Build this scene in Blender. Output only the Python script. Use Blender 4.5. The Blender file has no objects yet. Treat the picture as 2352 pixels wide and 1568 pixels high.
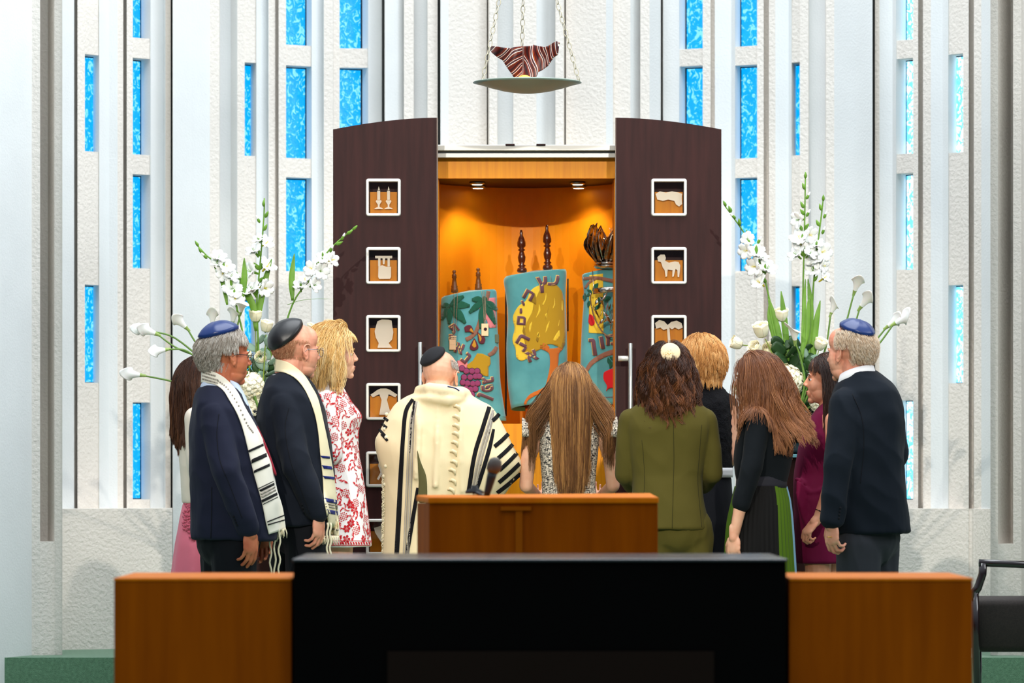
import bpy, bmesh, math, random
import numpy as np
from mathutils import Vector, Matrix, Euler, noise
from mathutils.bvhtree import BVHTree
from mathutils.geometry import delaunay_2d_cdt

SC = bpy.context.scene
COL = SC.collection
random.seed(7)
RNG = np.random.default_rng(7)
# ---------------------------------------------------------------- camera
F = 10000.0        # focal length in pixels of a 2352 wide frame
HC = 1.127         # eye height above the platform
HY, CX = 1080.0, 1176.0
cam = bpy.data.cameras.new('camera'); camo = bpy.data.objects.new('camera', cam); COL.objects.link(camo)
cam.sensor_width = 36.0; cam.lens = F * 36.0 / 2352.0
camo.location = (0, 0, HC); camo.rotation_euler = (math.pi / 2, 0, 0)
cam.shift_y = (HY - 784.0) / 2352.0
cam.clip_start = 0.5; cam.clip_end = 200
cam.dof.use_dof = True; cam.dof.focus_distance = 21.0; cam.dof.aperture_fstop = 4.0
SC.camera = camo
SC.view_settings.view_transform = 'Standard'; SC.view_settings.look = 'None'
SC.view_settings.gamma = 1.0; SC.view_settings.use_curve_mapping = False
SC.view_settings.exposure = 0.35
# ---------------------------------------------------------------- world and lights
w = bpy.data.worlds.new('world'); SC.world = w; w.use_nodes = True
wn = w.node_tree.nodes; wl = w.node_tree.links
bg = wn['Background']; bg.inputs['Strength'].default_value = 1.0
tc = wn.new('ShaderNodeTexCoord'); sx = wn.new('ShaderNodeSeparateXYZ'); mr = wn.new('ShaderNodeMapRange')
rmp = wn.new('ShaderNodeValToRGB')
mr.inputs['From Min'].default_value = -0.3; mr.inputs['From Max'].default_value = 1.0
wl.new(tc.outputs['Generated'], sx.inputs[0]); wl.new(sx.outputs['Z'], mr.inputs['Value']); wl.new(mr.outputs[0], rmp.inputs[0])
rmp.color_ramp.elements[0].color = (0.035, 0.036, 0.04, 1); rmp.color_ramp.elements[1].color = (0.80, 0.90, 1.0, 1)
e = rmp.color_ramp.elements.new(0.35); e.color = (0.14, 0.155, 0.18, 1)
wl.new(rmp.outputs[0], bg.inputs['Color'])

def light(name, kind, loc, target, energy, color=(1, 1, 1), **kw):
    l = bpy.data.lights.new(name, kind); l.energy = energy; l.color = color
    for k, v in kw.items(): setattr(l, k, v)
    o = bpy.data.objects.new(name, l); COL.objects.link(o); o.location = loc
    d = Vector(target) - Vector(loc); o.rotation_euler = d.to_track_quat('-Z', 'Y').to_euler()
    return o
light('skylight', 'AREA', (0.6, 20.4, 7.2), (-0.3, 21.6, 0), 400, (0.93, 0.97, 1.0), shape='RECTANGLE', size=6.5, size_y=4.5)
light('side_fill_light', 'AREA', (6.0, 18.0, 4.6), (-1.5, 23.0, 1.8), 95, (0.95, 0.98, 1.0), shape='RECTANGLE', size=3.0, size_y=3.0)  # added fill lamp out of view, brightens the left walls
for sx_ in (-3.8, 3.2):
    light('stage_spotlight', 'SPOT', (sx_, 2.2, 7.9), (0.1, 21.8, 1.70), 4600, (1.0, 0.93, 0.82), spot_size=math.radians(12.5), spot_blend=0.5, shadow_soft_size=0.12)

# ---------------------------------------------------------------- helpers
def P(px, py, D):
    return Vector(((px - CX) * D / F, D, HC + (HY - py) * D / F))
def X(px, D): return (px - CX) * D / F
def Z(py, D): return HC + (HY - py) * D / F
def lin(c):
    return tuple(((v / 255) / 12.92 if v / 255 <= 0.04045 else ((v / 255 + 0.055) / 1.055) ** 2.4) for v in c) + (1.0,)

MATS = {}
def mat(name, col, rough=0.6, metal=0.0, bump=None, var=None, stretch=None, sheen=0.0, coat=0.0, sss=0.0, spec=0.5, trans=0.0, emit=0.0):
    """bump=(scale,strength,distance)  var=(scale, amount or second colour)  stretch=(x,y,z) for the texture space"""
    if name in MATS: return MATS[name]
    m = bpy.data.materials.new(name); m.use_nodes = True; MATS[name] = m
    nt = m.node_tree; b = nt.nodes['Principled BSDF']; L = nt.links
    c = lin(col); b.inputs['Base Color'].default_value = c; b.inputs['Roughness'].default_value = rough
    b.inputs['Metallic'].default_value = metal; b.inputs['Specular IOR Level'].default_value = spec
    b.inputs['Sheen Weight'].default_value = sheen; b.inputs['Coat Weight'].default_value = coat
    b.inputs['Subsurface Weight'].default_value = sss
    if sss: b.inputs['Subsurface Radius'].default_value = (1.0, 0.35, 0.2); b.inputs['Subsurface Scale'].default_value = 0.008
    b.inputs['Transmission Weight'].default_value = trans
    if emit: b.inputs['Emission Color'].default_value = c; b.inputs['Emission Strength'].default_value = emit
    if bump or var:
        t = nt.nodes.new('ShaderNodeTexCoord'); mp = nt.nodes.new('ShaderNodeMapping'); L.new(t.outputs['Object'], mp.inputs[0])
        if stretch: mp.inputs['Scale'].default_value = stretch
    if bump:
        n = nt.nodes.new('ShaderNodeTexNoise'); n.inputs['Scale'].default_value = bump[0]; n.inputs['Detail'].default_value = 4
        L.new(mp.outputs[0], n.inputs['Vector']); bu = nt.nodes.new('ShaderNodeBump')
        bu.inputs['Strength'].default_value = bump[1]; bu.inputs['Distance'].default_value = bump[2]
        L.new(n.outputs[0], bu.inputs['Height']); L.new(bu.outputs[0], b.inputs['Normal'])
    if var:
        n = nt.nodes.new('ShaderNodeTexNoise'); n.inputs['Scale'].default_value = var[0]; n.inputs['Detail'].default_value = 5
        L.new(mp.outputs[0], n.inputs['Vector']); r = nt.nodes.new('ShaderNodeValToRGB'); L.new(n.outputs[0], r.inputs[0])
        r.color_ramp.elements[0].position = 0.32; r.color_ramp.elements[1].position = 0.68
        c2 = lin(var[1]) if isinstance(var[1], (tuple, list)) else tuple(v * (1 - var[1]) for v in c[:3]) + (1,)
        r.color_ramp.elements[0].color = c2; r.color_ramp.elements[1].color = c
        L.new(r.outputs[0], b.inputs['Base Color'])
    return m

def mesh_np(name, V, Fs):
    me = bpy.data.meshes.new(name)
    me.from_pydata([tuple(v) for v in V], [], [tuple(int(i) for i in f) for f in Fs]); me.validate(); me.update()
    return me
def add(name, V, Fs, m, parent=None, smooth=True, bevel=0.0, **props):
    me = mesh_np(name, V, Fs); me.materials.append(m)
    if smooth: me.shade_smooth()
    o = bpy.data.objects.new(name, me); COL.objects.link(o)
    if parent is not None: setpar(o, parent)
    if bevel:
        b = o.modifiers.new('b', 'BEVEL'); b.width = bevel; b.segments = 2; b.limit_method = 'ANGLE'; b.harden_normals = False
    for k, v in props.items(): o[k] = v
    return o
def wm(o):
    M = Matrix.LocRotScale(o.location, o.rotation_euler, o.scale)
    return wm(o.parent) @ o.matrix_parent_inverse @ M if o.parent else M
def setpar(o, p):
    o.parent = p; o.matrix_parent_inverse = wm(p).inverted()
def empty(name, loc, label, cat, group=None):
    o = bpy.data.objects.new(name, None); COL.objects.link(o); o.location = loc; o.empty_display_size = 0.1
    o['label'] = label; o['category'] = cat
    if group: o['group'] = group
    return o
class G:
    """geometry collector"""
    def __init__(s): s.V = []; s.F = []
    def put(s, V, Fs):
        n = len(s.V); s.V += [tuple(v) for v in V]; s.F += [tuple(i + n for i in f) for f in Fs]; return s
    def box(s, a, b):
        x0, y0, z0 = a; x1, y1, z1 = b
        V = [(x0,y0,z0),(x1,y0,z0),(x1,y1,z0),(x0,y1,z0),(x0,y0,z1),(x1,y0,z1),(x1,y1,z1),(x0,y1,z1)]
        return s.put(V, [(3,2,1,0),(4,5,6,7),(0,1,5,4),(1,2,6,5),(2,3,7,6),(3,0,4,7)])
    def prism(s, poly, z0, z1):
        n = len(poly); V = [(x, y, z0) for x, y in poly] + [(x, y, z1) for x, y in poly]
        return s.put(V, [tuple(range(n))[::-1], tuple(range(n, 2*n))] + [(i, (i+1) % n, n+(i+1) % n, n+i) for i in range(n)])
    def prism_y(s, poly, y0, y1):
        n = len(poly); V = [(x, y0, z) for x, z in poly] + [(x, y1, z) for x, z in poly]
        return s.put(V, [tuple(range(n)), tuple(range(n, 2*n))[::-1]] + [((i+1) % n, i, n+i, n+(i+1) % n) for i in range(n)])
    def rings(s, R, cap=True):
        n = len(R[0]); V = [v for r in R for v in r]; Fs = []
        for k in range(len(R) - 1):
            for i in range(n): Fs.append((k*n+i, k*n+(i+1) % n, (k+1)*n+(i+1) % n, (k+1)*n+i))
        if cap: Fs += [tuple(range(n))[::-1], tuple(range((len(R)-1)*n, len(R)*n))]
        return s.put(V, Fs)
    def tube(s, path, r, n=10, cap=True, flat=1.0, up=None):
        path = [Vector(p) for p in path]; m = len(path)
        rs = r if isinstance(r, (list, tuple)) else [r] * m
        t = (path[1] - path[0]).normalized(); a = Vector(up) if up else (Vector((0, 0, 1)) if abs(t.z) < .9 else Vector((0, 1, 0)))
        x = (a - t * a.dot(t)).normalized(); R = []
        for i, p in enumerate(path):
            t = (path[min(i+1, m-1)] - path[max(i-1, 0)]).normalized()
            x = (x - t * x.dot(t)).normalized(); y = t.cross(x)
            R.append([p + (x * math.cos(q) + y * math.sin(q) * flat) * rs[i] for q in [2*math.pi*k/n for k in range(n)]])
        return s.rings(R, cap)
    def lathe(s, prof, c=(0, 0, 0), n=24, cap=True, axis=None):
        R = []
        q = Vector((0, 0, 1)).rotation_difference(Vector(axis)) if axis is not None else None
        for r, z in prof:
            ring = [Vector((r*math.cos(2*math.pi*k/n), r*math.sin(2*math.pi*k/n), z)) for k in range(n)]
            if q: ring = [q @ v for v in ring]
            R.append([v + Vector(c) for v in ring])
        return s.rings(R, cap)
    def ell(s, c, r, n=20, m=12, rot=None):
        R = []
        for j in range(m + 1):
            th = math.pi * (j / m); th = min(max(th, .02), math.pi - .02)
            R.append([Vector((r[0]*math.sin(th)*math.cos(2*math.pi*k/n), r[1]*math.sin(th)*math.sin(2*math.pi*k/n), -r[2]*math.cos(th))) for k in range(n)])
        if rot is not None: R = [[rot @ v for v in q] for q in R]
        return s.rings([[v + Vector(c) for v in q] for q in R])
    def cap_(s, p0, r0, p1, r1, n=14):
        """tapered capsule"""
        p0 = Vector(p0); p1 = Vector(p1); d = (p1 - p0); L = d.length; t = d / L if L > 1e-6 else Vector((0, 0, 1))
        prof = []
        for k in range(5): a = -math.pi/2 + k*math.pi/8; prof.append((max(r0*math.cos(a), .0004), r0*math.sin(a)))
        for k in range(5): a = k*math.pi/8; prof.append((max(r1*math.cos(a), .0004), L + r1*math.sin(a)))
        return s.lathe(prof, p0, n, True, t)
    def obj(s, name, m, parent=None, smooth=True, bevel=0.0, **props):
        return add(name, s.V, s.F, m, parent, smooth, bevel, **props)
def smoothed(V, Fs, voxel, it=4, fac=0.5, adapt=0.0):
    """union of closed shapes -> one continuous surface"""
    me = mesh_np('tmp', V, Fs); o = bpy.data.objects.new('tmp', me); COL.objects.link(o)
    r = o.modifiers.new('r', 'REMESH'); r.mode = 'VOXEL'; r.voxel_size = voxel; r.adaptivity = adapt
    if it:
        s = o.modifiers.new('s', 'SMOOTH'); s.iterations = it; s.factor = fac
    dg = bpy.context.evaluated_depsgraph_get(); out = bpy.data.meshes.new_from_object(o.evaluated_get(dg))
    bpy.data.objects.remove(o); bpy.data.meshes.remove(me)
    return out
def link_mesh(name, me, m, parent=None, **props):
    me.name = name; me.materials.clear(); me.materials.append(m); me.shade_smooth()
    o = bpy.data.objects.new(name, me); COL.objects.link(o)
    if parent is not None: setpar(o, parent)
    for k, v in props.items(): o[k] = v
    return o
def get_co(me):
    a = np.empty(len(me.vertices) * 3); me.vertices.foreach_get('co', a); return a.reshape(-1, 3)
def set_co(me, a): me.vertices.foreach_set('co', np.ascontiguousarray(a).ravel()); me.update()
def bvh_of(objs):
    V = []; Fs = []
    for o in objs:
        M = np.array(wm(o)); co = get_co(o.data); co = co @ M[:3, :3].T + M[:3, 3]; n = len(V)
        V += [tuple(v) for v in co]; Fs += [tuple(i + n for i in p.vertices) for p in o.data.polygons]
    return BVHTree.FromPolygons(V, Fs)
CAMP = Vector((0, 0, HC))
def cast(bvh, px, py, off, D=None):
    d = (P(px, py, 10) - CAMP).normalized(); h = bvh.ray_cast(CAMP, d)
    if h[0] is not None: return h[0] - d * off, h[0].y
    if D is None: return None, None
    q = bvh.find_nearest(P(px, py, D)); y = q[0].y
    return P(px, py, y - off), y
def inpoly(poly, step):
    """triangulate a 2D outline with inner points"""
    pts = [Vector(p) for p in poly]; n = len(pts); out = []
    for i in range(n):
        a, b = pts[i], pts[(i+1) % n]; k = max(1, int((b - a).length / step))
        out += [a + (b - a) * (j / k) for j in range(k)]
    nb = len(out); xs = [p.x for p in out]; ys = [p.y for p in out]
    def inside(x, y):
        c = False; j = n - 1
        for i in range(n):
            if (pts[i].y > y) != (pts[j].y > y) and x < (pts[j].x - pts[i].x)*(y - pts[i].y)/(pts[j].y - pts[i].y) + pts[i].x: c = not c
            j = i
        return c
    x = min(xs) + step*.5
    while x < max(xs):
        y = min(ys) + step*.5
        while y < max(ys):
            if inside(x, y): out.append(Vector((x, y)))
            y += step
        x += step
    r = delaunay_2d_cdt(out, [(i, (i+1) % nb) for i in range(nb)], [], 1, 1e-5)
    return r[0], r[2]
def drape(bvh, polys, off, D, step=5.0, thick=0.0015):
    """lay flat cut-out shapes (photo outline) on a surface; returns V, F"""
    V = []; Fs = []
    for poly in polys:
        v2, f = inpoly(poly, step); n = len(V); ys = []
        for p in v2:
            q, y = cast(bvh, p.x, p.y, off, D); V.append(q)
        Fs += [tuple(i + n for i in t) for t in f]
    return V, Fs
def cloth(name, V, Fs, m, parent, thick=0.0015, **props):
    o = add(name, V, Fs, m, parent, True, **props)
    s = o.modifiers.new('t', 'SOLIDIFY'); s.thickness = thick; s.offset = 0
    return o
def spline(pts, n):
    """catmull-rom through pts (any dim) -> n samples"""
    A = np.array([list(p) for p in pts], float); m = len(A); out = []
    A2 = np.vstack([2*A[0]-A[1], A, 2*A[-1]-A[-2]])
    for k in range(n):
        t = k/(n-1)*(m-1); i = min(int(t), m-2); u = t-i; p0, p1, p2, p3 = A2[i:i+4]
        out.append(.5*((2*p1)+(-p0+p2)*u+(2*p0-5*p1+4*p2-p3)*u*u+(-p0+3*p1-3*p2+p3)*u**3))
    return np.array(out)
def interp(tab, z):
    a = sorted(tab); xs = [r[0] for r in a]
    return [float(np.interp(z, xs, [r[i] for r in a])) for i in range(1, len(a[0]))]
def strip(bvh, L, R, n, w, off, D, flat=0.7):
    """a band of cloth between two photo outlines, lying on a surface. returns V,F,uv"""
    A = spline(L, n); B = spline(R, n); V = []; dep = []
    for i in range(n):
        row = []
        for j in range(w):
            p = A[i]*(1-j/(w-1)) + B[i]*(j/(w-1)); q, y = cast(bvh, p[0], p[1], off, D); row.append(y)
        dep.append(row)
    dep = np.array(dep); k = 2
    sm = np.array([[dep[max(0,i-k):i+k+1, max(0,j-1):j+2].mean() for j in range(w)] for i in range(n)])
    dep = np.minimum(sm, dep + .004) - off
    for i in range(n):
        for j in range(w):
            p = A[i]*(1-j/(w-1)) + B[i]*(j/(w-1)); V.append(P(p[0], p[1], dep[i, j]))
    Fs = [(i*w+j, i*w+j+1, (i+1)*w+j+1, (i+1)*w+j) for i in range(n-1) for j in range(w-1)]
    return V, Fs
def set_uv(o, w, n):
    uv = o.data.uv_layers.new(name='UVMap')
    for p in o.data.polygons:
        for li, vi in zip(p.loop_indices, p.vertices): uv.data[li].uv = ((vi % w)/(w-1), (vi//w)/(n-1))
def striped(name, base, bands, axis='V', rough=0.85, bump=None):
    """cloth with woven stripes. bands=[(from,to,colour)] along one uv axis"""
    m = mat(name, base, rough, bump=bump or (900, .15, .001), sheen=.2); nt = m.node_tree; b = nt.nodes['Principled BSDF']
    t = nt.nodes.new('ShaderNodeTexCoord'); s = nt.nodes.new('ShaderNodeSeparateXYZ'); r = nt.nodes.new('ShaderNodeValToRGB')
    nt.links.new(t.outputs['UV'], s.inputs[0]); nt.links.new(s.outputs['Y' if axis == 'V' else 'X'], r.inputs[0]); nt.links.new(r.outputs[0], b.inputs['Base Color'])
    cr = r.color_ramp; cr.interpolation = 'CONSTANT'; cr.elements[0].color = lin(base); cr.elements[0].position = 0
    cr.elements.remove(cr.elements[1])
    for a, z, c in bands:
        e = cr.elements.new(a); e.color = lin(c); e = cr.elements.new(z); e.color = lin(base)
    return m
# ---------------------------------------------------------------- room
def wall_mat(name, col, bs, bd):
    m = mat(name, col, .85, bump=(bs, .55, bd), var=(2.5, .06)); return m
M_wall = wall_mat('rough_white_plaster', (238, 232, 224), 55, .012)
M_smooth = wall_mat('window_tinted_plaster', (235, 239, 240), 90, .003)  # cool spill of the blue windows is mixed into this white
M_joint = mat('dark_joint', (95, 100, 98), .9)
def struct(o, label=None):
    o['kind'] = 'structure'
    if label: o['label'] = label
    return o
def D0(px):
    u = (px - CX) / CX; return 25.05 - 1.3 * u * u
ZP = 0.147
# left side, then centre; (px, offset from the apse curve, flag) flag s = smooth face follows this point
LEFT = [(143,-.95,'r'),(143,-.1,'s'),(170,-.03,'s'),(171,.08,'r'),(178,.09,'r'),(178,-.02,'r'),(195,-.02,'r'),
 (195,.16,'r'),(212,.17,'s'),(228,.0,'s'),(250,.03,'s'),(270,.0,'r'),(283,.0,'r'),(284,.09,'r'),(291,.09,'r'),(291,-.02,'r'),(305,-.02,'r'),
 (305,.16,'r'),(320,.17,'s'),(346,.0,'s'),(375,.03,'s'),(380,-.01,'r'),(392,-.01,'r'),(392,.06,'r'),(396,.06,'r'),
 (397,-.12,'s'),(440,-.02,'s'),(482,.06,'r'),(504,.05,'r'),(505,.18,'s'),(530,.15,'s'),(545,.03,'r'),(562,.02,'r'),(562,.2,'r'),(574,.21,'s'),(589,.03,'s'),(615,.06,'s'),
 (617,.0,'r'),(632,.0,'r'),(632,.06,'r'),(640,.06,'r'),(640,-.03,'r'),(657,-.03,'r'),(657,.13,'r'),(701,.14,'s'),(716,.0,'s'),(742,.03,'s'),
 (744,-.03,'r'),(765,-.03,'r'),(766,.03,'r'),(780,.03,'r'),(780,.13,'r'),(829,.14,'s'),(846,.0,'s'),(877,.03,'s'),(877,.08,'r'),(883,.08,'r'),
 (884,-.12,'s'),(905,-.06,'s'),(927,.0,'r'),(928,-.07,'r'),(950,-.07,'r'),(951,.07,'s'),(980,.0,'s'),(982,-.05,'r'),(1005,-.05,'r'),(1005,.06,'r'),(1011,.06,'r'),
 (1012,-.10,'s'),(1030,-.08,'r'),(1118,-.02,'r'),(1119,.05,'r'),(1124,-.10,'r'),(1142,-.10,'r'),(1143,.05,'s'),(1178,.0,'s'),(1179,-.05,'r')]
RIGHT = [(1232,-.05,'s'),(1260,.03,'s'),(1275,.06,'r'),(1276,-.10,'r'),(1294,-.10,'r'),(1298,.05,'r'),(1300,-.02,'r'),(1392,-.08,'s'),(1408,-.10,'r'),(1409,-.06,'r'),
 (1448,-.06,'s'),(1470,.04,'r'),(1471,-.07,'r'),(1492,-.07,'s'),(1517,-.12,'r'),(1518,.08,'r'),(1522,.08,'r'),(1523,.02,'s'),(1560,.0,'s'),(1577,.14,'r'),(1614,.13,'r'),(1614,-.03,'r'),
 (1632,-.03,'r'),(1633,.03,'r'),(1642,.03,'r'),(1642,-.01,'s'),(1680,.03,'s'),(1688,.0,'s'),(1703,.14,'r'),(1739,.13,'r'),(1739,-.03,'r'),(1754,-.03,'r'),(1754,.07,'r'),(1765,.07,'r'),(1766,.0,'r'),(1781,.0,'s'),
 (1812,.05,'s'),(1818,.02,'s'),(1830,.21,'r'),(1837,.20,'r'),(1837,.0,'r'),(1857,.01,'r'),(1858,.10,'s'),(1896,.15,'r'),(1897,.02,'r'),(1916,.03,'s'),(1965,-.04,'s'),(2004,-.12,'r'),(2004,.07,'r'),(2009,.07,'r'),
 (2010,-.01,'r'),(2020,-.01,'s'),(2050,.03,'s'),(2058,.0,'s'),(2085,.17,'r'),(2097,.16,'r'),(2097,-.02,'r'),(2109,-.02,'r'),(2109,.09,'r'),(2120,.09,'r'),(2120,.0,'r'),(2138,.0,'s'),(2165,.03,'s'),(2178,.0,'s'),
 (2200,.17,'r'),(2212,.16,'r'),(2212,-.02,'r'),(2225,-.02,'r'),(2225,.08,'r'),(2236,.08,'r'),(2237,-.02,'r'),(2254,-.03,'s'),(2275,-.1,'s'),(2275,-.95,'r')]
PL = [(p, D0(p) + o, f) for p, o, f in LEFT + RIGHT]
ztop = 6.0
def wallstrip(pts, z0, z1):
    r = G(); s = G()
    for a, b in zip(pts[:-1], pts[1:]):
        V = [(X(a[0], a[1]), a[1], z0), (X(b[0], b[1]), b[1], z0), (X(b[0], b[1]), b[1], z1), (X(a[0], a[1]), a[1], z1)]
        (s if a[2] == 's' else r).put(V, [(0, 1, 2, 3)])
    return r, s
r, s = wallstrip(PL, 0, ztop)
nr = len(r.F)
# deeper outer skin closes the wall
g = G(); g.put(r.V, r.F); g.put(s.V, s.F)
ow = [(X(p, D0(p)+.35), D0(p)+.35) for p in range(100, 2321, 60)]
for a, b in zip(ow[:-1], ow[1:]): g.put([(a[0],a[1],0),(b[0],b[1],0),(b[0],b[1],ztop),(a[0],a[1],ztop)], [(0,1,2,3)])
# spandrel blocks between the panes
cols = {  # near edge px, glass far px, spandrel far px, depth at front, panes (y0,y1)
 'a': (195, 212, 228, [(132, 353), (657, 880)]), 'b': (305, 320, 346, [(-170, 94), (140, 360), (405, 619), (925, 1146)]),
 'c': (562, 574, 589, [(150, 363), (690, 900)]), 'd': (657, 701, 716, [(-120, 110), (157, 368), (412, 626)]), 'e': (780, 829, 846, [(-120, 116), (160, 370), (415, 626)]),
 'f': (1614, 1577, 1560, [(-120, 118), (157, 370), (415, 626)]), 'g': (1739, 1703, 1688, [(-120, 112), (155, 368), (412, 625)]), 'h': (1837, 1830, 1818, [(150, 362), (660, 880)]),
 'i': (2097, 2085, 2058, [(-170, 98), (140, 358), (402, 622), (920, 1147)]), 'j': (2212, 2200, 2178, [(130, 355), (657, 881)])}
off = {(p, f): o for p, o, f in LEFT + RIGHT}
def offs(px, deep):
    c = [o for p, o, f in LEFT + RIGHT if p == px]; return max(c) if deep else min(c)
panes = []
for k, (n, gf, sf, ws) in cols.items():
    Dn, Ds, Dg0, Dg1 = D0(n) + offs(n, False) + .012, D0(sf) + offs(sf, False) + .012, D0(n) + offs(n, True), D0(gf) + offs(gf, True)
    quad = [(X(n, Dn), Dn), (X(sf, Ds), Ds), (X(gf, Dg1 + .02), Dg1 + .02), (X(n, Dg0 + .02), Dg0 + .02)]
    if n > CX: quad = quad[::-1]
    zs = sorted([(Z(b, Dg1), Z(a, Dg1)) for a, b in ws]); prev = ZP if k not in 'b' else .9
    for z0, z1 in zs + [(ztop, ztop)]:
        if z0 - prev > .005: g.prism(quad, prev, z0)
        prev = z1
    for (a, b) in ws: panes.append((n, gf, Dg0, Dg1, Z(b, Dg1), Z(a, Dg1)))
# plinths with a ledge on top
def plinth(pts, y):
    q = [(X(p, d), d) for p, d in pts]; back = [(X(p, D0(p)+.2), D0(p)+.2) for p, d in pts[::-1]]
    g.prism(q + back, ZP - .1, Z(y, sum(d for p, d in pts)/len(pts)))
plinth([(140, 23.78), (270, 23.92), (396, 24.1)], 1168); plinth([(2004, 24.12), (2231, 24.0), (2232, 24.0), (2280, 23.78)], 1168)
M_blend = M_wall
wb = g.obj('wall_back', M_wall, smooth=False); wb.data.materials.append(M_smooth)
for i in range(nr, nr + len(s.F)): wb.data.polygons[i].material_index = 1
wb.data.materials.append(M_joint)
for a in range(len(wb.data.polygons)):
    p = wb.data.polygons[a]
    c = p.center; px = CX + c.x * F / c.y
    if a < nr:
        xs = [CX + wb.data.vertices[v].co.x * F / wb.data.vertices[v].co.y for v in p.vertices]
        for j0, j1 in ((391.5, 396.5), (876.5, 883.5), (1004.5, 1011.5), (1517.5, 1522.5), (2003.5, 2009.5)):
            if min(xs) > j0 and max(xs) < j1 and c.y > D0(px)+.03: p.material_index = 2
struct(wb)
# side piers with a long vertical groove, and the side walls in front of them
def pier(name, pts, groove, ybot):
    g = G(); q = [(X(p, d), d) for p, d in pts]
    for a, b in zip(q[:-1], q[1:]): g.put([(a[0],a[1],0),(b[0],b[1],0),(b[0],b[1],ztop),(a[0],a[1],ztop)], [(0,1,2,3)])
    g.prism([(X(p, d), d) for p, d in groove], 0, Z(ybot, 23.2))
    o = g.obj(name, M_wall, smooth=False); struct(o); return o
wl_ = pier('wall_left', [(-500, 21.2), (0, 22.75), (73, 23.1), (92, 23.1), (93, 23.36), (110, 23.36), (125, 23.14), (143, 23.12), (143, 24.3)], [(92, 23.1), (125, 23.14), (112, 23.5), (94, 23.5)], 1243)
wr_ = pier('wall_right', [(2275, 24.3), (2275, 23.12), (2292, 23.1), (2322, 23.38), (2326, 23.36), (2327, 23.1), (2346, 23.08), (2352, 22.95), (2900, 21.2)], [(2292, 23.1), (2327, 23.1), (2325, 23.5), (2296, 23.5)], 1248)
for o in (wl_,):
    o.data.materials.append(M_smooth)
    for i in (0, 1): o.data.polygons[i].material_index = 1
# glass panes: cast blue slab glass, daylight behind
def glass_mat():
    m = bpy.data.materials.new('blue_slab_glass'); m.use_nodes = True; nt = m.node_tree; b = nt.nodes['Principled BSDF']; L = nt.links
    t = nt.nodes.new('ShaderNodeTexCoord'); n1 = nt.nodes.new('ShaderNodeTexNoise'); n1.inputs['Scale'].default_value = 30; n1.inputs['Detail'].default_value = 4; n1.inputs['Distortion'].default_value = 1.6
    n2 = nt.nodes.new('ShaderNodeTexNoise'); n2.inputs['Scale'].default_value = 1.3
    mp = nt.nodes.new('ShaderNodeMapping'); mp.inputs['Scale'].default_value = (1, 1, .8)
    L.new(t.outputs['Object'], mp.inputs[0]); L.new(mp.outputs[0], n1.inputs['Vector']); L.new(t.outputs['Object'], n2.inputs['Vector'])
    r1 = nt.nodes.new('ShaderNodeValToRGB'); r1.color_ramp.elements[0].position = .47; r1.color_ramp.elements[1].position = .60
    r1.color_ramp.elements[0].color = lin((0, 158, 236)); r1.color_ramp.elements[1].color = lin((130, 218, 252))
    e = r1.color_ramp.elements.new(.545); e.color = lin((6, 172, 245))
    L.new(n1.outputs[0], r1.inputs[0]); L.new(r1.outputs[0], b.inputs['Emission Color']); b.inputs['Base Color'].default_value = lin((5, 60, 110))
    b.inputs['Emission Strength'].default_value = 1.0; b.inputs['Roughness'].default_value = .25
    bu = nt.nodes.new('ShaderNodeBump'); bu.inputs['Strength'].default_value = .5; bu.inputs['Distance'].default_value = .01; L.new(n1.outputs[0], bu.inputs['Height']); L.new(bu.outputs[0], b.inputs['Normal'])
    return m
M_glass = glass_mat(); M_gasket = mat('dark_mortar', (30, 55, 75), .9, bump=(80, .8, .01))
M_bright = M_glass.copy(); M_bright.name = 'pale_slab_glass'
rr = [n for n in M_bright.node_tree.nodes if n.type == 'VALTORGB'][0].color_ramp.elements
rr[0].color = lin((95, 205, 250)); rr[1].color = lin((190, 238, 255)); rr[2].color = lin((240, 252, 255))
M_bright.node_tree.nodes['Principled BSDF'].inputs['Emission Strength'].default_value = 1.7
for i, (n, gf, Da, Db, z0, z1) in enumerate(panes):
    a = Vector((X(n, Da), Da)); b = Vector((X(gf, Db), Db)); d = (b - a).normalized(); nn = Vector((d.y, -d.x)); nn = nn if nn.y < 0 else -nn
    a2 = a - d * .03
    g = G(); q = [a2 + nn*.015, b - d*.0 + nn*.015, b + nn*.002, a2 + nn*.002]
    g.prism([tuple(v) for v in q], z0 - .0, z1 + .0)
    f = G(); e = b - d*.007
    f.prism([tuple(v) for v in (e + nn*.024, b + d*.004 + nn*.024, b + d*.004 + nn*.004, e + nn*.004)], z0, z1)
    for zz in (z0 - .002, z1 - .006): f.prism([tuple(v) for v in (a2 + nn*.020, b + nn*.020, b + nn*.004, a2 + nn*.004)], zz, zz + .008)
    o = g.obj('window_%d' % (i+1), M_bright if n > 2050 else M_glass, smooth=False); struct(o)
    f.obj('window_seal', M_gasket, o, smooth=False)
# floor: green carpet platform with a raised step along the wall
M_carpet = mat('green_carpet', (112, 158, 124), .95, bump=(260, .9, .01), var=(60, (88, 132, 100)), sheen=.3)
g = G(); g.box((-6, 9, -.3), (6, 25.6, 0)); struct(g.obj('floor', M_carpet, smooth=False))
g = G()
for x0, x1 in ((-6, -1.3), (1.45, 6)): g.box((x0, 22.8, 0), (x1, 25.5, ZP))
g.box((-1.3, 23.45, 0), (1.45, 25.5, ZP))
struct(g.obj('trim_1', M_carpet, smooth=False, label='raised carpeted step along the foot of the wall'))
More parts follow.
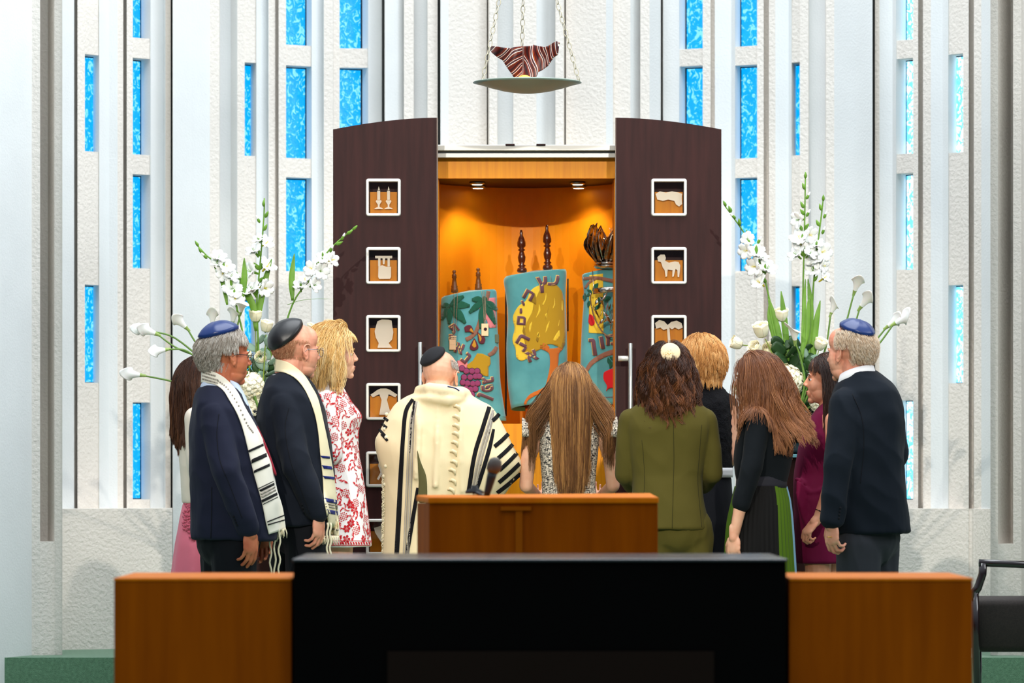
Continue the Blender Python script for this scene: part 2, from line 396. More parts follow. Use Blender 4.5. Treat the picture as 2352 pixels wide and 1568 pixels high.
# ---------------------------------------------------------------- ark
M_dark = mat('dark_mahogany', (56, 27, 26), .5, spec=.15, var=(5, (42, 20, 20)), stretch=(6, 6, .5), bump=(60, .08, .002))
M_orange = mat('honey_veneer', (246, 158, 8), .45, spec=.3, var=(7, (232, 140, 4)), stretch=(9, 9, .35))
M_oback = mat('figured_orange_veneer', (238, 150, 14), .5, spec=.3, var=(2.2, (222, 126, 6)), stretch=(1.6, 1.6, 1.0), bump=(40, .05, .002))
M_steel = mat('brushed_steel', (168, 168, 164), .32, 1.0, bump=(300, .05, .001), stretch=(1, 1, .05))
M_silver = mat('silver_paint', (225, 222, 214), .35, .35)
M_etch = mat('etched_white', (236, 222, 200), .8)
M_etch.node_tree.nodes['Principled BSDF'].inputs['Alpha'].default_value = .62
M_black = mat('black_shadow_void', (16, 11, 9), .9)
def clear_mat():
    m = bpy.data.materials.new('clear_glass'); m.use_nodes = True; nt = m.node_tree; nt.nodes.remove(nt.nodes['Principled BSDF'])
    o = nt.nodes['Material Output']; a = nt.nodes.new('ShaderNodeBsdfTransparent'); b = nt.nodes.new('ShaderNodeBsdfGlossy'); x = nt.nodes.new('ShaderNodeMixShader'); f = nt.nodes.new('ShaderNodeFresnel'); f.inputs[0].default_value = 1.35
    b.inputs['Roughness'].default_value = .03; a.inputs[0].default_value = (.92, .92, .92, 1)
    nt.links.new(f.outputs[0], x.inputs[0]); nt.links.new(a.outputs[0], x.inputs[1]); nt.links.new(b.outputs[0], x.inputs[2]); nt.links.new(x.outputs[0], o.inputs[0]); return m
M_clear = clear_mat()
ark = empty('torah_ark', (.077, 22.7, 0), 'tall dark wooden ark cabinet with arched doors slid open on an orange interior', 'cabinet')
DA = 22.0
wy = [(412, 495), (569, 651), (725, 807), (881, 963), (1038, 1117), (1193, 1273)]
SHAPES = {
 'candles': [[(.34,.86),(.66,.86),(.6,.82),(.53,.8),(.53,.72),(.60,.62),(.58,.58),(.42,.58),(.40,.62),(.47,.72),(.47,.8),(.40,.82)], [(.45,.57),(.55,.57),(.55,.28),(.45,.28)], [(.47,.26),(.5,.14),(.54,.25),(.5,.27)]],
 'well': [[(.22,.18),(.80,.18),(.80,.26),(.72,.26),(.72,.52),(.64,.52),(.64,.26),(.56,.26),(.54,.45),(.48,.45),(.47,.26),(.40,.26),(.40,.52),(.32,.52),(.32,.26),(.22,.26)], [(.33,.53),(.46,.48),(.60,.53),(.76,.53),(.76,.86),(.72,.92),(.36,.92),(.32,.86)]],
 'sack': [[(.30,.10),(.45,.04),(.68,.05),(.78,.08),(.80,.25),(.84,.45),(.80,.68),(.68,.80),(.80,.95),(.30,.95),(.34,.80),(.24,.62),(.20,.42),(.26,.22)]],
 'robe': [[(.40,.08),(.60,.08),(.72,.12),(.98,.28),(.90,.36),(.68,.26),(.62,.45),(.76,.92),(.36,.92),(.44,.45),(.36,.26),(.14,.36),(.06,.28),(.30,.12)]],
 'plant': [[(.38,.12),(.66,.08),(.74,.30),(.70,.55),(.60,.62),(.66,.85),(.58,.85),(.54,.68),(.50,.92),(.44,.92),(.46,.66),(.34,.86),(.28,.82),(.40,.60),(.32,.38)]],
 'horn': [[(.18,.2),(.5,.1),(.7,.14),(.84,.5),(.7,.62),(.56,.5),(.7,.42),(.6,.26),(.4,.26),(.7,.9),(.6,.94),(.22,.36)]],
 'bundle': [[(.06,.38),(.20,.30),(.40,.34),(.60,.30),(.84,.34),(.94,.38),(.92,.52),(.94,.70),(.84,.78),(.74,.72),(.68,.60),(.48,.56),(.30,.60),(.12,.56)]],
 'ram': [[(.12,.22),(.22,.14),(.36,.14),(.40,.24),(.38,.34),(.50,.40),(.70,.36),(.82,.38),(.88,.50),(.86,.70),(.84,.86),(.79,.86),(.78,.64),(.72,.60),(.66,.84),(.61,.86),(.62,.64),(.46,.62),(.44,.84),(.39,.86),(.36,.64),(.30,.56),(.24,.38),(.14,.36)]],
 'hut': [[(.04,.16),(.18,.06),(.34,.10),(.46,.22),(.58,.12),(.76,.08),(.92,.16),(.96,.30),(.82,.36),(.70,.30),(.60,.36),(.52,.30),(.56,.90),(.48,.90),(.44,.34),(.32,.38),(.22,.30),(.08,.34)]],
 'harp': [[(.2,.2),(.5,.1),(.8,.2),(.7,.9),(.3,.9)]]}
def door(px0, px1, mir, shapes):
    x0, x1 = X(px0, DA), X(px1, DA); wx = (X(842, DA), X(919, DA)) if not mir else (X(1497, DA), X(1576, DA))
    ytop = (lambda t: 270 + 27 * t ** 1.75)  # t=0 at inner edge
    zb = .12
    xs = [x0] + [x0 + (wx[0]-x0)*k/3 for k in (1, 2)] + [wx[0], (wx[0]+wx[1])/2, wx[1]] + [wx[1] + (x1-wx[1])*k/3 for k in (1, 2)] + [x1]
    zs = [zb]
    for a, b in wy[::-1]: zs += [Z(b, DA), Z(a, DA)]
    zs.append(None)
    def tz(x):
        t = (x1 - x)/(x1-x0) if not mir else (x - x0)/(x1-x0); return Z(ytop(t), DA)
    V = []; Fs = []; nx = len(xs); nz = len(zs)
    for y in (DA, DA + .05):
        for z in zs:
            for x in xs: V.append((x, y, tz(x) if z is None else z))
    hole = lambda i, j: i in (3, 4) and j % 2 == 1
    o2 = nx*nz; idx = lambda i, j: j*nx+i
    for j in range(nz-1):
        for i in range(nx-1):
            if hole(i, j): continue
            q = (idx(i, j), idx(i+1, j), idx(i+1, j+1), idx(i, j+1)); Fs.append(q); Fs.append(tuple(v+o2 for v in q[::-1]))
            for (di, dj, a, b) in ((-1, 0, 3, 0), (1, 0, 1, 2), (0, -1, 0, 1), (0, 1, 2, 3)):
                ii, jj = i+di, j+dj
                if ii < 0 or jj < 0 or ii >= nx-1 or jj >= nz-1 or hole(ii, jj): Fs.append((q[b], q[a], q[a]+o2, q[b]+o2))
    d = add('door', V, Fs, M_dark, ark, False)
    # steel edge strip on the inner edge
    xe = x1 if not mir else x0
    g = G(); g.box((xe-.004 if mir else xe, DA, zb), (xe if mir else xe+.006, DA+.05, tz(xe))); g.obj('edge_strip', mat('dark_metal_edge', (92, 84, 80), .35, .9), d, False)
    for k, (a, b) in enumerate(wy):
        z0, z1 = Z(b, DA), Z(a, DA); fw = .0115
        def ring(ins, r):
            out = []
            X0, X1, Z0, Z1 = wx[0]+ins, wx[1]-ins, z0+ins, z1-ins
            for cx_, cz_, s0 in ((X1-r, Z1-r, 0), (X0+r, Z1-r, 90), (X0+r, Z0+r, 180), (X1-r, Z0+r, 270)):
                for q in range(4): t = math.radians(s0+q*30); out.append((cx_+r*math.cos(t), cz_+r*math.sin(t)))
            return out
        R = [[(x, DA+.0, z) for x, z in ring(-.004, .012)], [(x, DA-.012, z) for x, z in ring(-.002, .012)], [(x, DA-.014, z) for x, z in ring(.001, .010)],
             [(x, DA-.014, z) for x, z in ring(fw-.002, .003)], [(x, DA-.010, z) for x, z in ring(fw, .002)], [(x, DA+.045, z) for x, z in ring(fw, .002)]]
        g = G().rings(R, False); g.obj('window_frame', M_silver, d, False)
        X0, X1 = wx[0]+fw-.001, wx[1]-fw+.001
        g = G(); g.box((X0, DA+.012, z0+fw), (X1, DA+.015, z1-fw)); g.obj('glass_pane', M_clear, d, False)
        g = G(); g.box((wx[0]-.006, DA+.100, z0-.01), (wx[1]+.006, DA+.104, z1+.01)); g.obj('niche_back', M_dark, d, False)
        g = G(); zz = z0 + (z1-z0)*.66; g.box((X0+.006, DA+.028, z0+.0), (X1-.006, DA+.099, zz)); g.obj('niche_block', M_orange, d, False)
        polys = SHAPES[shapes[k]]
        if shapes[k] == 'candles': polys = [[(x-.16, y) for x, y in p] for p in polys] + [[(x*.95+.2, y) for x, y in p] for p in polys]
        g = G(); W_, H_ = X1-X0, (z1-z0-2*fw)
        for p in polys:
            v2, f = inpoly(p, .5)
            a0 = len(g.V); g.put([(X0+q.x*W_, DA+.010, z1-fw-q.y*H_) for q in v2] + [(X0+q.x*W_, DA+.012, z1-fw-q.y*H_) for q in v2], [t for t in f] + [tuple(i+len(v2) for i in t) for t in f])
        g.obj('etched_figure', M_etch, d, False)
    return d
dl = door(765, 1003, False, ['candles', 'well', 'sack', 'robe', 'plant', 'horn'])
dr = door(1415, 1657, True, ['bundle', 'ram', 'hut', 'harp', 'sack', 'candles'])
for d, hx, sxx, ys in ((dl, 965, (968, 986), 820), (dr, 1448, (1420, 1446), 823)):
    y0, y1 = (785, 1168) if d is dl else (788, 1168); yh = DA - .085
    g = G(); r = .0115; g.lathe([(r*.8, 0), (r, .002), (r, Z(y0, yh)-Z(y1, yh)-.002), (r*.8, Z(y0, yh)-Z(y1, yh))], (X(hx, yh), yh, Z(y1, yh)), 20)
    h = g.obj('handle', M_steel, d)
    for yy in (ys, 2*(y0+y1)/2 - ys):
        g.tube([(X(hx, yh), yh, Z(yy, yh)), (X(hx, yh), DA, Z(yy, yh))], .008)
    g2 = G(); xs_ = [X(v, yh) for v in sxx]; g2.tube([(xs_[0], yh+.01, Z(ys, yh)), (xs_[1], yh+.01, Z(ys, yh))], .0135, 16); g2.obj('handle_mount', M_silver, d)
# cabinet
xi0, xi1 = X(1004, 22.3), X(1414, 22.3); zsh = Z(973, 22.3); zso = Z(410, 22.3); ztp = Z(365, 22.3)
g = G()
g.box((-.87, 22.12, .02), (xi0, 23.16, 2.66)); g.box((xi1, 22.12, .02), (1.03, 23.16, 2.66)); g.box((xi0, 23.1, .02), (xi1, 23.16, 2.7))
g.box((xi0, 22.32, zso+.03), (xi1, 23.1, 2.72)); g.obj('carcass', M_dark, ark, False)
g = G(); g.box((xi0, 22.28, zso), (xi1, 22.32, ztp)); g.obj('fascia', M_orange, ark, False)
g = G(); g.box((xi0, 22.32, zso), (xi1, 23.1, zso+.03)); g.obj('soffit', M_dark, ark, False)
g = G(); g.box((xi0-.01, 22.22, ztp), (xi1+.01, 22.30, Z(347, 22.2)))
g.box((xi0-.01, 22.18, Z(347, 22.2)), (xi1+.01, 22.30, Z(333, 22.2))); g.obj('steel_header', M_steel, ark, False, .003)
for a in (1171, 1242):
    g = G(); g.box((X(a-10, 22.18), 22.165, Z(334, 22.18)), (X(a+11, 22.18), 22.22, Z(330.5, 22.18))); g.obj('track_clip', M_dark, ark, False)
g = G(); g.box((xi0, 22.28, .05), (xi1, 22.32, zsh)); g.box((xi0, 22.32, zsh-.03), (xi1, 23.08, zsh)); g.obj('shelf_panel', M_orange, ark, False)
# curved back lining
g = G(); n = 24; pts = []
for k in range(n+1):
    u = -1 + 2*k/n; pts.append((xi0 + (xi1-xi0)*(k/n), 23.07 - .33*u*u))
for a, b in zip(pts[:-1], pts[1:]): g.put([(a[0],a[1],zsh),(b[0],b[1],zsh),(b[0],b[1],zso),(a[0],a[1],zso)], [(0,1,2,3)])
g.obj('back_lining', M_oback, ark)
for xx in (xi0, xi1-.008):
    g = G(); g.box((xx, 22.3, zsh), (xx+.008, 22.75, zso)); g.obj('side_lining', M_oback, ark, False)
M_lamp = mat('lit_lamp', (255, 240, 205), .4, emit=6.0)
for a in (1096, 1327):
    for y_, dd in ((424, 22.55), (431, 22.85)):
        c = (X(a + (0 if dd < 22.7 else 2), dd), dd, zso)
        g = G(); g.lathe([(.040, 0), (.040, -.010), (.031, -.016), (.030, -.010)], c, 24); l = g.obj('downlight', M_steel, ark)
        g = G(); g.lathe([(.027, -.004), (.027, -.0155)], c, 20); g.obj('lamp_lens', M_lamp, l)
    lo = light('ark_downlight', 'SPOT', (X(a, 22.75), 22.75, zso-.03), (X(a, 22.75), 22.93, 1.4), 7, (1.0, .84, .58), spot_size=math.radians(110), spot_blend=.8, shadow_soft_size=.03)
    setpar(lo, ark)

# ---------------------------------------------------------------- scrolls
M_teal = mat('teal_velvet', (96, 178, 184), .9, var=(9, (78, 156, 164)), sheen=.5)
M_tdark = mat('mantle_lining', (20, 14, 14), .9)
M_rod = mat('turned_walnut', (84, 32, 14), .22, coat=.5)
M_rod2 = mat('turned_oak', (120, 70, 28), .35, coat=.3)
FEL = {k: mat('felt_' + k, c, .9, sheen=.3) for k, c in dict(yellow=(246, 212, 60), ochre=(190, 150, 22), olive=(158, 124, 20), plum=(112, 74, 88), orange=(204, 112, 34), green=(14, 92, 70), pink=(240, 140, 150),
      grape=(150, 62, 110), ink=(42, 18, 36), brown=(150, 104, 84), fig=(98, 34, 50), gold=(206, 150, 40), red=(212, 22, 34), pale=(240, 200, 110)).items()}
def glyph(ch, cx, cy, h, ang=0.0, sx=1.0):
    """outline faces of a letter placed in photo pixels: centre, height, angle"""
    c = bpy.data.curves.new('t', 'FONT'); c.body = ch; c.resolution_u = 3; c.offset = 0.040; o = bpy.data.objects.new('t', c); COL.objects.link(o)
    m = bpy.data.meshes.new_from_object(o.evaluated_get(bpy.context.evaluated_depsgraph_get())); V = get_co(m)[:, :2].copy(); Fs = [tuple(p.vertices) for p in m.polygons]
    bpy.data.objects.remove(o); bpy.data.curves.remove(c)
    V -= (V.max(0) + V.min(0)) / 2; s = h / (V[:, 1].max() - V[:, 1].min()); V *= s; V[:, 0] *= sx; V[:, 1] *= -1
    a = math.radians(ang); R = np.array([[math.cos(a), -math.sin(a)], [math.sin(a), math.cos(a)]]); V = V @ R.T + np.array([cx, cy]); return V, Fs
def mantle(name, Lp, Rp, D, ry, mt, parent, dip=0.0, fold=.004):
    """soft cloth cover: Lp,Rp photo outlines from top to bottom"""
    n = 40; m = 48; A = spline(Lp, n); B = spline(Rp, n); R = []
    for i in range(n):
        t = i/(n-1); xl, xr = X(A[i][0], D), X(B[i][0], D); zl, zr = Z(A[i][1], D), Z(B[i][1], D); cx_, rx = (xl+xr)/2, (xr-xl)/2; ring = []
        for k in range(m):
            a = 2*math.pi*k/m; c, s = math.cos(a), math.sin(a); e = .72
            x = cx_ + rx*abs(c)**e*(1 if c > 0 else -1); f = 1 + fold/ry*math.sin(a*5 + t*3)*t
            y = D + ry*s*f if abs(s) > 0 else D
            z = zl + (zr-zl)*(x-xl)/(xr-xl); 
            if i == 0: pass
            z += -s*dip*t*.5
            ring.append((x, y, z))
        R.append(ring)
    top = R[0]; c0 = Vector(np.mean(np.array(top), 0)); capr = [[tuple(c0 + (Vector(v)-c0)*q + Vector((0, 0, .012*(1-q)))) for v in top] for q in (.05, .5, .85)]
    g = G().rings(capr + R, False); g.F.append(tuple(range(m))[::-1])
    o = g.obj(name, mt, parent); sm = o.modifiers.new('t', 'SOLIDIFY'); sm.thickness = .003; sm.offset = 1
    inner = G().put([tuple(c0 + (Vector(v) - c0)*.0 + (Vector(v)-Vector((0, 0, 0)))*1.0) if 0 else v for v in [(cxx, cyy, czz+.02) for cxx, cyy, czz in R[-1]]], [tuple(range(m))])
    inner.obj('lining', M_tdark, o)
    return o
class App:
    def __init__(s, o, D): s.o = o; s.D = D; s.b = bvh_of([o]); s.k = 0
    def cut(s, name, polys, m, lvl=1, sub=None, step=6):
        for q in polys:
            V, Fs = drape(s.b, [q], .0035 + .0012*lvl, s.D, step); cloth(name, V, Fs, m, s.o, .0012)
    def letter(s, ch, cx, cy, h, ang, sx=1.0):
        for dx, dy, mt, l, nm in ((-1.8, -1.2, FEL['pale'], 3, 'letter_backing'), (0, 0, FEL['plum'], 4, 'letter')):
            V, Fs = glyph(ch, cx+dx, cy+dy, h, ang, sx); me = []
            W = [cast(s.b, p[0], p[1], .0035+.0012*l, s.D)[0] for p in V]
            cloth(nm, W, Fs, mt, s.o, .001)
def smoothpoly(p, n=None):
    p2 = list(p) + [p[0], p[1]]; A = spline([p[-1]] + list(p) + [p[0], p[1]], (len(p)+2)*5+1)[5:-10]
    return [tuple(v) for v in A]
def ribbon(pts, ws):
    A = spline(pts, max(6, len(pts)*4)); W = spline([(w,) for w in ws], len(A))[:, 0]; T = np.gradient(A, axis=0); N = np.stack([-T[:, 1], T[:, 0]], 1); N /= np.linalg.norm(N, axis=1)[:, None]
    a = A + N*W[:, None]/2; b = A - N*W[:, None]/2; return [tuple(v) for v in a] + [tuple(v) for v in b[::-1]]
# rods
def rod(name, prof, top, base, m, parent):
    t = Vector(top); b = Vector(base); L = (t-b).length; g = G(); g.lathe([(r, z*L) for r, z in prof], b, 20, True, (t-b).normalized()); return g.obj(name, m, parent)
PR1 = [(.012, 0), (.024, .01), (.027, .05), (.024, .10), (.013, .13), (.022, .16), (.012, .20), (.018, .27), (.021, .36), (.016, .44), (.011, .50), (.021, .53), (.011, .57), (.022, .62), (.023, .70), (.016, .80), (.008, .88), (.009, .93), (.005, 1)]
PR2 = [(.012, 0), (.019, .02), (.019, .18), (.016, .22), (.019, .27), (.015, .32), (.009, .62), (.013, .66), (.011, .74), (.013, .78), (.006, .84), (.010, .90), (.010, .96), (.004, 1)]
# centre scroll: tree of life
sc = empty('torah_scroll', (X(1230, 22.65), 22.65, zsh), 'centre scroll in a teal mantle with a yellow tree and purple letters, dark rods', 'torah scroll', 'covered scrolls in the ark')
mc = mantle('mantle', [(1163, 634), (1157, 645), (1162, 680), (1166, 730), (1163, 800), (1166, 880), (1174, 940)], [(1298, 618), (1301, 628), (1299, 680), (1301, 740), (1303, 820), (1302, 890), (1304, 928)], 22.65, .075, M_teal, sc, .03)
for (a, ty, by) in ((1198, 528, 626), (1257, 516, 620)): rod('rod', PR1, P(a-1, ty, 22.65), P(a+1, by, 22.65), M_rod, sc)
g = G(); g.box((X(1160, 22.7), 22.69, Z(955, 22.7)), (X(1164, 22.7), 22.75, Z(655, 22.7))); g.box((X(1303, 22.7), 22.69, Z(760, 22.7)), (X(1306, 22.7), 22.75, Z(640, 22.7))); g.obj('gap_shadow_strip', M_black, sc)  # black strips stand in for the shadow gaps beside the mantle
rod('foot', [(.012, 0), (.012, 1)], P(1211, 930, 22.65), P(1213, 972, 22.65), mat('copper_wood', (176, 84, 30), .3), sc); rod('foot', [(.012, 0), (.012, 1)], P(1270, 930, 22.65), P(1271, 972, 22.65), MATS['copper_wood'], sc)
A = App(mc, 22.65)
A.cut('crown_backing', [smoothpoly([(1250,654),(1222,664),(1208,690),(1190,704),(1178,728),(1182,754),(1177,780),(1184,802),(1186,820),(1197,828),(1212,822),(1226,804),(1236,770),(1250,740),(1290,700),(1288,668)])], FEL['yellow'], 0)
A.cut('tree_crown', [smoothpoly([(1246,652),(1270,650),(1290,668),(1296,700),(1299,740),(1299,775),(1290,798),(1278,794),(1266,790),(1256,792),(1244,800),(1232,806),(1216,812),(1204,808),(1206,790),(1202,768),(1210,740),(1222,716),(1228,690)])], FEL['ochre'], 1)
A.cut('leaf_tuft', [smoothpoly([(1298,790),(1288,800),(1292,780),(1298,760)]), smoothpoly([(1216,690),(1228,672),(1231,700)]), smoothpoly([(1203,745),(1208,775),(1200,760)]), smoothpoly([(1234,770),(1238,765),(1236,785),(1231,780)]), smoothpoly([(1262,700),(1254,726),(1252,735),(1258,715)])], FEL['olive'], 2)
A.cut('leaf_highlight', [smoothpoly(p) for p in ([(1254,672),(1255,684),(1249,700),(1246,698),(1252,686)],[(1274,684),(1275,700),(1270,708),(1273,696)],[(1238,698),(1241,714),(1231,730),(1237,712)],[(1222,738),(1218,762),(1215,756),(1217,744)],[(1256,718),(1256,730),(1252,722)],[(1262,736),(1259,752),(1253,764),(1256,748)],[(1236,762),(1240,772),(1236,776),(1233,768)],[(1284,758),(1286,770),(1278,782),(1271,780),(1277,768)],[(1291,690),(1293,712),(1290,708)],[(1285,734),(1284,746),(1282,748)])], FEL['yellow'], 2, step=4)
A.cut('tree_trunk', [[tuple(v) for v in spline([(1241,792),(1250,788),(1262,796),(1262,800),(1281,798),(1296,790),(1292,802),(1284,812),(1282,836),(1276,870),(1270,900),(1262,928),(1256,926),(1250,910),(1236,925),(1230,926),(1246,904),(1226,910),(1212,920),(1209,928),(1203,926),(1216,906),(1240,894),(1252,886),(1258,866),(1263,840),(1262,814),(1254,806),(1240,800)], 90)]], FEL['orange'], 1)
for ch, x, y, h, a in (('ע', 1272, 644, 24, 4), ('ץ', 1246, 654, 36, -6), ('ח', 1215, 678, 22, 28), ('י', 1202, 696, 12, -28), ('י', 1197, 714, 12, -6), ('ם', 1198, 736, 20, 4), ('ה', 1201, 782, 26, -62), ('י', 1205, 802, 14, 30), ('א', 1222, 817, 24, -22)):
    A.letter(ch, x, y, h, a, 1.15)
# left scroll: figs and grapes
sl = empty('torah_scroll', (X(1080, 22.62), 22.62, zsh), 'left scroll in a teal mantle with fig leaves, figs and grapes, draped with chains', 'torah scroll', 'covered scrolls in the ark')
ml = mantle('mantle', [(1020, 680), (1013, 690), (1012, 740), (1010, 800), (1008, 880), (1002, 962)], [(1136, 664), (1141, 676), (1142, 740), (1146, 800), (1150, 880), (1163, 966)], 22.62, .07, M_teal, sl, .0)
for a, ty, by in ((1043, 620, 672), (1098, 615, 668)): rod('rod', PR2, P(a, ty, 22.62), P(a+1, by, 22.62), M_rod2, sl)
A = App(ml, 22.62)
A.cut('colour_patch', [[(1101,686),(1138,683),(1140,752),(1124,753),(1118,735),(1102,725)]], FEL['pink'], 0); A.cut('colour_patch', [[(1050,828),(1072,826),(1076,845),(1055,850)]], FEL['pink'], 0)
def palm(cx, cy, fingers):
    return [smoothpoly(ribbon([(cx, cy), (cx+dx*.5, cy+dy*.5-2), (cx+dx, cy+dy)], (5, w*1.25, 6))) for dx, dy, w in fingers]
A.cut('fig_leaf', palm(1033, 702, [(32,-22,12),(46,0,15),(36,40,17),(-1,42,12),(-18,32,11),(-18,2,10)]), FEL['green'], 2)
A.cut('fig_leaf', palm(1112, 692, [(-28,-4,13),(-34,26,12),(-8,62,14),(26,52,13),(30,20,13),(4,-10,10)]), FEL['green'], 3)
A.cut('branch', [ribbon([(1122,668),(1118,690),(1104,730),(1095,758),(1084,772),(1070,780)], (9, 8, 8, 9, 9, 10)), ribbon([(1141,796),(1134,808),(1122,816)], (8, 10, 8))], FEL['brown'], 1)
A.cut('fig', [smoothpoly(p) for p in ([(1066,752),(1076,746),(1084,750),(1088,766),(1078,762),(1068,762)],[(1096,762),(1104,768),(1114,776),(1112,788),(1102,788),(1098,780)],[(1089,776),(1098,792),(1098,800),(1088,805),(1079,800),(1082,788)])], FEL['fig'], 4, step=3)
A.cut('fig_streak', [smoothpoly(p) for p in ([(1082,753),(1088,764),(1078,758)],[(1098,766),(1106,776),(1102,784)],[(1089,780),(1094,794),(1089,798),(1084,792)])], FEL['gold'], 5, step=3)
A.cut('vine_leaf', [[(1096,811),(1108,812),(1126,820),(1127,835),(1122,842),(1122,864),(1110,862),(1098,850),(1088,848),(1074,845),(1072,838),(1086,828)]], FEL['ochre'], 2)
gr = [(1071,852),(1084,852),(1096,852),(1061,846),(1066,866),(1080,866),(1092,864),(1101,864),(1063,878),(1074,880),(1086,881),(1097,880),(1070,892),(1081,894),(1092,893),(1084,906),(1076,902)]
circ = lambda x, y, r: [(x+r*math.cos(t*math.pi/7), y+r*math.sin(t*math.pi/7)) for t in range(14)]
for i, (x, y) in enumerate(gr):
    A.cut('grape_outline', [circ(x, y, 7.8)], FEL['ink'], 2+.1*(i % 3)); A.cut('grape', [circ(x, y, 6.6)], FEL['grape'], 3+.2*(i % 3))
for ch, x, y, h, a, w_ in (('ג', 1121, 873, 28, 80, .9), ('פ', 1120, 892, 28, 82, .62), ('ן', 1115, 912, 38, -68, .9), ('ת', 1044, 754, 20, -35, .9), ('א', 1056, 800, 24, 20, .9), ('נ', 1071, 822, 26, 40, 1), ('ה', 1038, 776, 16, 0, .8)): A.letter(ch, x, y, h, a, w_)
# silver neck chains with tags on the left scroll
M_chain = mat('fine_silver_chain', (214, 200, 178), .3, .9); M_tag = mat('pale_brass_tag', (222, 190, 150), .35, .6); M_clip = mat('binder_clip', (88, 98, 70), .5)
ch_ = empty('pendant_chain', P(1045, 790, 22.53), 'silver chain with stacked small plates hanging over the left scroll near its left rod', 'chain', 'chains on the left scroll')
b = A.b
def on(px, py, off): return cast(b, px, py, off, 22.62)[0]
def chain_line(name, pts, parent, r=.0011, off=.011):
    g = G(); p3 = [on(x, y, off) for x, y in spline(pts, 40)]
    for k in range(len(p3)-1):
        g.tube([p3[k], p3[k].lerp(p3[k+1], .5), p3[k+1]], [r*.6, r*1.6, r*.6], 6)
    return g.obj(name, M_chain, parent)
for dx in (0, 8): chain_line('chain', [(1043+dx, 672), (1043+dx*.8, 710), (1042+dx*.6, 750), (1041+dx*.3, 772)], ch_)
for k in range(3):
    g = G(); p = on(1042, 772+k*4, .014); g.box((p.x-.016, p.y-.001, p.z-.004), (p.x+.014, p.y+.002, p.z+.002)); g.obj('small_plate', M_tag, ch_, False)
g = G(); p = on(1040, 791, .014); g.box((p.x-.018, p.y-.0015, p.z-.027), (p.x+.016, p.y+.0015, p.z+.026)); g.obj('tag', M_tag, ch_, False, .001)
g = G(); 
for k in range(5): g.box((p.x-.012+k*.005, p.y-.0022, p.z-.002), (p.x-.010+k*.005, p.y-.0015, p.z-.001))
g.obj('engraving', FEL['fig'], ch_, False)
ch2 = empty('pendant_chain', P(1112, 760, 22.53), 'silver chain with one pale tag hanging over the left scroll near its right rod', 'chain', 'chains on the left scroll')
for dx in (0, 5, 9): chain_line('chain', [(1106+dx*.8, 668), (1110+dx*.6, 700), (1112+dx*.4, 742)], ch2)
g = G(); p = on(1114, 757, .014); g.box((p.x-.019, p.y-.0015, p.z-.032), (p.x+.018, p.y+.0015, p.z+.032)); g.obj('tag', M_tag, ch2, False, .001)
g = G(); g.lathe([(.0085, -.002), (.0085, .002)], (p.x+.002, p.y-.003, p.z+.003), 16, True, (0, 1, 0)); g.obj('tag_emblem', FEL['ink'], ch2)
g = G(); p = on(1141, 773, .006); g.box((p.x-.010, p.y-.008, p.z-.032), (p.x+.012, p.y+.006, p.z+.012)); o = g.obj('binder_clip', M_clip, None, False, .002); o['label'] = 'small olive clip gripping the right edge of the left scroll mantle'; o['category'] = 'clip'
# far left scroll, mostly behind the door
sf = empty('torah_scroll', (X(975, 22.78), 22.78, zsh), 'scroll mantle peeking out behind the left ark door, teal and yellow edge', 'torah scroll', 'covered scrolls in the ark')
mf = mantle('mantle', [(935, 616), (930, 624), (930, 720), (930, 940)], [(1014, 602), (1022, 616), (1020, 700), (1014, 860), (1012, 940)], 22.86, .05, M_teal, sf, 0)
A = App(mf, 22.86); A.cut('colour_patch', [[(985,630),(1015,630),(1014,800),(985,800)]], FEL['yellow'], 1); A.cut('reed', [ribbon([(990, 900), (1006, 740), (1018, 660)], (8, 6, 4)), ribbon([(985, 800), (1008, 700), (1020, 690)], (8, 6, 4))], FEL['olive'], 3)
# right scroll: pomegranates, crown and breastplate
sr = empty('torah_scroll', (X(1395, 22.62), 22.62, zsh), 'right scroll in a teal mantle with red pomegranates, half behind the door', 'torah scroll', 'covered scrolls in the ark')
mr_ = mantle('mantle', [(1342, 628), (1337, 636), (1341, 680), (1336, 760), (1334, 860), (1348, 936)], [(1452, 612), (1462, 628), (1462, 700), (1466, 860), (1462, 930)], 22.66, .07, M_teal, sr, .02)
A = App(mr_, 22.66)
A.cut('colour_patch', [[(1354,632),(1385,628),(1386,766),(1352,764)]], FEL['yellow'], 0)
A.cut('branch', [ribbon([(1340,640),(1370,638),(1412,646)], (7, 8, 9)), ribbon([(1344,662),(1352,650),(1368,640)], (5, 6, 6)), ribbon([(1342,860),(1358,834),(1385,816),(1414,806)], (7, 10, 11, 12))], FEL['brown'], 1)
A.cut('leaf', [smoothpoly([(x, y), (x+dx*.5-dy*.25, y+dy*.5+dx*.25), (x+dx, y+dy), (x+dx*.5+dy*.25, y+dy*.5-dx*.25)]) for x, y, dx, dy in ((1360,668,14,-18),(1348,664,12,8),(1346,680,14,-8),(1350,706,4,-16),(1367,690,20,-6),(1344,672,-2,20),(1364,712,14,-12),(1374,700,10,-16),(1384,690,20,-8),(1397,820,4,18),(1400,818,14,10),(1400,846,6,-16))], FEL['green'], 2, step=3)
A.cut('pomegranate', [smoothpoly([(1400,848),(1418,846),(1432,856),(1436,874),(1424,888),(1410,890),(1398,892),(1392,898),(1394,886),(1386,870),(1388,854)]), smoothpoly([(1353,722),(1362,726),(1366,742),(1358,748),(1351,738)])], FEL['red'], 3, step=4)
A.cut('trim_line', [ribbon([(1340,910),(1380,912),(1450,910)], (1.6, 1.6, 1.6))], FEL['plum'], 1)
for ch, x, y, h, a in (('ן', 1362, 797, 40, -8), ('ו', 1383, 787, 28, -10), ('מ', 1404, 780, 24, -8)): A.letter(ch, x, y, h, a, 1.2)
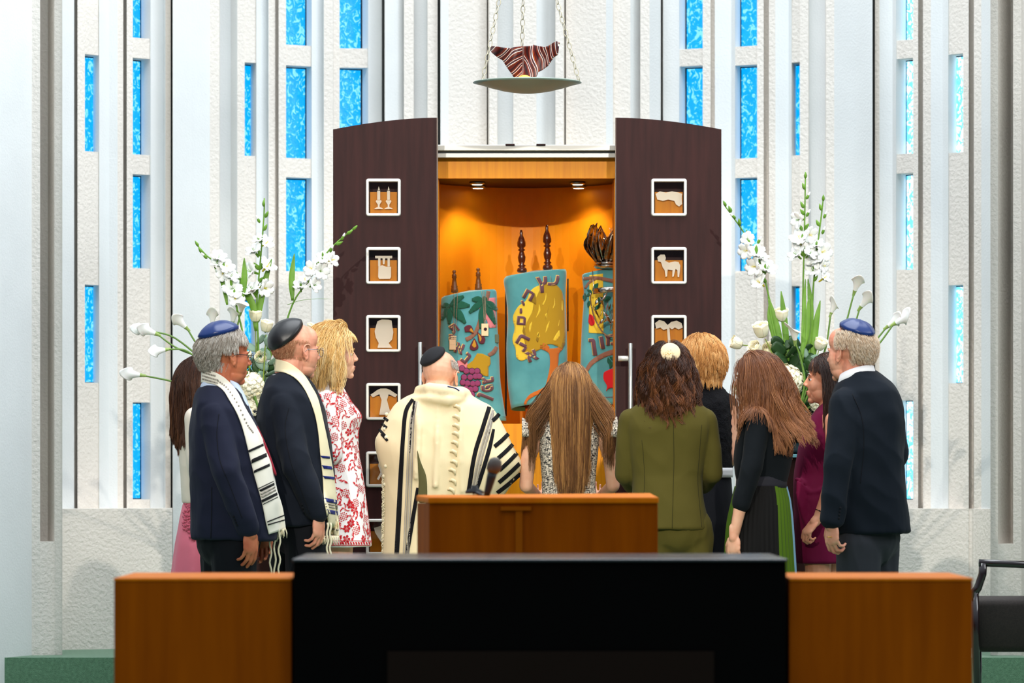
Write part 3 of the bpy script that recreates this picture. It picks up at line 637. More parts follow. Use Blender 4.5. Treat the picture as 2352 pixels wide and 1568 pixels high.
M_shine = mat('polished_silver', (205, 196, 184), .10, 1.0, bump=(40, .3, .01)); M_bronze = mat('dark_silver_blade', (150, 134, 116), .16, 1.0, bump=(60, .4, .01))
cr = empty('crown_ornament', P(1395, 620, 22.62), 'polished silver flame shaped crown on top of the right scroll', 'crown')
rr_ = random.Random(3); cc = P(1396, 612, 22.62)
g = G(); g.lathe([(.062, -.012), (.078, 0), (.078, .006), (.07, .006)], cc, 32); g.lathe([(.055, .006), (.072, .012), (.072, .022), (.055, .022)], cc, 32); g.obj('rim', M_shine, cr)
for i in range(38):
    a = 2*math.pi*i/38 + rr_.uniform(-.1, .1); out = Vector((math.cos(a), math.sin(a), 0)); tn = Vector((-math.sin(a), math.cos(a), 0)); h = rr_.uniform(.13, .205); R0 = (.058, .042, .025)[i % 3]
    g = G(); V = []; k_ = 8; lean = rr_.uniform(.2, .6)
    for k in range(k_+1):
        t = k/k_; wd = .027*(1-t**3)*(.55+.9*t) + .0008; c = cc + Vector((0, 0, .02+h*t)) + out*(R0+.05*math.sin(t*2.4)) + tn*(lean*.07*t*t); q = tn*math.cos(t*1.2)+out*math.sin(t*1.2)
        V += [c - q*wd, c + out*.006, c + q*wd]
    g.put(V, [f for k in range(k_) for f in ((k*3, k*3+1, k*3+4, k*3+3), (k*3+1, k*3+2, k*3+5, k*3+4))])
    o = g.obj('flame', M_shine if i % 3 else M_bronze, cr); sm = o.modifiers.new('t', 'SOLIDIFY'); sm.thickness = .002
bp = empty('breastplate', P(1395, 715, 22.5), 'silver breastplate with jumbled metal flames hanging on the right scroll', 'breastplate')
DB = 22.53
g = G(); q = [tuple(v) for v in spline([(1356,672),(1358,700),(1368,736),(1388,766),(1410,772),(1432,766),(1452,736),(1462,700),(1464,672)], 40)]; g.tube([P(x, y, DB) for x, y in q], .0035, 8); g.obj('rim', M_shine, bp)
g = G(); g.tube([P(1362, 669, DB), P(1395, 665, DB-.012), P(1420, 664, DB-.012), P(1458, 668, DB)], .0155, 10, flat=.35, up=(0, 0, 1)); g.obj('top_bar', M_shine, bp)
for i in range(46):
    x = rr_.uniform(1366, 1450); y = rr_.uniform(690, 764); 
    if ((x-1410)/50)**2 + ((y-700)/66)**2 > 1: continue
    a = rr_.uniform(-.7, .7); L = rr_.uniform(18, 34); p0 = P(x, y, DB+rr_.uniform(-.012, .012)); p1 = P(x+L*math.sin(a), y-L*math.cos(a), DB-.02*rr_.random())
    g = G(); g.tube([p0, p0.lerp(p1, .4) + Vector((.006*a, -.006, 0)), p1], [.001, .010*rr_.uniform(.5, 1), .0006], 6, flat=.3); g.obj('flame', (M_shine, M_bronze, M_shine, FEL['red'])[i % 4 if i % 8 == 3 else i % 3], bp)
g = G(); g.tube([P(1364, 666, DB), P(1362, 640, 22.56), P(1361, 622, 22.6)], .002, 6); g.tube([P(1456, 666, DB), P(1458, 640, 22.56), P(1459, 618, 22.6)], .002, 6); g.obj('chain', M_chain, bp)
# ---------------------------------------------------------------- hanging lamp
M_bowl = mat('frosted_bowl', (150, 166, 156), .45, .2, var=(3, (132, 150, 142)))
M_link = mat('aged_chain', (186, 180, 160), .35, .8, bump=(400, .4, .002))
DL = 21.4
hl = empty('eternal_lamp', P(1212, 185, DL), 'hanging eternal lamp: striped art glass flame in a shallow grey green bowl on chains', 'lamp')
c = P(1211, 190, DL); Rb = X(1336, DL) - X(1211, DL)
prof = [(.004, -.053), (.05, -.0505), (.12, -.040), (.19, -.022), (.24, -.006), (Rb, .0), (Rb-.004, .004), (.24, .000), (.19, -.014), (.12, -.032), (.05, -.042), (.004, -.044)]
g = G(); g.lathe(prof, c, 96); g.obj('bowl', M_bowl, hl)
def flame_mat():
    m = bpy.data.materials.new('striped_art_glass'); m.use_nodes = True; nt = m.node_tree; b = nt.nodes['Principled BSDF']; L = nt.links
    t = nt.nodes.new('ShaderNodeTexCoord'); w_ = nt.nodes.new('ShaderNodeTexWave'); w_.inputs['Scale'].default_value = 1.15; w_.inputs['Distortion'].default_value = 8; w_.inputs['Detail'].default_value = 2; w_.inputs['Detail Scale'].default_value = 1.0
    r = nt.nodes.new('ShaderNodeValToRGB'); L.new(t.outputs['UV'], w_.inputs['Vector']); L.new(w_.outputs[0], r.inputs[0]); cr = r.color_ramp
    cr.elements[0].color = lin((34, 10, 12)); cr.elements[1].color = lin((70, 24, 20))
    for p, c in ((.25, (104, 26, 12)), (.45, (52, 14, 14)), (.60, (170, 76, 22)), (.68, (60, 18, 14)), (.76, (236, 226, 214)), (.82, (240, 236, 232)), (.88, (60, 40, 56))): e = cr.elements.new(p); e.color = lin(c)
    L.new(r.outputs[0], b.inputs['Base Color']); b.inputs['Roughness'].default_value = .35; b.inputs['Specular IOR Level'].default_value = .25
    return m
M_fl = flame_mat()
g = G(); out = [(792,1180),(760,1120),(700,1030),(610,900),(540,850),(470,790),(436,735),(480,692),(560,700),(650,715),(740,720),(830,708),(905,690),(960,690),(1080,684),(1200,700),(1245,705),(1290,690),(1350,660),(1440,622),(1475,640),(1462,720),(1450,820),(1380,870),(1300,990),(1220,1050),(1150,1085),(1118,1180)]
op = [(1060+x/6.533, y/6.533) for x, y in out]; v2, f = inpoly(op, 4.0)
def fy(px, py):
    u = (px-1211)/70; v = (py-105)/75; return DL - .012 + .05*math.sin(u*3.2+.6)*(1-v*.8) + .02*math.sin(u*9+v*3)*(1-v)
V = [P(p.x, p.y, fy(p.x, p.y)) for p in v2]
o = add('glass_flame', V, f, M_fl, hl); uv = o.data.uv_layers.new(name='UVMap')
for pl in o.data.polygons:
    for li, vi in zip(pl.loop_indices, pl.vertices):
        x, y = v2[vi]; a = math.radians(60 if x < 1199 else -8); u = (x-1199)*math.cos(a)+(y-100)*math.sin(a); vv = -(x-1199)*math.sin(a)+(y-100)*math.cos(a); uv.data[li].uv = (u/60+.07*math.sin(vv/14)+(0 if x < 1199 else 5), vv/160)
s_ = o.modifiers.new('t', 'SOLIDIFY'); s_.thickness = .008
M_flame = mat('glowing_lamp_core', (255, 150, 40), .5, emit=5)
g = G(); g.ell(P(1205, 180, DL-.055), (.030, .016, .016)); g.obj('lit_bulb', M_flame, hl)
def chain(a, b, name='chain', L=.040, r=.0022, w=.0085):
    a = Vector(a); b = Vector(b); d = b - a; n = int(d.length/(L*.82)); t = d.normalized(); g = G(); up = Vector((0, 1, 0)); s1 = (up - t*up.dot(t)).normalized(); s2 = t.cross(s1)
    for k in range(n):
        c = a + d*((k+.5)/n); sd = s2 if k % 2 else (s1*.9+s2*.45).normalized(); pts = []
        for q in range(12):
            th = 2*math.pi*q/12; pts.append(c + t*(L/2*math.cos(th)) + sd*(w*math.sin(th)*(1.15 if abs(math.cos(th)) < .6 else 1)))
        pts.append(pts[0]); pts.append(pts[1]); g.tube(pts, r, 6, False)
    g.obj(name, M_link, hl)
DT = DL
chain(P(1108, 187, DL-.06), P(1166, -95, DL-.02)); chain(P(1330, 187, DL-.06), P(1253, -95, DL-.02)); chain(P(1199, 106, DL+.04), P(1204, -95, DL))
g = G(); g.tube([P(1199, 187, DL+.1), P(1199, 106, DL+.04)], .002, 6); g.obj('rear_rod', M_link, hl)
for a in (1108, 1330):
    g = G(); p = P(a, 187, DL-.06); g.tube([p+Vector((0, 0, .012)), p+Vector((0, 0, -.004))], .005, 8); g.obj('chain_hook', M_link, hl)
# ---------------------------------------------------------------- lecterns
M_lect = mat('cherry_veneer', (172, 84, 1), .6, spec=.05, var=(4, (150, 70, 1)), stretch=(5, 5, .4))
M_lblk = mat('black_laminate', (4, 3, 3), .6, spec=.05)
M_brn = mat('dark_stained_panel', (26, 13, 6), .6, spec=.12)
lc = empty('lectern', (X(1236, 16), 16.3, 0), 'orange wooden lectern with a sloping top standing behind the black desk', 'lectern')
zt = Z(1150, 16); D_ = 16.0
g = G(); g.prism([(X(986, D_), D_), (X(1511, D_), D_), (X(1505, D_), D_+.55), (X(958, D_+.3), D_+.3)], .05, zt-.01); g.obj('cabinet', M_lect, lc, False, .004)
g = G(); V = []
pl = [(X(984, D_), D_-.01), (X(1513, D_), D_-.01), (X(1507, D_), D_+.58), (X(956, D_+.3), D_+.30)]
n = 4; zz = [zt-.002, zt-.002, zt+.010, zt+.004]
g.put([(x, y, z-.008) for (x, y), z in zip(pl, zz)] + [(x, y, z+.016) for (x, y), z in zip(pl, zz)], [(3,2,1,0),(4,5,6,7),(0,1,5,4),(1,2,6,5),(2,3,7,6),(3,0,4,7)])
g.obj('top', mat('lit_cherry_top', (240, 132, 6), .55, spec=.1, var=(4, (226, 116, 4)), stretch=(5, 5, .4)), lc, False, .006)  # paler copy of the cherry: light caught by the top is in the colour
M_br = mat('old_brass', (130, 84, 20), .4, .6)
g = G(); g.box((X(1150, D_), D_-.012, Z(1172, D_)), (X(1220, D_), D_-.002, Z(1163, D_))); g.box((X(1184, D_), D_-.008, Z(1275, D_)), (X(1200, D_), D_-.002, Z(1170, D_))); g.obj('front_fitting', mat('cherry_batten', (170, 88, 6), .6, spec=.06), lc, False)
# dark reading desk with lower wings
dk = empty('reading_desk', (X(1240, 14), 14.4, 0), 'wide black reading desk in the foreground between two orange side wings', 'desk')
D_ = 14.0; zt = Z(1290, D_)
g = G(); g.box((X(674, D_), D_, 0), (X(1806, D_), D_+.9, zt)); g.obj('body', M_lblk, dk, False, .004)
g = G(); g.box((X(671, D_), D_-.015, zt), (X(1809, D_), D_+.92, zt+.010)); g.obj('top', mat('black_glossy_top', (40, 44, 50), .22), dk, False, .004)
g = G(); g.box((X(890, D_), D_-.012, .05), (X(1640, D_), D_-.001, Z(1495, D_))); g.obj('recessed_panel', M_brn, dk, False)
wl1 = empty('desk_wing', (X(466, 14.1), 14.4, 0), 'orange wooden wing panel at the left end of the black desk', 'desk wing')
D_ = 14.05; g = G(); g.box((X(262, D_), D_, 0), (X(670, D_), D_+.75, Z(1334, D_))); g.obj('body', M_lect, wl1, False, .004)
g = G(); g.box((X(261, D_), D_-.004, Z(1334, D_)), (X(670, D_), D_+.75, Z(1327, D_))); g.obj('top', MATS['lit_cherry_top'], wl1, False, .003)
wr1 = empty('desk_wing', (X(2022, 14.1), 14.4, 0), 'orange wooden wing panel at the right end of the black desk', 'desk wing')
g = G(); g.box((X(1812, D_), D_, 0), (X(2234, D_), D_+.75, Z(1334, D_))); g.obj('body', M_lect, wr1, False, .004)
g = G(); g.box((X(1812, D_), D_-.004, Z(1334, D_)), (X(2235, D_), D_+.75, Z(1327, D_))); g.obj('top', MATS['lit_cherry_top'], wr1, False, .003)
# microphones
M_mic = mat('microphone_black', (26, 28, 32), .5); M_grille = mat('microphone_grille', (96, 90, 84), .5, .5, bump=(700, .8, .002))
def mic(label, base, pts, rad, head_at, hd, hl_):
    r = empty('microphone', base, label, 'microphone'); g = G(); g.tube([Vector(p) for p in spline([tuple(v) for v in pts], 24)], rad, 8); g.obj('gooseneck', M_mic, r)
    h = Vector(head_at); d = Vector(hd).normalized(); g = G(); g.lathe([(.010, 0), (.013, .02), (.017, hl_*.8), (.018, hl_)], h, 16, True, d); g.obj('body', M_mic, r)
    g = G(); g.lathe([(.018, hl_), (.026, hl_+.012), (.028, hl_+.03), (.022, hl_+.05), (.008, hl_+.06)], h, 16, True, d); g.obj('grille', M_grille, r)
    g = G(); g.lathe([(.035, 0), (.035, .008), (.012, .02), (.012, .03)], base, 20); g.obj('base', M_mic, r)
b0 = P(1090, 1150, 16.3); b0.z = Z(1150, 16) + .026
mic('black microphone leaning over the lectern in front of the striped prayer shawl', b0, [b0, b0 + Vector((-.01, 0, .01)), P(1118, 1142, 16.2)], .006, P(1117, 1140, 16.2), (.13, .02, .5), .09)
# ---------------------------------------------------------------- armchair at the right edge
M_ebony = mat('black_lacquer', (30, 14, 16), .18, coat=.6); M_uph = mat('brown_woven_upholstery', (46, 36, 30), .8, bump=(260, .6, .002), var=(120, (34, 26, 22)))
ac = empty('armchair', (X(2400, 19.2), 19.4, 0), 'black lacquered armchair with brown woven upholstery at the right edge beside the wall', 'armchair')
D_ = 19.0; g = G()
pts = [P(2237, 1420, D_), P(2238, 1370, D_), P(2252, 1335, D_), P(2254, 1292, D_), P(2275, 1292, D_+.0), P(2352, 1297, D_), P(2420, 1300, D_+.05)]
g = G(); g.tube([P(2228, 1375, D_), P(2246, 1350, D_), P(2257, 1318, D_), P(2258, 1293, D_)], .018, 10); g.tube([P(2248, 1292, D_), P(2300, 1294, D_), P(2420, 1299, D_)], .016, 10, flat=.9); g.tube([P(2239, 1360, D_), P(2240, 1440, D_), P(2246, 1640, D_)], [.018, .018, .014], 10)
g.obj('arm_frame', M_ebony, ac)
g = G(); g.tube([P(2420, 1296, D_), P(2424, 1640, D_)], .018, 10); g.obj('leg', M_ebony, ac)
for pz in (2246, 2424):
    g = G(); g.tube([P(pz, 1430, D_+.55), P(pz, 1640, D_+.5)], .018, 10); g.obj('leg', M_ebony, ac)
g = G()
sec = [(1376, 2252, 2425), (1371, 2256, 2421)]
V0 = [P(2238, 1374, D_+.02), P(2428, 1374, D_+.02)]
g.box((X(2242, D_), D_+.02, Z(1498, D_)), (X(2426, D_), D_+.56, Z(1376, D_))); o = g.obj('seat', M_uph, ac, True, .03)
g = G(); g.box((X(2395, D_), D_+.02, Z(1376, D_)), (X(2430, D_), D_+.56, Z(1150, D_))); g.obj('backrest', M_uph, ac, True, .03)
# ---------------------------------------------------------------- people: shared builders
def fast_mesh(name, V, Q):
    me = bpy.data.meshes.new(name); me.vertices.add(len(V)); me.vertices.foreach_set('co', np.asarray(V, np.float32).ravel())
    k = Q.shape[1]; me.loops.add(Q.size); me.loops.foreach_set('vertex_index', Q.astype(np.int32).ravel()); me.polygons.add(len(Q))
    me.polygons.foreach_set('loop_start', np.arange(0, Q.size, k, dtype=np.int32)); me.update(calc_edges=True); me.validate(); return me
def skin(name, col, col2): return mat(name, col, .5, sss=.12, bump=(160, .12, .002), var=(16, col2), spec=.35)
def fabric(name, col, rough=.85, amt=.10, sc=500, st=.25, sheen=.03): return mat(name, col, rough, bump=(sc, st, .0012), var=(3.0, amt), sheen=sheen, spec=.15)
def hair_mat(name, dark, mid, light, rough=.38):
    m = bpy.data.materials.new(name); m.use_nodes = True; nt = m.node_tree; b = nt.nodes['Principled BSDF']; L = nt.links
    a = nt.nodes.new('ShaderNodeAttribute'); a.attribute_name = 'tone'; r = nt.nodes.new('ShaderNodeValToRGB'); L.new(a.outputs['Fac'], r.inputs[0])
    r.color_ramp.elements[0].color = lin(dark); r.color_ramp.elements[1].color = lin(light); e = r.color_ramp.elements.new(.5); e.color = lin(mid)
    L.new(r.outputs[0], b.inputs['Base Color']); b.inputs['Roughness'].default_value = rough; b.inputs['Specular IOR Level'].default_value = .45; return m
class Head:
    def __init__(s, px, top, D, yaw, hs=1.0, pitch=0.0, roll=0.0):
        s.D = D; s.hs = hs; s.R = Euler((math.radians(pitch), math.radians(roll), 0)).to_matrix(); s.R = Matrix.Rotation(math.radians(yaw), 3, 'Z') @ s.R
        s.c = Vector((X(px, D), D, Z(top, D) - .121*hs)); s.M = Matrix.Translation(s.c) @ (s.R.to_4x4()) @ Matrix.Scale(hs, 4)
        s.yaw = yaw
    def w(s, p): return s.M @ Vector(p)
    def prims(s, g, female=False, ears=True, jaw=1.0, neck_to=None, neck_r=.056):
        h = G(); j = jaw*(.90 if female else 1)
        h.ell((0, -.012, .035), (.076, .097, .086)); h.ell((0, .035, -.02), (.063*j, .062, .078)); h.ell((0, .032, -.072), (.052*j, .052, .038)); h.ell((0, .045, .055), (.06, .048, .055))
        h.ell((0, .076, -.094), (.020, .017, .016)); h.ell((0, .081, .020), (.044, .014, .010)); h.ell((0, .080, -.062), (.028, .016, .024))
        h.cap_((0, .087, .020), .0062, (0, .108 if female else .113, -.020), .0092)
        for sx_ in (-1, 1):
            h.ell((sx_*.010, .100, -.025), (.0070, .010, .0065)); h.ell((sx_*.030, .055, -.026), (.027, .025, .036)); h.ell((sx_*.030, .034, -.056), (.024, .038, .040))
        h.ell((0, .092, -.055), (.019, .010, .005)); h.ell((0, .090, -.066), (.016, .010, .0055))
        if ears:
            for sx_ in (-1, 1):
                h.ell((sx_*.079, -.002, -.008), (.0055, .016, .026), rot=Matrix.Rotation(math.radians(12), 3, 'X'))
                pts = [(sx_*(.079+.009*math.sin(max(a, 0)*.8)), -.004-.018*math.cos(a)*-1*(-1) , -.002+.029*math.sin(a)) for a in np.linspace(-1.2, 3.6, 12)]
                pts = [(sx_*.084, .006-.020*math.sin(t)-.004, .024*math.cos(t)+.004) for t in np.linspace(-.7, 3.0, 12)]
                h.tube(pts, .0042, 8); h.ell((sx_*.081, .002, -.030), (.006, .008, .009))
        h.cap_((0, -.025, -.05), neck_r/s.hs, (0, -.032, -.10), neck_r/s.hs)
        g.put([s.M @ Vector(v) for v in h.V], h.F)
        if neck_to is not None: g.cap_(s.w((0, -.03, -.08)), neck_r, neck_to, neck_r*1.08)
    def eyes(s, parent, brow=None, lips=None, sides=(-1, 1)):
        wht = mat('eye_white', (206, 192, 184), .3); iris = mat('eye_iris', (48, 34, 26), .2); lash = mat('dark_lash', (38, 26, 22), .7)
        for sd in sides:
            g = G(); g.ell((sd*.030, .0750, .001), (.0105, .0115, .0075)); g.V = [s.M @ Vector(v) for v in g.V]; e = g.obj('eye', wht, parent)
            g = G(); g.ell((sd*.031, .0828, .001), (.0056, .0050, .0056)); g.V = [s.M @ Vector(v) for v in g.V]; g.obj('iris', iris, e)
            g = G(); g.tube([(sd*.019, .086, .002), (sd*.030, .0895, .0065), (sd*.043, .081, .002)], [.001, .0022, .001], 6); g.V = [s.M @ Vector(v) for v in g.V]; g.obj('eyelid', lash, e)
            if brow:
                g = G(); g.tube([(sd*.014, .0955, .022), (sd*.032, .0945, .028), (sd*.050, .078, .021)], [.0025, .0035, .001], 6, flat=.6); g.V = [s.M @ Vector(v) for v in g.V]; g.obj('eyebrow', brow, parent)
        if lips:
            g = G(); g.ell((0, .0945, -.0555), (.018, .0085, .0040)); g.ell((0, .0925, -.0635), (.015, .008, .0046)); g.V = [s.M @ Vector(v) for v in g.V]; g.obj('lips', lips, parent)
    def kippah(s, m, parent, axis=(0, -.45, .9), ang=50, lift=.008, seams=6, seam_m=None):
        ax = Vector(axis).normalized(); q = Vector((0, 0, 1)).rotation_difference(ax); c = Vector((0, -.010, .035)); r = Vector((.079, .100, .089))
        R = []; n = 48
        for i in range(13):
            th = math.radians(max(.5, ang*i/12)); ring = []
            for k in range(n):
                a = 2*math.pi*k/n; d = q @ Vector((math.sin(th)*math.cos(a), math.sin(th)*math.sin(a), math.cos(th)))
                lf = lift + .005*(1-abs(math.cos(a*seams/2)))*math.sin(th)/math.sin(math.radians(ang)) + .006*(1-(i/12)**2); 
                if i == 12: lf = .0035
                p = Vector((d.x*r.x, d.y*r.y, d.z*r.z)); ring.append(s.M @ (c + p + d*lf))
            R.append(ring)
        g = G().rings(R, False); g.F.append(tuple(range(n))); o = g.obj('kippah', m, parent); sm = o.modifiers.new('t', 'SOLIDIFY'); sm.thickness = .002; sm.offset = -1
        g = G(); g.tube(R[12] + R[12][:2], .0016, 6, False); g.obj('kippah_trim', seam_m or m, o)
        if seams:
            for k in range(seams):
                g = G(); kk = int(n*(k)/seams) % n; g.tube([R[i][kk] + (R[i][kk]-s.c).normalized()*.0005 for i in range(13)], .0014, 5); g.obj('kippah_seam', seam_m or m, o)
        return o
def strands(name, m, parent, head, n, length, region, colliders, crown=(0, -.02, 1), grav=.25, thick=.02, wave=0.0, wfreq=16, clump=.4, rad=.0011, seed=1, comb=None, stepn=16, tones=(.15, .95), lenvar=.2, inflate=1.05, K=60, tipcurl=0.0, base=True, ext=None, fade=None):
    """locks of hair that lie over the head and shoulders and fall"""
    n = int(n*1.7); K = int(K*1.5); rad = rad*.66
    r = np.random.default_rng(seed); c = np.array(head.c); R = np.array(head.R); hs = head.hs
    rad3 = np.array([.078, .100, .089])*hs; off = R @ np.array([0, -.012, .035])*hs
    D = r.normal(size=(n*12, 3)); D /= np.linalg.norm(D, axis=1)[:, None]; D = D[[bool(region(*d)) for d in D]][:n]; n = len(D)
    loc = D*rad3*(1.0); pos = loc @ R.T + c + off
    cr = np.array(crown, float); cr /= np.linalg.norm(cr)
    away = D - cr; nrm = D/rad3; nrm /= np.linalg.norm(nrm, axis=1)[:, None]; away -= nrm*(away*nrm).sum(1)[:, None]; away /= np.linalg.norm(away, axis=1)[:, None]+1e-6
    if comb is not None: away = away*.4 + np.array(comb)
    vel = away @ R.T + (nrm @ R.T)*.25; vel /= np.linalg.norm(vel, axis=1)[:, None]
    layer = r.random(n)**.8*thick; L = length*(1-lenvar*r.random(n)); ds = (L/(stepn-1))[:, None]; g = np.array([0, 0, -1.0]); path = [pos.copy()]
    cols = [(c+off, rad3*inflate, R)] + [(np.array(a), np.array(b), np.array(q) if q is not None else np.eye(3)) for a, b, q in colliders]
    for k in range(stepn-1):
        vel = vel*(1-grav) + g*grav; vel /= np.linalg.norm(vel, axis=1)[:, None]; pos = pos + vel*ds
        for cc_, rr3, RR in cols:
            q = (pos-cc_) @ RR; rl = rr3 + layer[:, None]; u = q/rl; l = np.linalg.norm(u, axis=1); ins = l < 1
            if ins.any():
                q[ins] = q[ins]/l[ins][:, None]; new = q[ins] @ RR.T + cc_; 
                pos[ins] = new
        v2 = pos - path[-1]; ln = np.linalg.norm(v2, axis=1)[:, None]+1e-9; vel = .5*vel + .5*v2/ln; vel /= np.linalg.norm(vel, axis=1)[:, None]; path.append(pos.copy())
    A = np.array(path)  # step, n, 3
    gi = r.choice(n, min(K, n), replace=False); d2 = ((A[3][:, None, :] - A[3][gi][None])**2).sum(2); own = d2.argmin(1); t = np.linspace(0, 1, stepn)[:, None, None]
    A = A*(1-clump*t) + A[:, gi[own]]*(clump*t)
    if wave:
        ph = r.random(len(gi))*6.28; sd = r.normal(size=(len(gi), 3)); sd /= np.linalg.norm(sd, axis=1)[:, None]; sd2 = np.roll(sd, 1, axis=1)
        s_ = (np.arange(stepn)[:, None]*ds[:, 0][None])
        A += wave*np.minimum(1, t*2.2)*(np.sin(s_*wfreq*2 + ph[own][None])[..., None]*sd[own][None] + .6*np.cos(s_*wfreq*2.3+ph[own][None])[..., None]*sd2[own][None])
    A += r.normal(size=A.shape)*.0006
    if ext: A = ext(A, t)
    T = np.gradient(A, axis=0); T /= np.linalg.norm(T, axis=2)[..., None]+1e-9; up = np.array([.3, .9, .2]); S1 = np.cross(T, up); S1 /= np.linalg.norm(S1, axis=2)[..., None]+1e-9; S2 = np.cross(T, S1)
    w_ = rad*(.5 + .9*np.sin(np.clip(np.linspace(0, 1, stepn), .06, .97)*3.0))[:, None, None]*(.7+.6*r.random(n))[None, :, None]
    V = np.stack([A + (S1*math.cos(a) + S2*math.sin(a))*w_ for a in (0, 2.09, 4.19)], 2)  # step,n,3ring,3
    V = V.transpose(1, 0, 2, 3).reshape(-1, 3); idx = np.arange(n*stepn*3).reshape(n, stepn, 3); Q = []
    for a in range(3):
        b = (a+1) % 3; Q.append(np.stack([idx[:, :-1, a], idx[:, :-1, b], idx[:, 1:, b], idx[:, 1:, a]], -1).reshape(-1, 4))
    Q = np.concatenate(Q); ct = r.random(len(gi)); tone = tones[0] + (tones[1]-tones[0])*np.clip(.55*ct[own] + .45*r.random(n), 0, 1)
    tn = np.repeat(tone[:, None], stepn*3, 1)
    if fade: tn = tn + fade*np.repeat(np.linspace(-.5, .5, stepn), 3)[None]
    tn = np.clip(tn, 0, 1).ravel()
    if base:
        u, v = 40, 26; B = []; ok = []
        for j in range(v):
            th = math.pi*(j+.5)/v
            for i in range(u):
                a = 2*math.pi*i/u; d = np.array([math.sin(th)*math.cos(a), math.sin(th)*math.sin(a), math.cos(th)]); B.append((d*rad3*(inflate-.012)) @ R.T + c + off); ok.append(bool(region(*d)))
        n0 = len(V); q2 = [[n0+j*u+i, n0+j*u+(i+1) % u, n0+(j+1)*u+(i+1) % u, n0+(j+1)*u+i] for j in range(v-1) for i in range(u) if ok[j*u+i] and ok[(j+1)*u+i] and ok[j*u+(i+1) % u]]
        if ok[0]: q2 += [[n0+i, n0+i+1, n0+u-2-i, n0+u-1-i] for i in range(u//2-1)]
        V = np.concatenate([V, np.array(B)]); tn = np.concatenate([tn, np.full(len(B), tones[0]+.12)])
        if q2: Q = np.concatenate([Q, np.array(q2)])
    me = fast_mesh(name, V, Q); at = me.attributes.new('tone', 'FLOAT', 'POINT'); at.data.foreach_set('value', tn[:len(me.vertices)].astype(np.float32))
    return link_mesh(name, me, m, parent)
def outl(g, L, R, D, ry, n=44, m=36, e=.85, cy=None, fold=0, ff=7, mod=None, tilt=0.0):
    """body of a garment between two silhouettes (top to bottom), ry=[(y, half depth)], cy=[(y, depth shift)]"""
    A = spline(L, n); B = spline(R, n); rings = []
    for i in range(n):
        y = (A[i][1]+B[i][1])/2; r = interp(ry, y)[0]; c = interp(cy, y)[0] if cy else 0; ring = []
        xl, xr = X(A[i][0], D), X(B[i][0], D); zl, zr = Z(A[i][1], D), Z(B[i][1], D); q = (xr-xl)/2; t = i/(n-1)
        for k in range(m):
            a = 2*math.pi*k/m; co, si = math.cos(a), math.sin(a); f = 1 + (fold*t*math.sin(a*ff + 2*math.sin(t*3)) if fold else 0)
            if mod: f *= mod(a, t)
            x = (xl+xr)/2 + q*abs(co)**e*(1 if co > 0 else -1)*(1 + (f-1)); ring.append((x, D + c + r*abs(si)**e*(1 if si > 0 else -1)*f + tilt*(x-(xl+xr)/2), zl + (zr-zl)*((xr-xl) and (x-xl)/(xr-xl))))
        rings.append(ring)
    g.rings(rings); return rings
def limb(g, pts, n=16):
    """pts = world (Vector, radius)"""
    for a, b in zip(pts[:-1], pts[1:]): g.cap_(a[0], a[1], b[0], b[1], n)
def LP(px, py, D, r): return (P(px, py, D), r)
def wrinkle(me, amp, sc=(9, 9, 5), ridge=True, zlim=None, seed=0.0):
    co = get_co(me); me.update(); N = np.empty(len(me.vertices)*3); me.vertices.foreach_get('normal', N); N = N.reshape(-1, 3); d = np.empty(len(co))
    for i, v in enumerate(co):
        p = Vector((v[0]*sc[0]+v[2]*2.2+seed, v[1]*sc[1], v[2]*sc[2]+seed)); x = noise.noise(p); y = noise.noise(p*2.3); d[i] = ((1-abs(x)*2.2) if ridge else x) + .35*y
    set_co(me, co + N*(d*amp)[:, None]); return me
def garment(name, g, m, parent, voxel=.008, it=5, amp=.003, sc=(9, 9, 5), seed=0.0, **props):
    me = smoothed(g.V, g.F, voxel, it); 
    if amp: wrinkle(me, amp, sc, seed=seed)
    return link_mesh(name, me, m, parent, **props)
def hand(g, w, d, nrm, thumb, s=1.0, curl=35, spread=1.0, tcurl=20):
    """w wrist, d towards the fingers, nrm palm facing, thumb = which side the thumb is (+1/-1 of d x nrm)"""
    w = Vector(w); d = Vector(d).normalized(); nrm = Vector(nrm); nrm = (nrm - d*nrm.dot(d)).normalized(); sd = d.cross(nrm)*thumb
    q = Matrix((sd, nrm, d)).transposed()
    g.ell(w + d*.050*s, (.040*s, .015*s, .052*s), rot=q); g.ell(w + d*.070*s, (.041*s, .013*s, .030*s), rot=q); g.cap_(w - d*.03*s, .027*s, w + d*.02*s, .026*s)
    for k, (o, L, r, b) in enumerate(((.030, .078, .0088, .086), (.010, .088, .0090, .092), (-.010, .082, .0086, .088), (-.029, .064, .0078, .078))):
        p = w + d*b*s + sd*o*s; a = math.radians(8 + curl*.4 + k*3); ax = sd; dd = d.copy(); 
        g.cap_(p - d*.02*s, r*1.05*s, p, r*1.05*s, 10)
        for j, f in enumerate((.45, .31, .24)):
            dd = d*math.cos(a) + nrm*math.sin(a) + sd*o*spread*1.2; dd.normalize(); p2 = p + dd*L*f*s; g.cap_(p, r*s*(1-.06*j), p2, r*s*(.94-.08*j), 10); p = p2; a += math.radians(curl)
    p = w + d*.028*s + sd*.026*s; a = math.radians(38)
    for j, (L, r) in enumerate(((.038, .0125), (.030, .0102), (.024, .0092))):
        dd = (d*math.cos(a) + sd*math.sin(a)*(1-.3*j) + nrm*(.35+.15*j)).normalized(); p2 = p + dd*L*s; g.cap_(p, r*s, p2, r*s*.88, 10); p = p2; a -= math.radians(tcurl*.6)
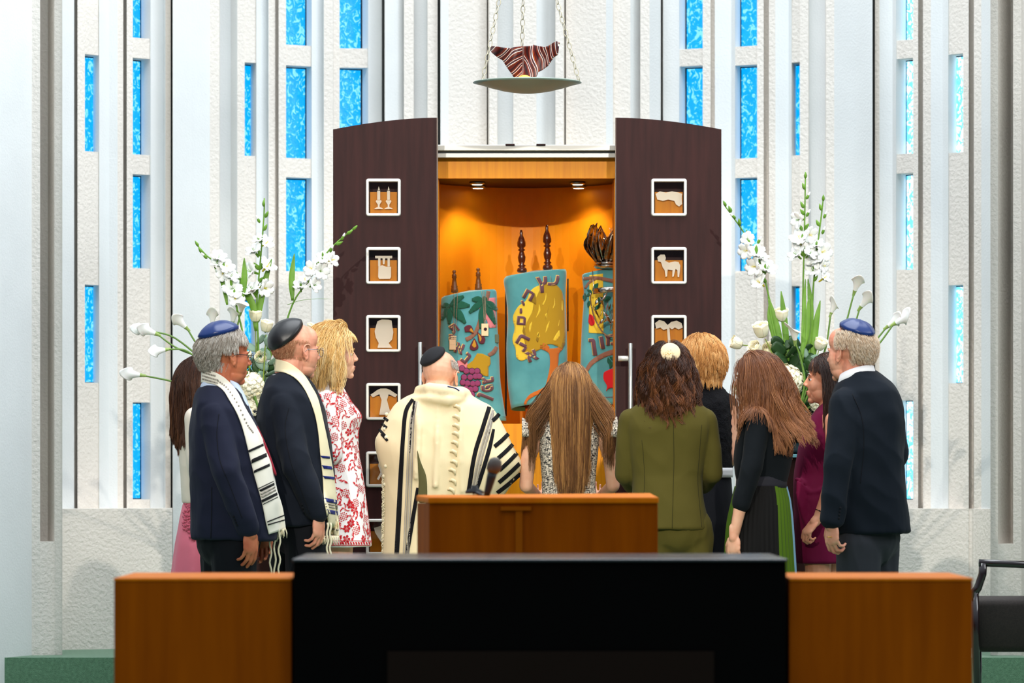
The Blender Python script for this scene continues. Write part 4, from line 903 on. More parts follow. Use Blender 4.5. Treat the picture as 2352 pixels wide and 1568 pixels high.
def legs(g, cx, D, y0, r0=.075, gap=.09, ang=0.0, r1=.036, dz=0.0):
    """bare legs from a photo height to the floor, ang = facing"""
    sd = Vector((math.cos(ang), math.sin(ang), 0)); c = Vector((X(cx, D), D, 0)); z0 = Z(y0, D); out = []
    for s_ in (-1, 1):
        a = c + sd*s_*gap; kn = .49; p0 = a + Vector((0, 0, z0)); p1 = a + Vector((0, 0, kn)); p2 = a + Vector((0, 0, .07+dz))
        g.cap_(p0, r0, p1, .052); g.cap_(p1, .050, p1.lerp(p2, .3), .052); g.cap_(p1.lerp(p2, .3), .052, p2, r1); out.append(a)
    return out
def shoes(feet, ang, m, parent, L=.27, heel=0.0):
    f = Vector((-math.sin(ang), math.cos(ang), 0)); sd = Vector((math.cos(ang), math.sin(ang), 0))
    for a in feet:
        g = G(); q = Matrix((sd, f, Vector((0, 0, 1)))).transposed()
        g.ell(a + f*.05*L/.27 + Vector((0, 0, .040+heel*.5)), (.046, L*.5, .036), rot=q); g.ell(a + f*-.04 + Vector((0, 0, .05+heel)), (.038, .055, .05), rot=q); g.cap_(a + Vector((0, 0, .06+heel)), .042, a + Vector((0, 0, .10+heel)), .044)
        g.box((a.x-.045, a.y-.045, .001), (a.x+.045, a.y+.045, .03)) if heel else None
        me = smoothed(g.V, g.F, .006, 3); co = get_co(me); co[:, 2] = np.maximum(co[:, 2], .001); set_co(me, co); link_mesh('shoe', me, m, parent)
def trousers(cx, D, y0, w, depth, ang, m, parent, r0=.10, r1=.075, gap=.10, ztop=None, amp=.005):
    g = G(); sd = Vector((math.cos(ang), math.sin(ang), 0)); c = Vector((X(cx, D), D, 0)); z0 = Z(y0, D)
    q = Matrix((sd, Vector((-sd.y, sd.x, 0)), Vector((0, 0, 1)))).transposed(); g.ell(c + Vector((0, 0, z0)), (w, depth, .14), rot=q); ft = []
    for s_ in (-1, 1):
        a = c + sd*s_*gap; g.cap_(a + Vector((0, 0, z0-.02)), r0, a + Vector((0, 0, .48)), (r0+r1)/2); g.cap_(a + Vector((0, 0, .48)), (r0+r1)/2, a + Vector((0, 0, .05+r1)), r1); ft.append(a)
    garment('trousers', g, m, parent, .010, 4, amp, (14, 14, 5)); return ft
def zs(p): return [(x*.4081+380, y*.4081+700) for x, y in p]
def bands(bvh, quads, m, parent, name, D, off=.003, step=5):
    for q in quads:
        V, Fs = drape(bvh, [q], off, D, step); cloth(name, V, Fs, m, parent, .0012)
def line(bvh, pts, w_, m, parent, name, D, off=.002, step=4):
    V, Fs = drape(bvh, [ribbon(pts, [w_]*len(pts))], off, D, step); return cloth(name, V, Fs, m, parent, .0012)
def person(name, px, D, label, group=None): return empty('person', (X(px, D), D, 0), label, 'person', group)
def facing(deg): return math.radians(deg)
S_tan = skin('skin_tan', (214, 142, 104), (190, 108, 76)); S_pink = skin('skin_pink', (230, 168, 140), (214, 138, 112)); S_fair = skin('skin_fair', (236, 184, 154), (224, 162, 132)); S_red = skin('skin_ruddy', (204, 122, 86), (184, 98, 68))
S_lip = mat('lip_rose', (178, 84, 78), .45); F_shoe = mat('black_leather', (16, 14, 15), .35)
def torso_core(g, neck, hip, r=.075, sh=None):
    g.cap_(neck, .05, Vector(neck) - Vector((0, 0, .12)), r); g.cap_(Vector(neck) - Vector((0, 0, .12)), r, hip, r)
# ---------------------------------------------------------------- people
F_navy = fabric('navy_wool', (30, 33, 52), .8); F_dnavy = fabric('midnight_wool', (22, 27, 38), .8); F_blk = fabric('black_wool', (18, 20, 26), .8); F_char = fabric('charcoal_wool', (52, 54, 60), .85)
F_shirt = fabric('white_shirt', (236, 236, 238), .8, .04); F_bshirt = fabric('pale_blue_shirt', (200, 214, 236), .8, .04)
F_talw = fabric('white_shawl', (240, 234, 220), .9, .04); F_talc = fabric('cream_shawl', (232, 220, 184), .9, .05); F_talr = fabric('cream_wool_shawl', (236, 218, 178), .9, .05, 300)
C_black = fabric('black_stripe', (18, 17, 20), .85); C_grey = fabric('grey_stripe', (150, 142, 132), .85); C_blue = fabric('navy_stripe', (26, 38, 108), .85); C_lgrey = fabric('light_grey_stripe', (180, 172, 158), .85)
M_satb = mat('navy_satin', (9, 42, 104), .32, bump=(30, .2, .003)); M_satk = mat('black_satin', (22, 22, 25), .38, bump=(30, .2, .003)); M_felt = mat('black_felt', (14, 14, 20), .9, bump=(300, .4, .002))
M_frame = mat('dark_metal_frame', (40, 34, 34), .3, .8); M_frames = mat('silver_metal_frame', (150, 150, 155), .25, .9)
H_grey = hair_mat('grey_hair', (112, 98, 84), (168, 158, 146), (226, 222, 216)); H_bald = hair_mat('cropped_ginger_hair', (150, 92, 62), (186, 128, 92), (206, 160, 124)); H_white = hair_mat('thin_white_hair', (176, 140, 108), (214, 188, 158), (240, 230, 214))
H_blond = hair_mat('golden_blonde_hair', (186, 130, 60), (236, 192, 118), (255, 234, 184)); H_dbrown = hair_mat('dark_brown_hair', (34, 18, 12), (70, 40, 26), (112, 70, 44)); H_girl = hair_mat('long_light_brown_hair', (76, 46, 22), (140, 94, 54), (216, 160, 92))
H_curl = hair_mat('brown_wavy_hair', (30, 14, 9), (68, 36, 20), (140, 84, 48)); H_straw = hair_mat('copper_blonde_hair', (150, 92, 40), (206, 144, 76), (238, 196, 134)); H_chest = hair_mat('chestnut_hair', (66, 34, 18), (122, 74, 44), (176, 118, 76)); H_sleek = hair_mat('sleek_dark_brown_hair', (24, 12, 9), (58, 34, 24), (128, 80, 48))
def glasses(h, m, parent, rx=.024, rz=.019, lens_y=.112):
    g = G()
    for sd in (-1, 1):
        pts = [h.w((sd*.033 + rx*math.cos(a), lens_y - .012*abs(math.cos(a)*sd + 1)*.5, .002 + rz*math.sin(a))) for a in np.linspace(0, 6.4, 22)]
        g.tube(pts, .0016, 6)
        g.tube([h.w(p) for p in ((sd*.058, lens_y-.012, .010), (sd*.074, .06, .010), (sd*.082, .005, .008), (sd*.084, -.018, -.010))], .0018, 6)
    g.tube([h.w((-.009, lens_y, .006)), h.w((.009, lens_y, .006))], .0015, 6); o = g.obj('glasses', m, parent); return o
face_free = lambda x, y, z: not (y > .18 and z < .62 and (z < .25 or y > .45))
def collar_ring(h, m, parent, r=.066, z=-.135, tilt=.25, hgt=.03, name='shirt_collar'):
    g = G(); c = h.w((0, -.03, z)); f = h.R @ Vector((0, 1, 0)); R = []
    for k, (dr, dz) in enumerate(((.0, 0), (.002, hgt), (.006, hgt+.002), (.012, hgt*.5), (.016, -.01))):
        ring = []
        for a in range(28):
            t = 2*math.pi*a/28; v = Vector((math.cos(t)*(r+dr), math.sin(t)*(r+dr), dz)); v.z -= tilt*v.dot(f); ring.append(c + v)
        R.append(ring)
    g.rings(R, False); o = g.obj(name, m, parent); s_ = o.modifiers.new('t', 'SOLIDIFY'); s_.thickness = .003; return o
# ---- man with grey hair and navy kippah
D = 19.8; p = person('', 530, D, 'grey haired man in navy suit and shiny blue kippah, white shawl striped black')
h = Head(517, 751, D, -60, 1.12, -3)
b = G(); neck = Vector((X(506, D), D, Z(905, D))); h.prims(b, neck_to=neck, neck_r=.066, jaw=1.06); torso_core(b, neck, P(520, 1200, D))
arm = [LP(498, 965, D-.10, .035), LP(528, 1095, D-.22, .034), LP(573, 1218, D-.20, .029)]; limb(b, arm)
hand(b, P(574, 1216, D-.20), (.04, .0, -1), (-.75, .66, 0), 1, 1.12, 26)
arm2 = [LP(505, 965, D+.10, .035), LP(540, 1095, D+.21, .034), LP(600, 1205, D+.16, .030)]; limb(b, arm2); hand(b, P(602, 1208, D+.16), (.1, 0, -1), (-.2, -.9, 0), 1, 1.1, 30)
body = link_mesh('body', smoothed(b.V, b.F, .0034, 3), S_red, p); h.eyes(p, brow=mat('grey_brow', (120, 104, 92), .8), lips=S_lip)
g = G(); outl(g, [(474, 884), (455, 898), (444, 935), (438, 985), (437, 1040), (439, 1110), (440, 1180), (440, 1236)], [(548, 892), (566, 925), (588, 975), (608, 1025), (624, 1080), (634, 1130), (638, 1180), (636, 1240)], D, [(880, .075), (900, .13), (935, .185), (1000, .20), (1240, .20)])
limb(g, [LP(494, 955, D-.14, .068), LP(520, 1085, D-.235, .064), LP(562, 1190, D-.215, .055), LP(569, 1208, D-.205, .052)]); limb(g, [LP(494, 955, D+.14, .068), LP(530, 1085, D+.22, .064), LP(590, 1190, D+.17, .052)])
jk = garment('jacket', g, F_navy, p, .007, 9, .0065, (8, 8, 7)); bv = bvh_of([jk])
line(bv, [(486, 1118), (486, 1180), (484, 1236)], 1.6, F_blk, jk, 'vent_seam', D); line(bv, [(503, 950), (498, 1000), (506, 1060), (530, 1120), (556, 1190)], 1.3, F_blk, jk, 'sleeve_seam', D)
for k in range(4):
    q, _ = cast(bv, 537+k*2.6, 1186+k*6.5, .002, D); g = G(); g.ell(q, (.0055, .003, .0055)); g.obj('cuff_button', F_blk, jk)
tie = fabric('red_tie', (146, 32, 50), .6); sh = G(); outl(sh, [(520, 868), (530, 900), (545, 960)], [(548, 880), (566, 915), (592, 985)], D, [(860, .05), (985, .09)]); garment('shirt', sh, F_bshirt, p, .008, 3, 0)
g = G(); g.tube([P(x, y, D-.02) for x, y in spline([(549, 902), (570, 945), (592, 985), (612, 1030), (628, 1075), (634, 1092)], 16)], [.012]+[.02]*13+[.018, .008], 10, flat=.3, up=(0, 1, 0)); g.obj('tie', tie, p)
collar_ring(h, F_bshirt, p, .060, -.150)
nb = bvh_of([jk, body])
Lb = zs([(200, 437), (270, 446), (322, 478), (362, 540), (402, 610), (436, 700), (465, 815), (500, 960), (540, 1100), (565, 1220), (582, 1290)]); Rb_ = zs([(203, 352), (290, 384), (350, 425), (405, 490), (450, 580), (500, 665), (550, 765), (592, 880), (628, 1040), (662, 1150), (678, 1262)])
V, Fs = strip(nb, Lb, Rb_, 70, 12, .010, D)
tl = add('prayer_shawl', V, Fs, F_talw, p); s_ = tl.modifiers.new('t', 'SOLIDIFY'); s_.thickness = .003; s_.offset = 0; tb = bvh_of([tl])
bands(tb, [zs(q) for q in ([(466, 818), (551, 779), (553, 793), (469, 830)], [(478, 872), (568, 832), (572, 854), (484, 892)], [(492, 934), (586, 892), (588, 908), (498, 946)], [(522, 1044), (612, 1000), (614, 1014), (526, 1056)], [(540, 1098), (628, 1054), (631, 1070), (544, 1112)])], C_black, tl, 'shawl_stripe', D, .008)
bands(tb, [zs(q) for q in ([(528, 1064), (616, 1020), (618, 1030), (530, 1074)], [(532, 1080), (620, 1036), (622, 1046), (535, 1090)])], C_grey, tl, 'shawl_stripe', D, .008)
bands(tb, [zs(q) for q in ([(516, 1034), (608, 990), (609, 994), (518, 1038)], [(548, 1120), (634, 1078), (635, 1082), (550, 1124)], [(572, 1218), (668, 1180), (670, 1186), (574, 1224)], [(576, 1234), (672, 1206), (674, 1212), (578, 1240)])], C_black, tl, 'shawl_stripe', D, .008)
rw = random.Random(5)
M_ink = fabric('grey_embroidery', (150, 140, 130), .9)
V2, F2 = [], []
for row, (y0, x0, x1) in enumerate(((853, 466, 494), (861, 465, 500), (868, 464, 498), (847, 466, 484))):
    x = x0
    while x < x1: 
        yy = y0 + (x-465)*.28; w_ = rw.choice((1.6, 2.2, 2.8)); v, f = drape(tb, [[(x, yy), (x+w_, yy+.5), (x+w_, yy+4.2), (x, yy+3.6)]], .005, D, 3); k = len(V2); V2 += v; F2 += [tuple(i+k for i in t) for t in f]; x += w_+1.1
for k in range(20):
    x, y = spline([(500, 872), (522, 890), (545, 925), (566, 970), (580, 990)], 20)[k]; v, f = drape(tb, [[(x, y), (x+3, y+1.5), (x+2, y+4.5), (x-1, y+3)]], .005, D, 3); j = len(V2); V2 += v; F2 += [tuple(i+j for i in t) for t in f]
o = cloth('shawl_lettering', V2, F2, M_ink, tl, .0008); o['kind'] = 'stuff'
def fringe(name, px0, px1, y0, L, D, n, m, parent, seed=1):
    r = random.Random(seed); g = G()
    for k in range(n):
        x = px0 + (px1-px0)*(k/(n-1)); y = y0(x) if callable(y0) else y0; a = P(x, y, D + r.uniform(-.01, .01)); e = a + Vector((r.uniform(-.01, .01), r.uniform(-.01, .01), -L*r.uniform(.7, 1.1)))
        g.tube([a, a.lerp(e, .5)+Vector((r.uniform(-.006, .006), 0, 0)), e], [.0025, .003, .001], 5)
    o = g.obj(name, m, parent); o['kind'] = 'stuff'; return o
F_fr = fabric('ivory_fringe', (226, 218, 188), .9)
DT_ = tb.find_nearest(P(640, 1210, D))[0].y
fringe('shawl_fringe', 617, 655, lambda x: 1226 - (x-617)*.36, .045, DT_-.004, 24, F_fr, tl)
for k, (x0, x1) in enumerate(((621, 622), (632, 631), (642, 641))):
    g = G(); ys = np.linspace(1175 if k == 1 else 1215, 1345, 18); g.tube([P(x0 + (x1-x0)*i/17 + 2.2*math.sin(i*1.1+k*2), y, DT_-.02) for i, y in enumerate(ys)], .0042, 7); g.obj('knotted_tassel', F_fr, tl)
strands('hair', H_grey, p, h, 5200, .050, lambda x, y, z: z > -.72 and (-.34*y+.94*z) < .66 and not (y > .30 and z < .42) and not (y > -.15 and z < .05 and abs(x) > .6 and y > .05) and not (y > .74 and z < .60) and not (abs(x) > .7 and -.35 < y < .12 and z < .0), [], (0, .45, .9), .16, .010, .0015, 40, .3, .0008, 2, (0, -.6, -.6), 8, K=500, inflate=1.03)
h.kippah(M_satb, p, (0, -.34, .94), 53, .016, 6, mat('navy_piping', (6, 20, 66), .5))
glasses(h, M_frame, p)
ft = trousers(525, D, 1240, .19, .14, facing(-70), F_blk, p, .105, .08, .09); shoes(ft, facing(-70), F_shoe, p)

# ---- man with black kippah
D = 20.2; p = person('', 690, D, 'balding man in black suit and large black kippah, cream shawl striped navy')
h = Head(680, 741, D, -54, 1.10, -3)
b = G(); neck = P(668, 870, D); h.prims(b, neck_to=neck, neck_r=.066, jaw=1.1); torso_core(b, neck, P(680, 1200, D)); limb(b, [LP(660, 945, D-.09, .035), LP(690, 1080, D-.21, .034), LP(730, 1180, D-.2, .029)]); hand(b, P(731, 1180, D-.2), (.02, 0, -1), (-.8, .5, 0), 1, 1.10, 34)
limb(b, [LP(660, 945, D+.09, .035), LP(700, 1080, D+.19, .034), LP(752, 1150, D+.12, .030)]); hand(b, P(754, 1152, D+.12), (.1, 0, -1), (-.2, -.9, 0), 1, 1.1, 30)
body = link_mesh('body', smoothed(b.V, b.F, .0034, 3), S_pink, p); h.eyes(p, brow=mat('sandy_brow', (190, 140, 100), .8), lips=S_lip)
g = G(); outl(g, [(640, 856), (617, 870), (601, 905), (592, 960), (592, 1020), (596, 1090), (600, 1150), (603, 1206)], [(700, 862), (722, 888), (742, 935), (757, 1000), (764, 1060), (768, 1120), (770, 1160), (768, 1206)], D, [(850, .075), (870, .13), (905, .185), (970, .20), (1210, .195)])
limb(g, [LP(654, 930, D-.14, .070), LP(682, 1070, D-.225, .066), LP(722, 1160, D-.21, .056), LP(728, 1172, D-.205, .054)]); limb(g, [LP(658, 930, D+.14, .070), LP(690, 1070, D+.2, .064), LP(742, 1135, D+.13, .052)])
jk = garment('jacket', g, F_dnavy, p, .007, 9, .0065, (8, 8, 7), 3.0); bv = bvh_of([jk]); line(bv, [(664, 935), (655, 985), (668, 1060), (690, 1120), (712, 1180)], 1.3, F_blk, jk, 'sleeve_seam', D)
for k in range(3):
    q, _ = cast(bv, 694+k*2, 1158+k*8, .002, D); g = G(); g.ell(q, (.0055, .003, .0055)); g.obj('cuff_button', F_blk, jk)
collar_ring(h, F_shirt, p, .071, -.150); nb = bvh_of([jk, body])
Lb = [(630, 853), (655, 856), (680, 870), (702, 898), (720, 941), (730, 986), (736, 1047), (741, 1092), (744, 1141), (752, 1190), (756, 1226)]; Rb_ = [(633, 824), (664, 833), (696, 858), (716, 888), (731, 918), (745, 977), (755, 1026), (766, 1088), (774, 1150), (778, 1200), (778, 1232)]
V, Fs = strip(nb, Lb, Rb_, 70, 10, .010, D); tl = add('prayer_shawl', V, Fs, F_talc, p); s_ = tl.modifiers.new('t', 'SOLIDIFY'); s_.thickness = .003; s_.offset = 0; tb = bvh_of([tl])
qd = lambda x0, y0, x1, y1, hh: [(x0, y0), (x1, y1), (x1, y1+hh), (x0, y0+hh)]
bands(tb, [qd(736, 1046, 758, 1048, 5), qd(739, 1068, 764, 1071, 7), qd(741, 1092, 768, 1095, 6), qd(742, 1142, 774, 1148, 9), qd(747, 1168, 776, 1174, 9)], C_blue, tl, 'shawl_stripe', D, .008); bands(tb, [qd(744, 1154, 775, 1160, 3), qd(745, 1160, 775, 1166, 3), qd(752, 1212, 778, 1215, 3)], C_grey, tl, 'shawl_stripe', D, .008)
fringe('shawl_fringe', 722, 778, 1230, .04, D-.16, 26, F_fr, tl, 4)
for x0 in (752, 759):
    g = G(); g.tube([P(x0 + 1.8*math.sin(i*1.3), y, D-.2) for i, y in enumerate(np.linspace(1200, 1290, 14))], .0045, 7); g.obj('knotted_tassel', F_fr, tl)
strands('hair', H_bald, p, h, 1500, .018, lambda x, y, z: -.70 < z < .15 and y < .30 and not (abs(x) > .75 and -.35 < y < .15 and z < .0), [], (0, .3, .9), .2, .003, 0, 1, .2, .0007, 3, (0, -.4, -.8), 5, K=200, inflate=1.02, base=True)
h.kippah(M_satk, p, (-.05, -.78, .63), 64, .012, 4, mat('black_piping', (5, 5, 6), .5)); glasses(h, M_frames, p)
ft = trousers(685, D, 1210, .18, .14, facing(-62), F_blk, p, .10, .08, .09); shoes(ft, facing(-62), F_shoe, p)

# ---- blonde woman in the red flowered dress
D = 20.7; p = person('', 770, D, 'blonde woman in a white dress with red floral print facing the ark')
h = Head(766, 757, D, -78, 1.02, 2)
b = G(); neck = P(752, 880, D); h.prims(b, True, False, neck_to=neck, neck_r=.05); torso_core(b, neck, P(770, 1180, D), .07); ft = legs(b, 772, D, 1230, .072, .075, facing(-78), .036, .03)
limb(b, [LP(748, 925, D+.14, .042), LP(760, 1050, D+.18, .036), LP(780, 1078, D+.12, .025)]); hand(b, P(782, 1076, D+.12), (.3, .6, .2), (0, .3, 1), 1, .92, 30); limb(b, [LP(748, 925, D-.13, .042), LP(752, 1050, D-.16, .036), LP(745, 1150, D-.13, .026)]); hand(b, P(745, 1152, D-.13), (0, 0, -1), (-.5, .8, 0), 1, .92, 26)
body = link_mesh('body', smoothed(b.V, b.F, .0036, 3), S_fair, p); h.eyes(p, brow=mat('light_brow', (170, 120, 70), .8), lips=S_lip)
F_dress = fabric('white_crepe', (246, 240, 238), .8, .03)
g = G(); outl(g, [(738, 868), (722, 885), (712, 920), (708, 980), (712, 1050), (712, 1120), (716, 1190), (722, 1256)], [(775, 872), (790, 893), (806, 922), (829, 955), (823, 990), (824, 1040), (833, 1100), (843, 1180), (851, 1254)], D, [(865, .08), (890, .12), (920, .165), (960, .155), (1040, .14), (1120, .17), (1260, .20)], fold=.03)
limb(g, [LP(752, 925, D-.13, .062), LP(758, 1000, D-.16, .055), LP(760, 1040, D-.165, .058)]); limb(g, [LP(752, 925, D+.13, .062), LP(764, 1020, D+.17, .055)])
dr_ = garment('dress', g, F_dress, p, .008, 4, .003, (6, 6, 3), 5.0); db = bvh_of([dr_])
M_red = fabric('red_print', (206, 38, 46), .8, .2); M_redp = fabric('pink_print', (232, 120, 124), .8, .1)
def motifs(seed=11):
    """petals, sprigs and berries spread over the dress"""
    r = random.Random(seed); co = get_co(dr_.data); sp = []; red = G(); pk = G()
    zlo, zhi = Z(1240, D), Z(900, D); idx = list(range(len(co))); r.shuffle(idx)
    def stamp(G_, c, n_, poly, a, s_):
        t1 = Vector((0, 0, 1)); t1 = (t1 - n_*t1.dot(n_)).normalized(); t2 = t1.cross(n_); pts = []
        for x, y in poly:
            q = c + (t2*(x*math.cos(a)-y*math.sin(a)) + t1*(x*math.sin(a)+y*math.cos(a)))*s_; hh = db.find_nearest(q); pts.append(hh[0] + hh[1]*.0018)
        cc = sum(pts, Vector())/len(pts); hh = db.find_nearest(cc); pts.append(hh[0]+hh[1]*.0022); k = len(pts)-1; G_.put(pts, [(i, (i+1) % k, k) for i in range(k)])
    petal = [(0, 0), (.32, .35), (.38, .7), (0, 1), (-.38, .7), (-.32, .35)]; leaf = [(0, 0), (.22, .3), (.16, .75), (0, 1.1), (-.12, .6), (-.14, .3)]; dot = [(.5*math.cos(t), .5*math.sin(t)) for t in np.linspace(0, 5.5, 8)]; curl = [(0, 0), (.5, .35), (.75, .9), (.6, 1.5), (.2, 1.7), (.45, 1.35), (.55, .9), (.35, .5)]
    for i in idx:
        c = Vector(co[i]); 
        if not (zlo < c.z < zhi): continue
        px, py = CX + c.x*F/c.y, HY - (c.z-HC)*F/c.y
        gap = 1083 < py < 1148
        if gap and r.random() < .93 and px > 795: continue
        if any((c-q).length < .031 for q in sp): continue
        sp.append(c); hh = db.find_nearest(c); n_ = hh[1]; k = r.choice((0, 1, 1, 2, 3, 3)); a = r.uniform(0, 6.28)
        if k == 0:
            m_ = r.choice((5, 6))
            for j in range(m_): stamp(red, c, n_, [(x*.8, y*.8+.16) for x, y in petal], a + 6.283*j/m_, .021)
            stamp(pk, c + n_*.001, n_, dot, a, .009)
        elif k == 1:
            for j in range(6): stamp(red if j % 3 else pk, c + Vector((0, 0, .002)), n_, [(x, y+.2*j*.6) for x, y in leaf], a + (-1)**j*(.45+.14*j), .017)
        elif k == 2:
            for u in range(-2, 3):
                for v in range(-2, 3):
                    if abs(u)+abs(v) < 4: stamp(red, c, n_, [(x + u*1.35, y + v*1.35) for x, y in dot], .3, .0062)
        else:
            for j in range(3): stamp(red, c, n_, curl, a + j*2.09, .016)
            for j in range(3): stamp(pk, c, n_, leaf, a + 1 + j*2.09, .015)
    o = red.obj('red_floral_print', M_red, dr_, False); o['kind'] = 'stuff'; o = pk.obj('pink_floral_print', M_redp, dr_, False); o['kind'] = 'stuff'
motifs()
V2 = []; F2 = []
for x in range(720, 850, 6):
    v, f = drape(db, [[(x, 1244), (x+3, 1244), (x+5, 1250), (x+2, 1250)]], .004, D, 3); k = len(V2); V2 += v; F2 += [tuple(i+k for i in t) for t in f]
for yy in (1241, 1251):
    v, f = drape(db, [[(716, yy), (851, yy), (851, yy+1.4), (716, yy+1.4)]], .004, D, 3); k = len(V2); V2 += v; F2 += [tuple(i+k for i in t) for t in f]
o = cloth('hem_border', V2, F2, M_red, dr_, .001)
shc = lambda px, py, D, r: ((P(px, py, D)), r, None)
strands('hair', H_blond, p, h, 3800, .20, lambda x, y, z: (y < .42 or z > .60) and z > -.6 and not (y > .72), [(P(766, 812, D)+Vector((0, 0, 0)), (.105, .105, .10), None), (P(766, 940, D), (.085, .17, .135), None)], (0, .80, .60), .20, .024, .009, 18, .40, .0011, 6, None, 16, K=260, lenvar=.45, inflate=1.08)
strands('fringe_hair', H_blond, p, h, 260, .055, lambda x, y, z: y > .35 and .55 < z < .85, [], (0, -.2, .98), .18, .014, .002, 20, .4, .0011, 7, None, 9, K=50, lenvar=.3, inflate=1.10, base=False)
shoes(ft, facing(-78), mat('nude_shoe', (196, 150, 120), .4), p, .22, .03)

# ---- rabbi in the large striped shawl
D = 21.0; p = person('', 1020, D, 'man seen from behind in black kippah and large cream prayer shawl with black stripes')
h = Head(1012, 806, D, -22, 1.06, -10)
b = G(); neck = P(1014, 905, D); h.prims(b, neck_to=neck, neck_r=.064); torso_core(b, neck, P(1020, 1200, D)); limb(b, [LP(935, 955, D, .05), LP(905, 1070, D+.05, .042), LP(960, 1080, D+.3, .03)]); hand(b, P(962, 1080, D+.3), (.2, 1, .1), (0, .1, 1), 1, 1.05, 30); limb(b, [LP(1108, 955, D, .05), LP(1165, 1070, D+.05, .042), LP(1120, 1085, D+.32, .03)]); hand(b, P(1118, 1085, D+.32), (-.3, 1, .1), (0, .1, 1), -1, 1.05, 30)
body = link_mesh('body', smoothed(b.V, b.F, .0034, 3), S_fair, p); h.eyes(p, brow=MATS['grey_brow'], lips=S_lip)
g = G(); outl(g, [(968, 884), (958, 900), (930, 914), (908, 928), (890, 955), (874, 990), (864, 1015), (872, 1055), (884, 1100), (886, 1180), (883, 1290), (882, 1400), (884, 1500)],
 [(1066, 890), (1076, 904), (1104, 922), (1128, 936), (1152, 975), (1176, 1025), (1196, 1066), (1180, 1100), (1160, 1130), (1128, 1170), (1112, 1250), (1104, 1400), (1104, 1500)], D, [(880, .085), (900, .11), (930, .14), (970, .165), (1060, .19), (1200, .17), (1500, .16)], fold=.035, ff=6)
g.tube([P(x, y, D+d) for x, y, d in ((972, 900, .05), (965, 898, -.04), (985, 892, -.115), (1020, 898, -.135), (1055, 908, -.105), (1068, 906, -.02), (1060, 900, .07))], [.026, .03, .034, .036, .032, .028, .024], 14)
g.tube([P(x, y, D+d) for x, y, d in ((940, 918, -.08), (985, 914, -.135), (1030, 920, -.15), (1066, 916, -.11))], [.014, .024, .026, .012], 12)
g.tube([P(x, y, D+d) for x, y, d in ((956, 925, -.13), (962, 980, -.17), (960, 1040, -.19), (955, 1100, -.18))], [.008, .014, .014, .01], 10); g.tube([P(x, y, D+d) for x, y, d in ((1058, 940, -.14), (1056, 1000, -.17), (1058, 1060, -.18), (1062, 1130, -.175))], [.008, .013, .014, .01], 10)
g.tube([P(x, y, D+d) for x, y, d in ((1006, 930, -.14), (1004, 1000, -.18), (1000, 1120, -.19))], [.006, .011, .012], 10)
tl = garment('prayer_shawl', g, F_talr, p, .008, 3, .004, (5, 5, 2.5), 8.0); tb = bvh_of([tl])
def vb(pts, w0, m, nm='shawl_stripe', off=.004): 
    V, Fs = drape(tb, [ribbon(pts, w0 if isinstance(w0, (list, tuple)) else [w0]*len(pts))], off, D, 5); cloth(nm, V, Fs, m, tl, .0012)
vb([(948, 916), (932, 945), (926, 1000), (921, 1080), (916, 1180), (910, 1290)], [7, 9, 9, 10, 11, 10], C_black)
for dx, mm in ((11, C_lgrey), (15, C_grey), (19, C_lgrey), (23, C_grey)): vb([(951+dx*.3, 922), (935+dx*.7, 960), (928+dx*.9, 1020), (922+dx, 1120), (915+dx, 1290)], 2.4, mm)
vb([(952, 920), (948, 950), (944, 990), (941, 1040)], [5, 5, 4, 2], C_black); vb([(960, 1120), (950, 1180), (940, 1240), (932, 1290)], [8, 9, 9, 9], C_black)
vb([(1124, 934), (1108, 985), (1090, 1045), (1076, 1130)], 9.5, C_black); vb([(1134, 985), (1124, 1030), (1106, 1090), (1092, 1132)], [6, 9, 9, 9], C_black)
for k, mm in enumerate((C_lgrey, C_grey, C_lgrey, C_grey)): vb([(1130+k*1.5, 942), (1117+k*3.2, 985), (1098+k*3.5, 1050), (1082+k*3.2, 1130)], 2.4, mm)
for q in ([(1131, 966), (1147, 950)], [(1136, 1025), (1168, 996)], [(1144, 1052), (1178, 1020)], [(1147, 1080), (1188, 1040)], [(1146, 1108), (1194, 1064)], [(1142, 1132), (1196, 1088)]): vb([q[0], ((q[0][0]+q[1][0])/2, (q[0][1]+q[1][1])/2+1), q[1]], 9, C_black)
for q in ([(876, 972), (888, 982)], [(881, 958), (891, 966)], [(870, 985), (884, 1000)], [(876, 996), (890, 1012)]): vb([q[0], ((q[0][0]+q[1][0])/2, (q[0][1]+q[1][1])/2), q[1]], 6, C_black)
V, Fs = drape(tb, [smoothpoly([(958, 1035), (966, 1060), (978, 1090), (981, 1120), (979, 1150), (961, 1150), (962, 1100)])], .004, D, 5); cloth('fold_shadow', V, Fs, fabric('fold_shadow', (96, 92, 58), .9), tl)  # dark olive patch paints the shade inside a fold of the shawl
vb([(1028, 887), (1045, 891), (1055, 897)], 2, fabric('navy_trim', (30, 40, 90)), 'collar_trim', .003)
for k in range(10):
    y = 937 + k*21 + random.uniform(-3, 3); x = 1052 - k*1.6 + random.uniform(-2, 2); q, _ = cast(tb, x, y, .004, D); g = G(); g.tube([q + Vector((-.018, 0, .004)), q + Vector((-.006, -.008, .010)), q + Vector((.008, -.009, .002)), q + Vector((.012, -.004, -.018))], [.004, .0085, .009, .003], 8); g.obj('fringe_knot', F_talr, tl)
g = G()
for k in range(60):
    y = 1085 + k*3.4; x = 884 - (y-1085)*.004 + random.uniform(-1, 1); q = P(x, y, D-.02); g.tube([q, q + Vector((-.010-.004*random.random(), random.uniform(-.01, .01), -.006)), q + Vector((-.013, 0, -.016))], [.003, .003, .001], 5)
o = g.obj('shawl_fringe', F_fr, tl); o['kind'] = 'stuff'
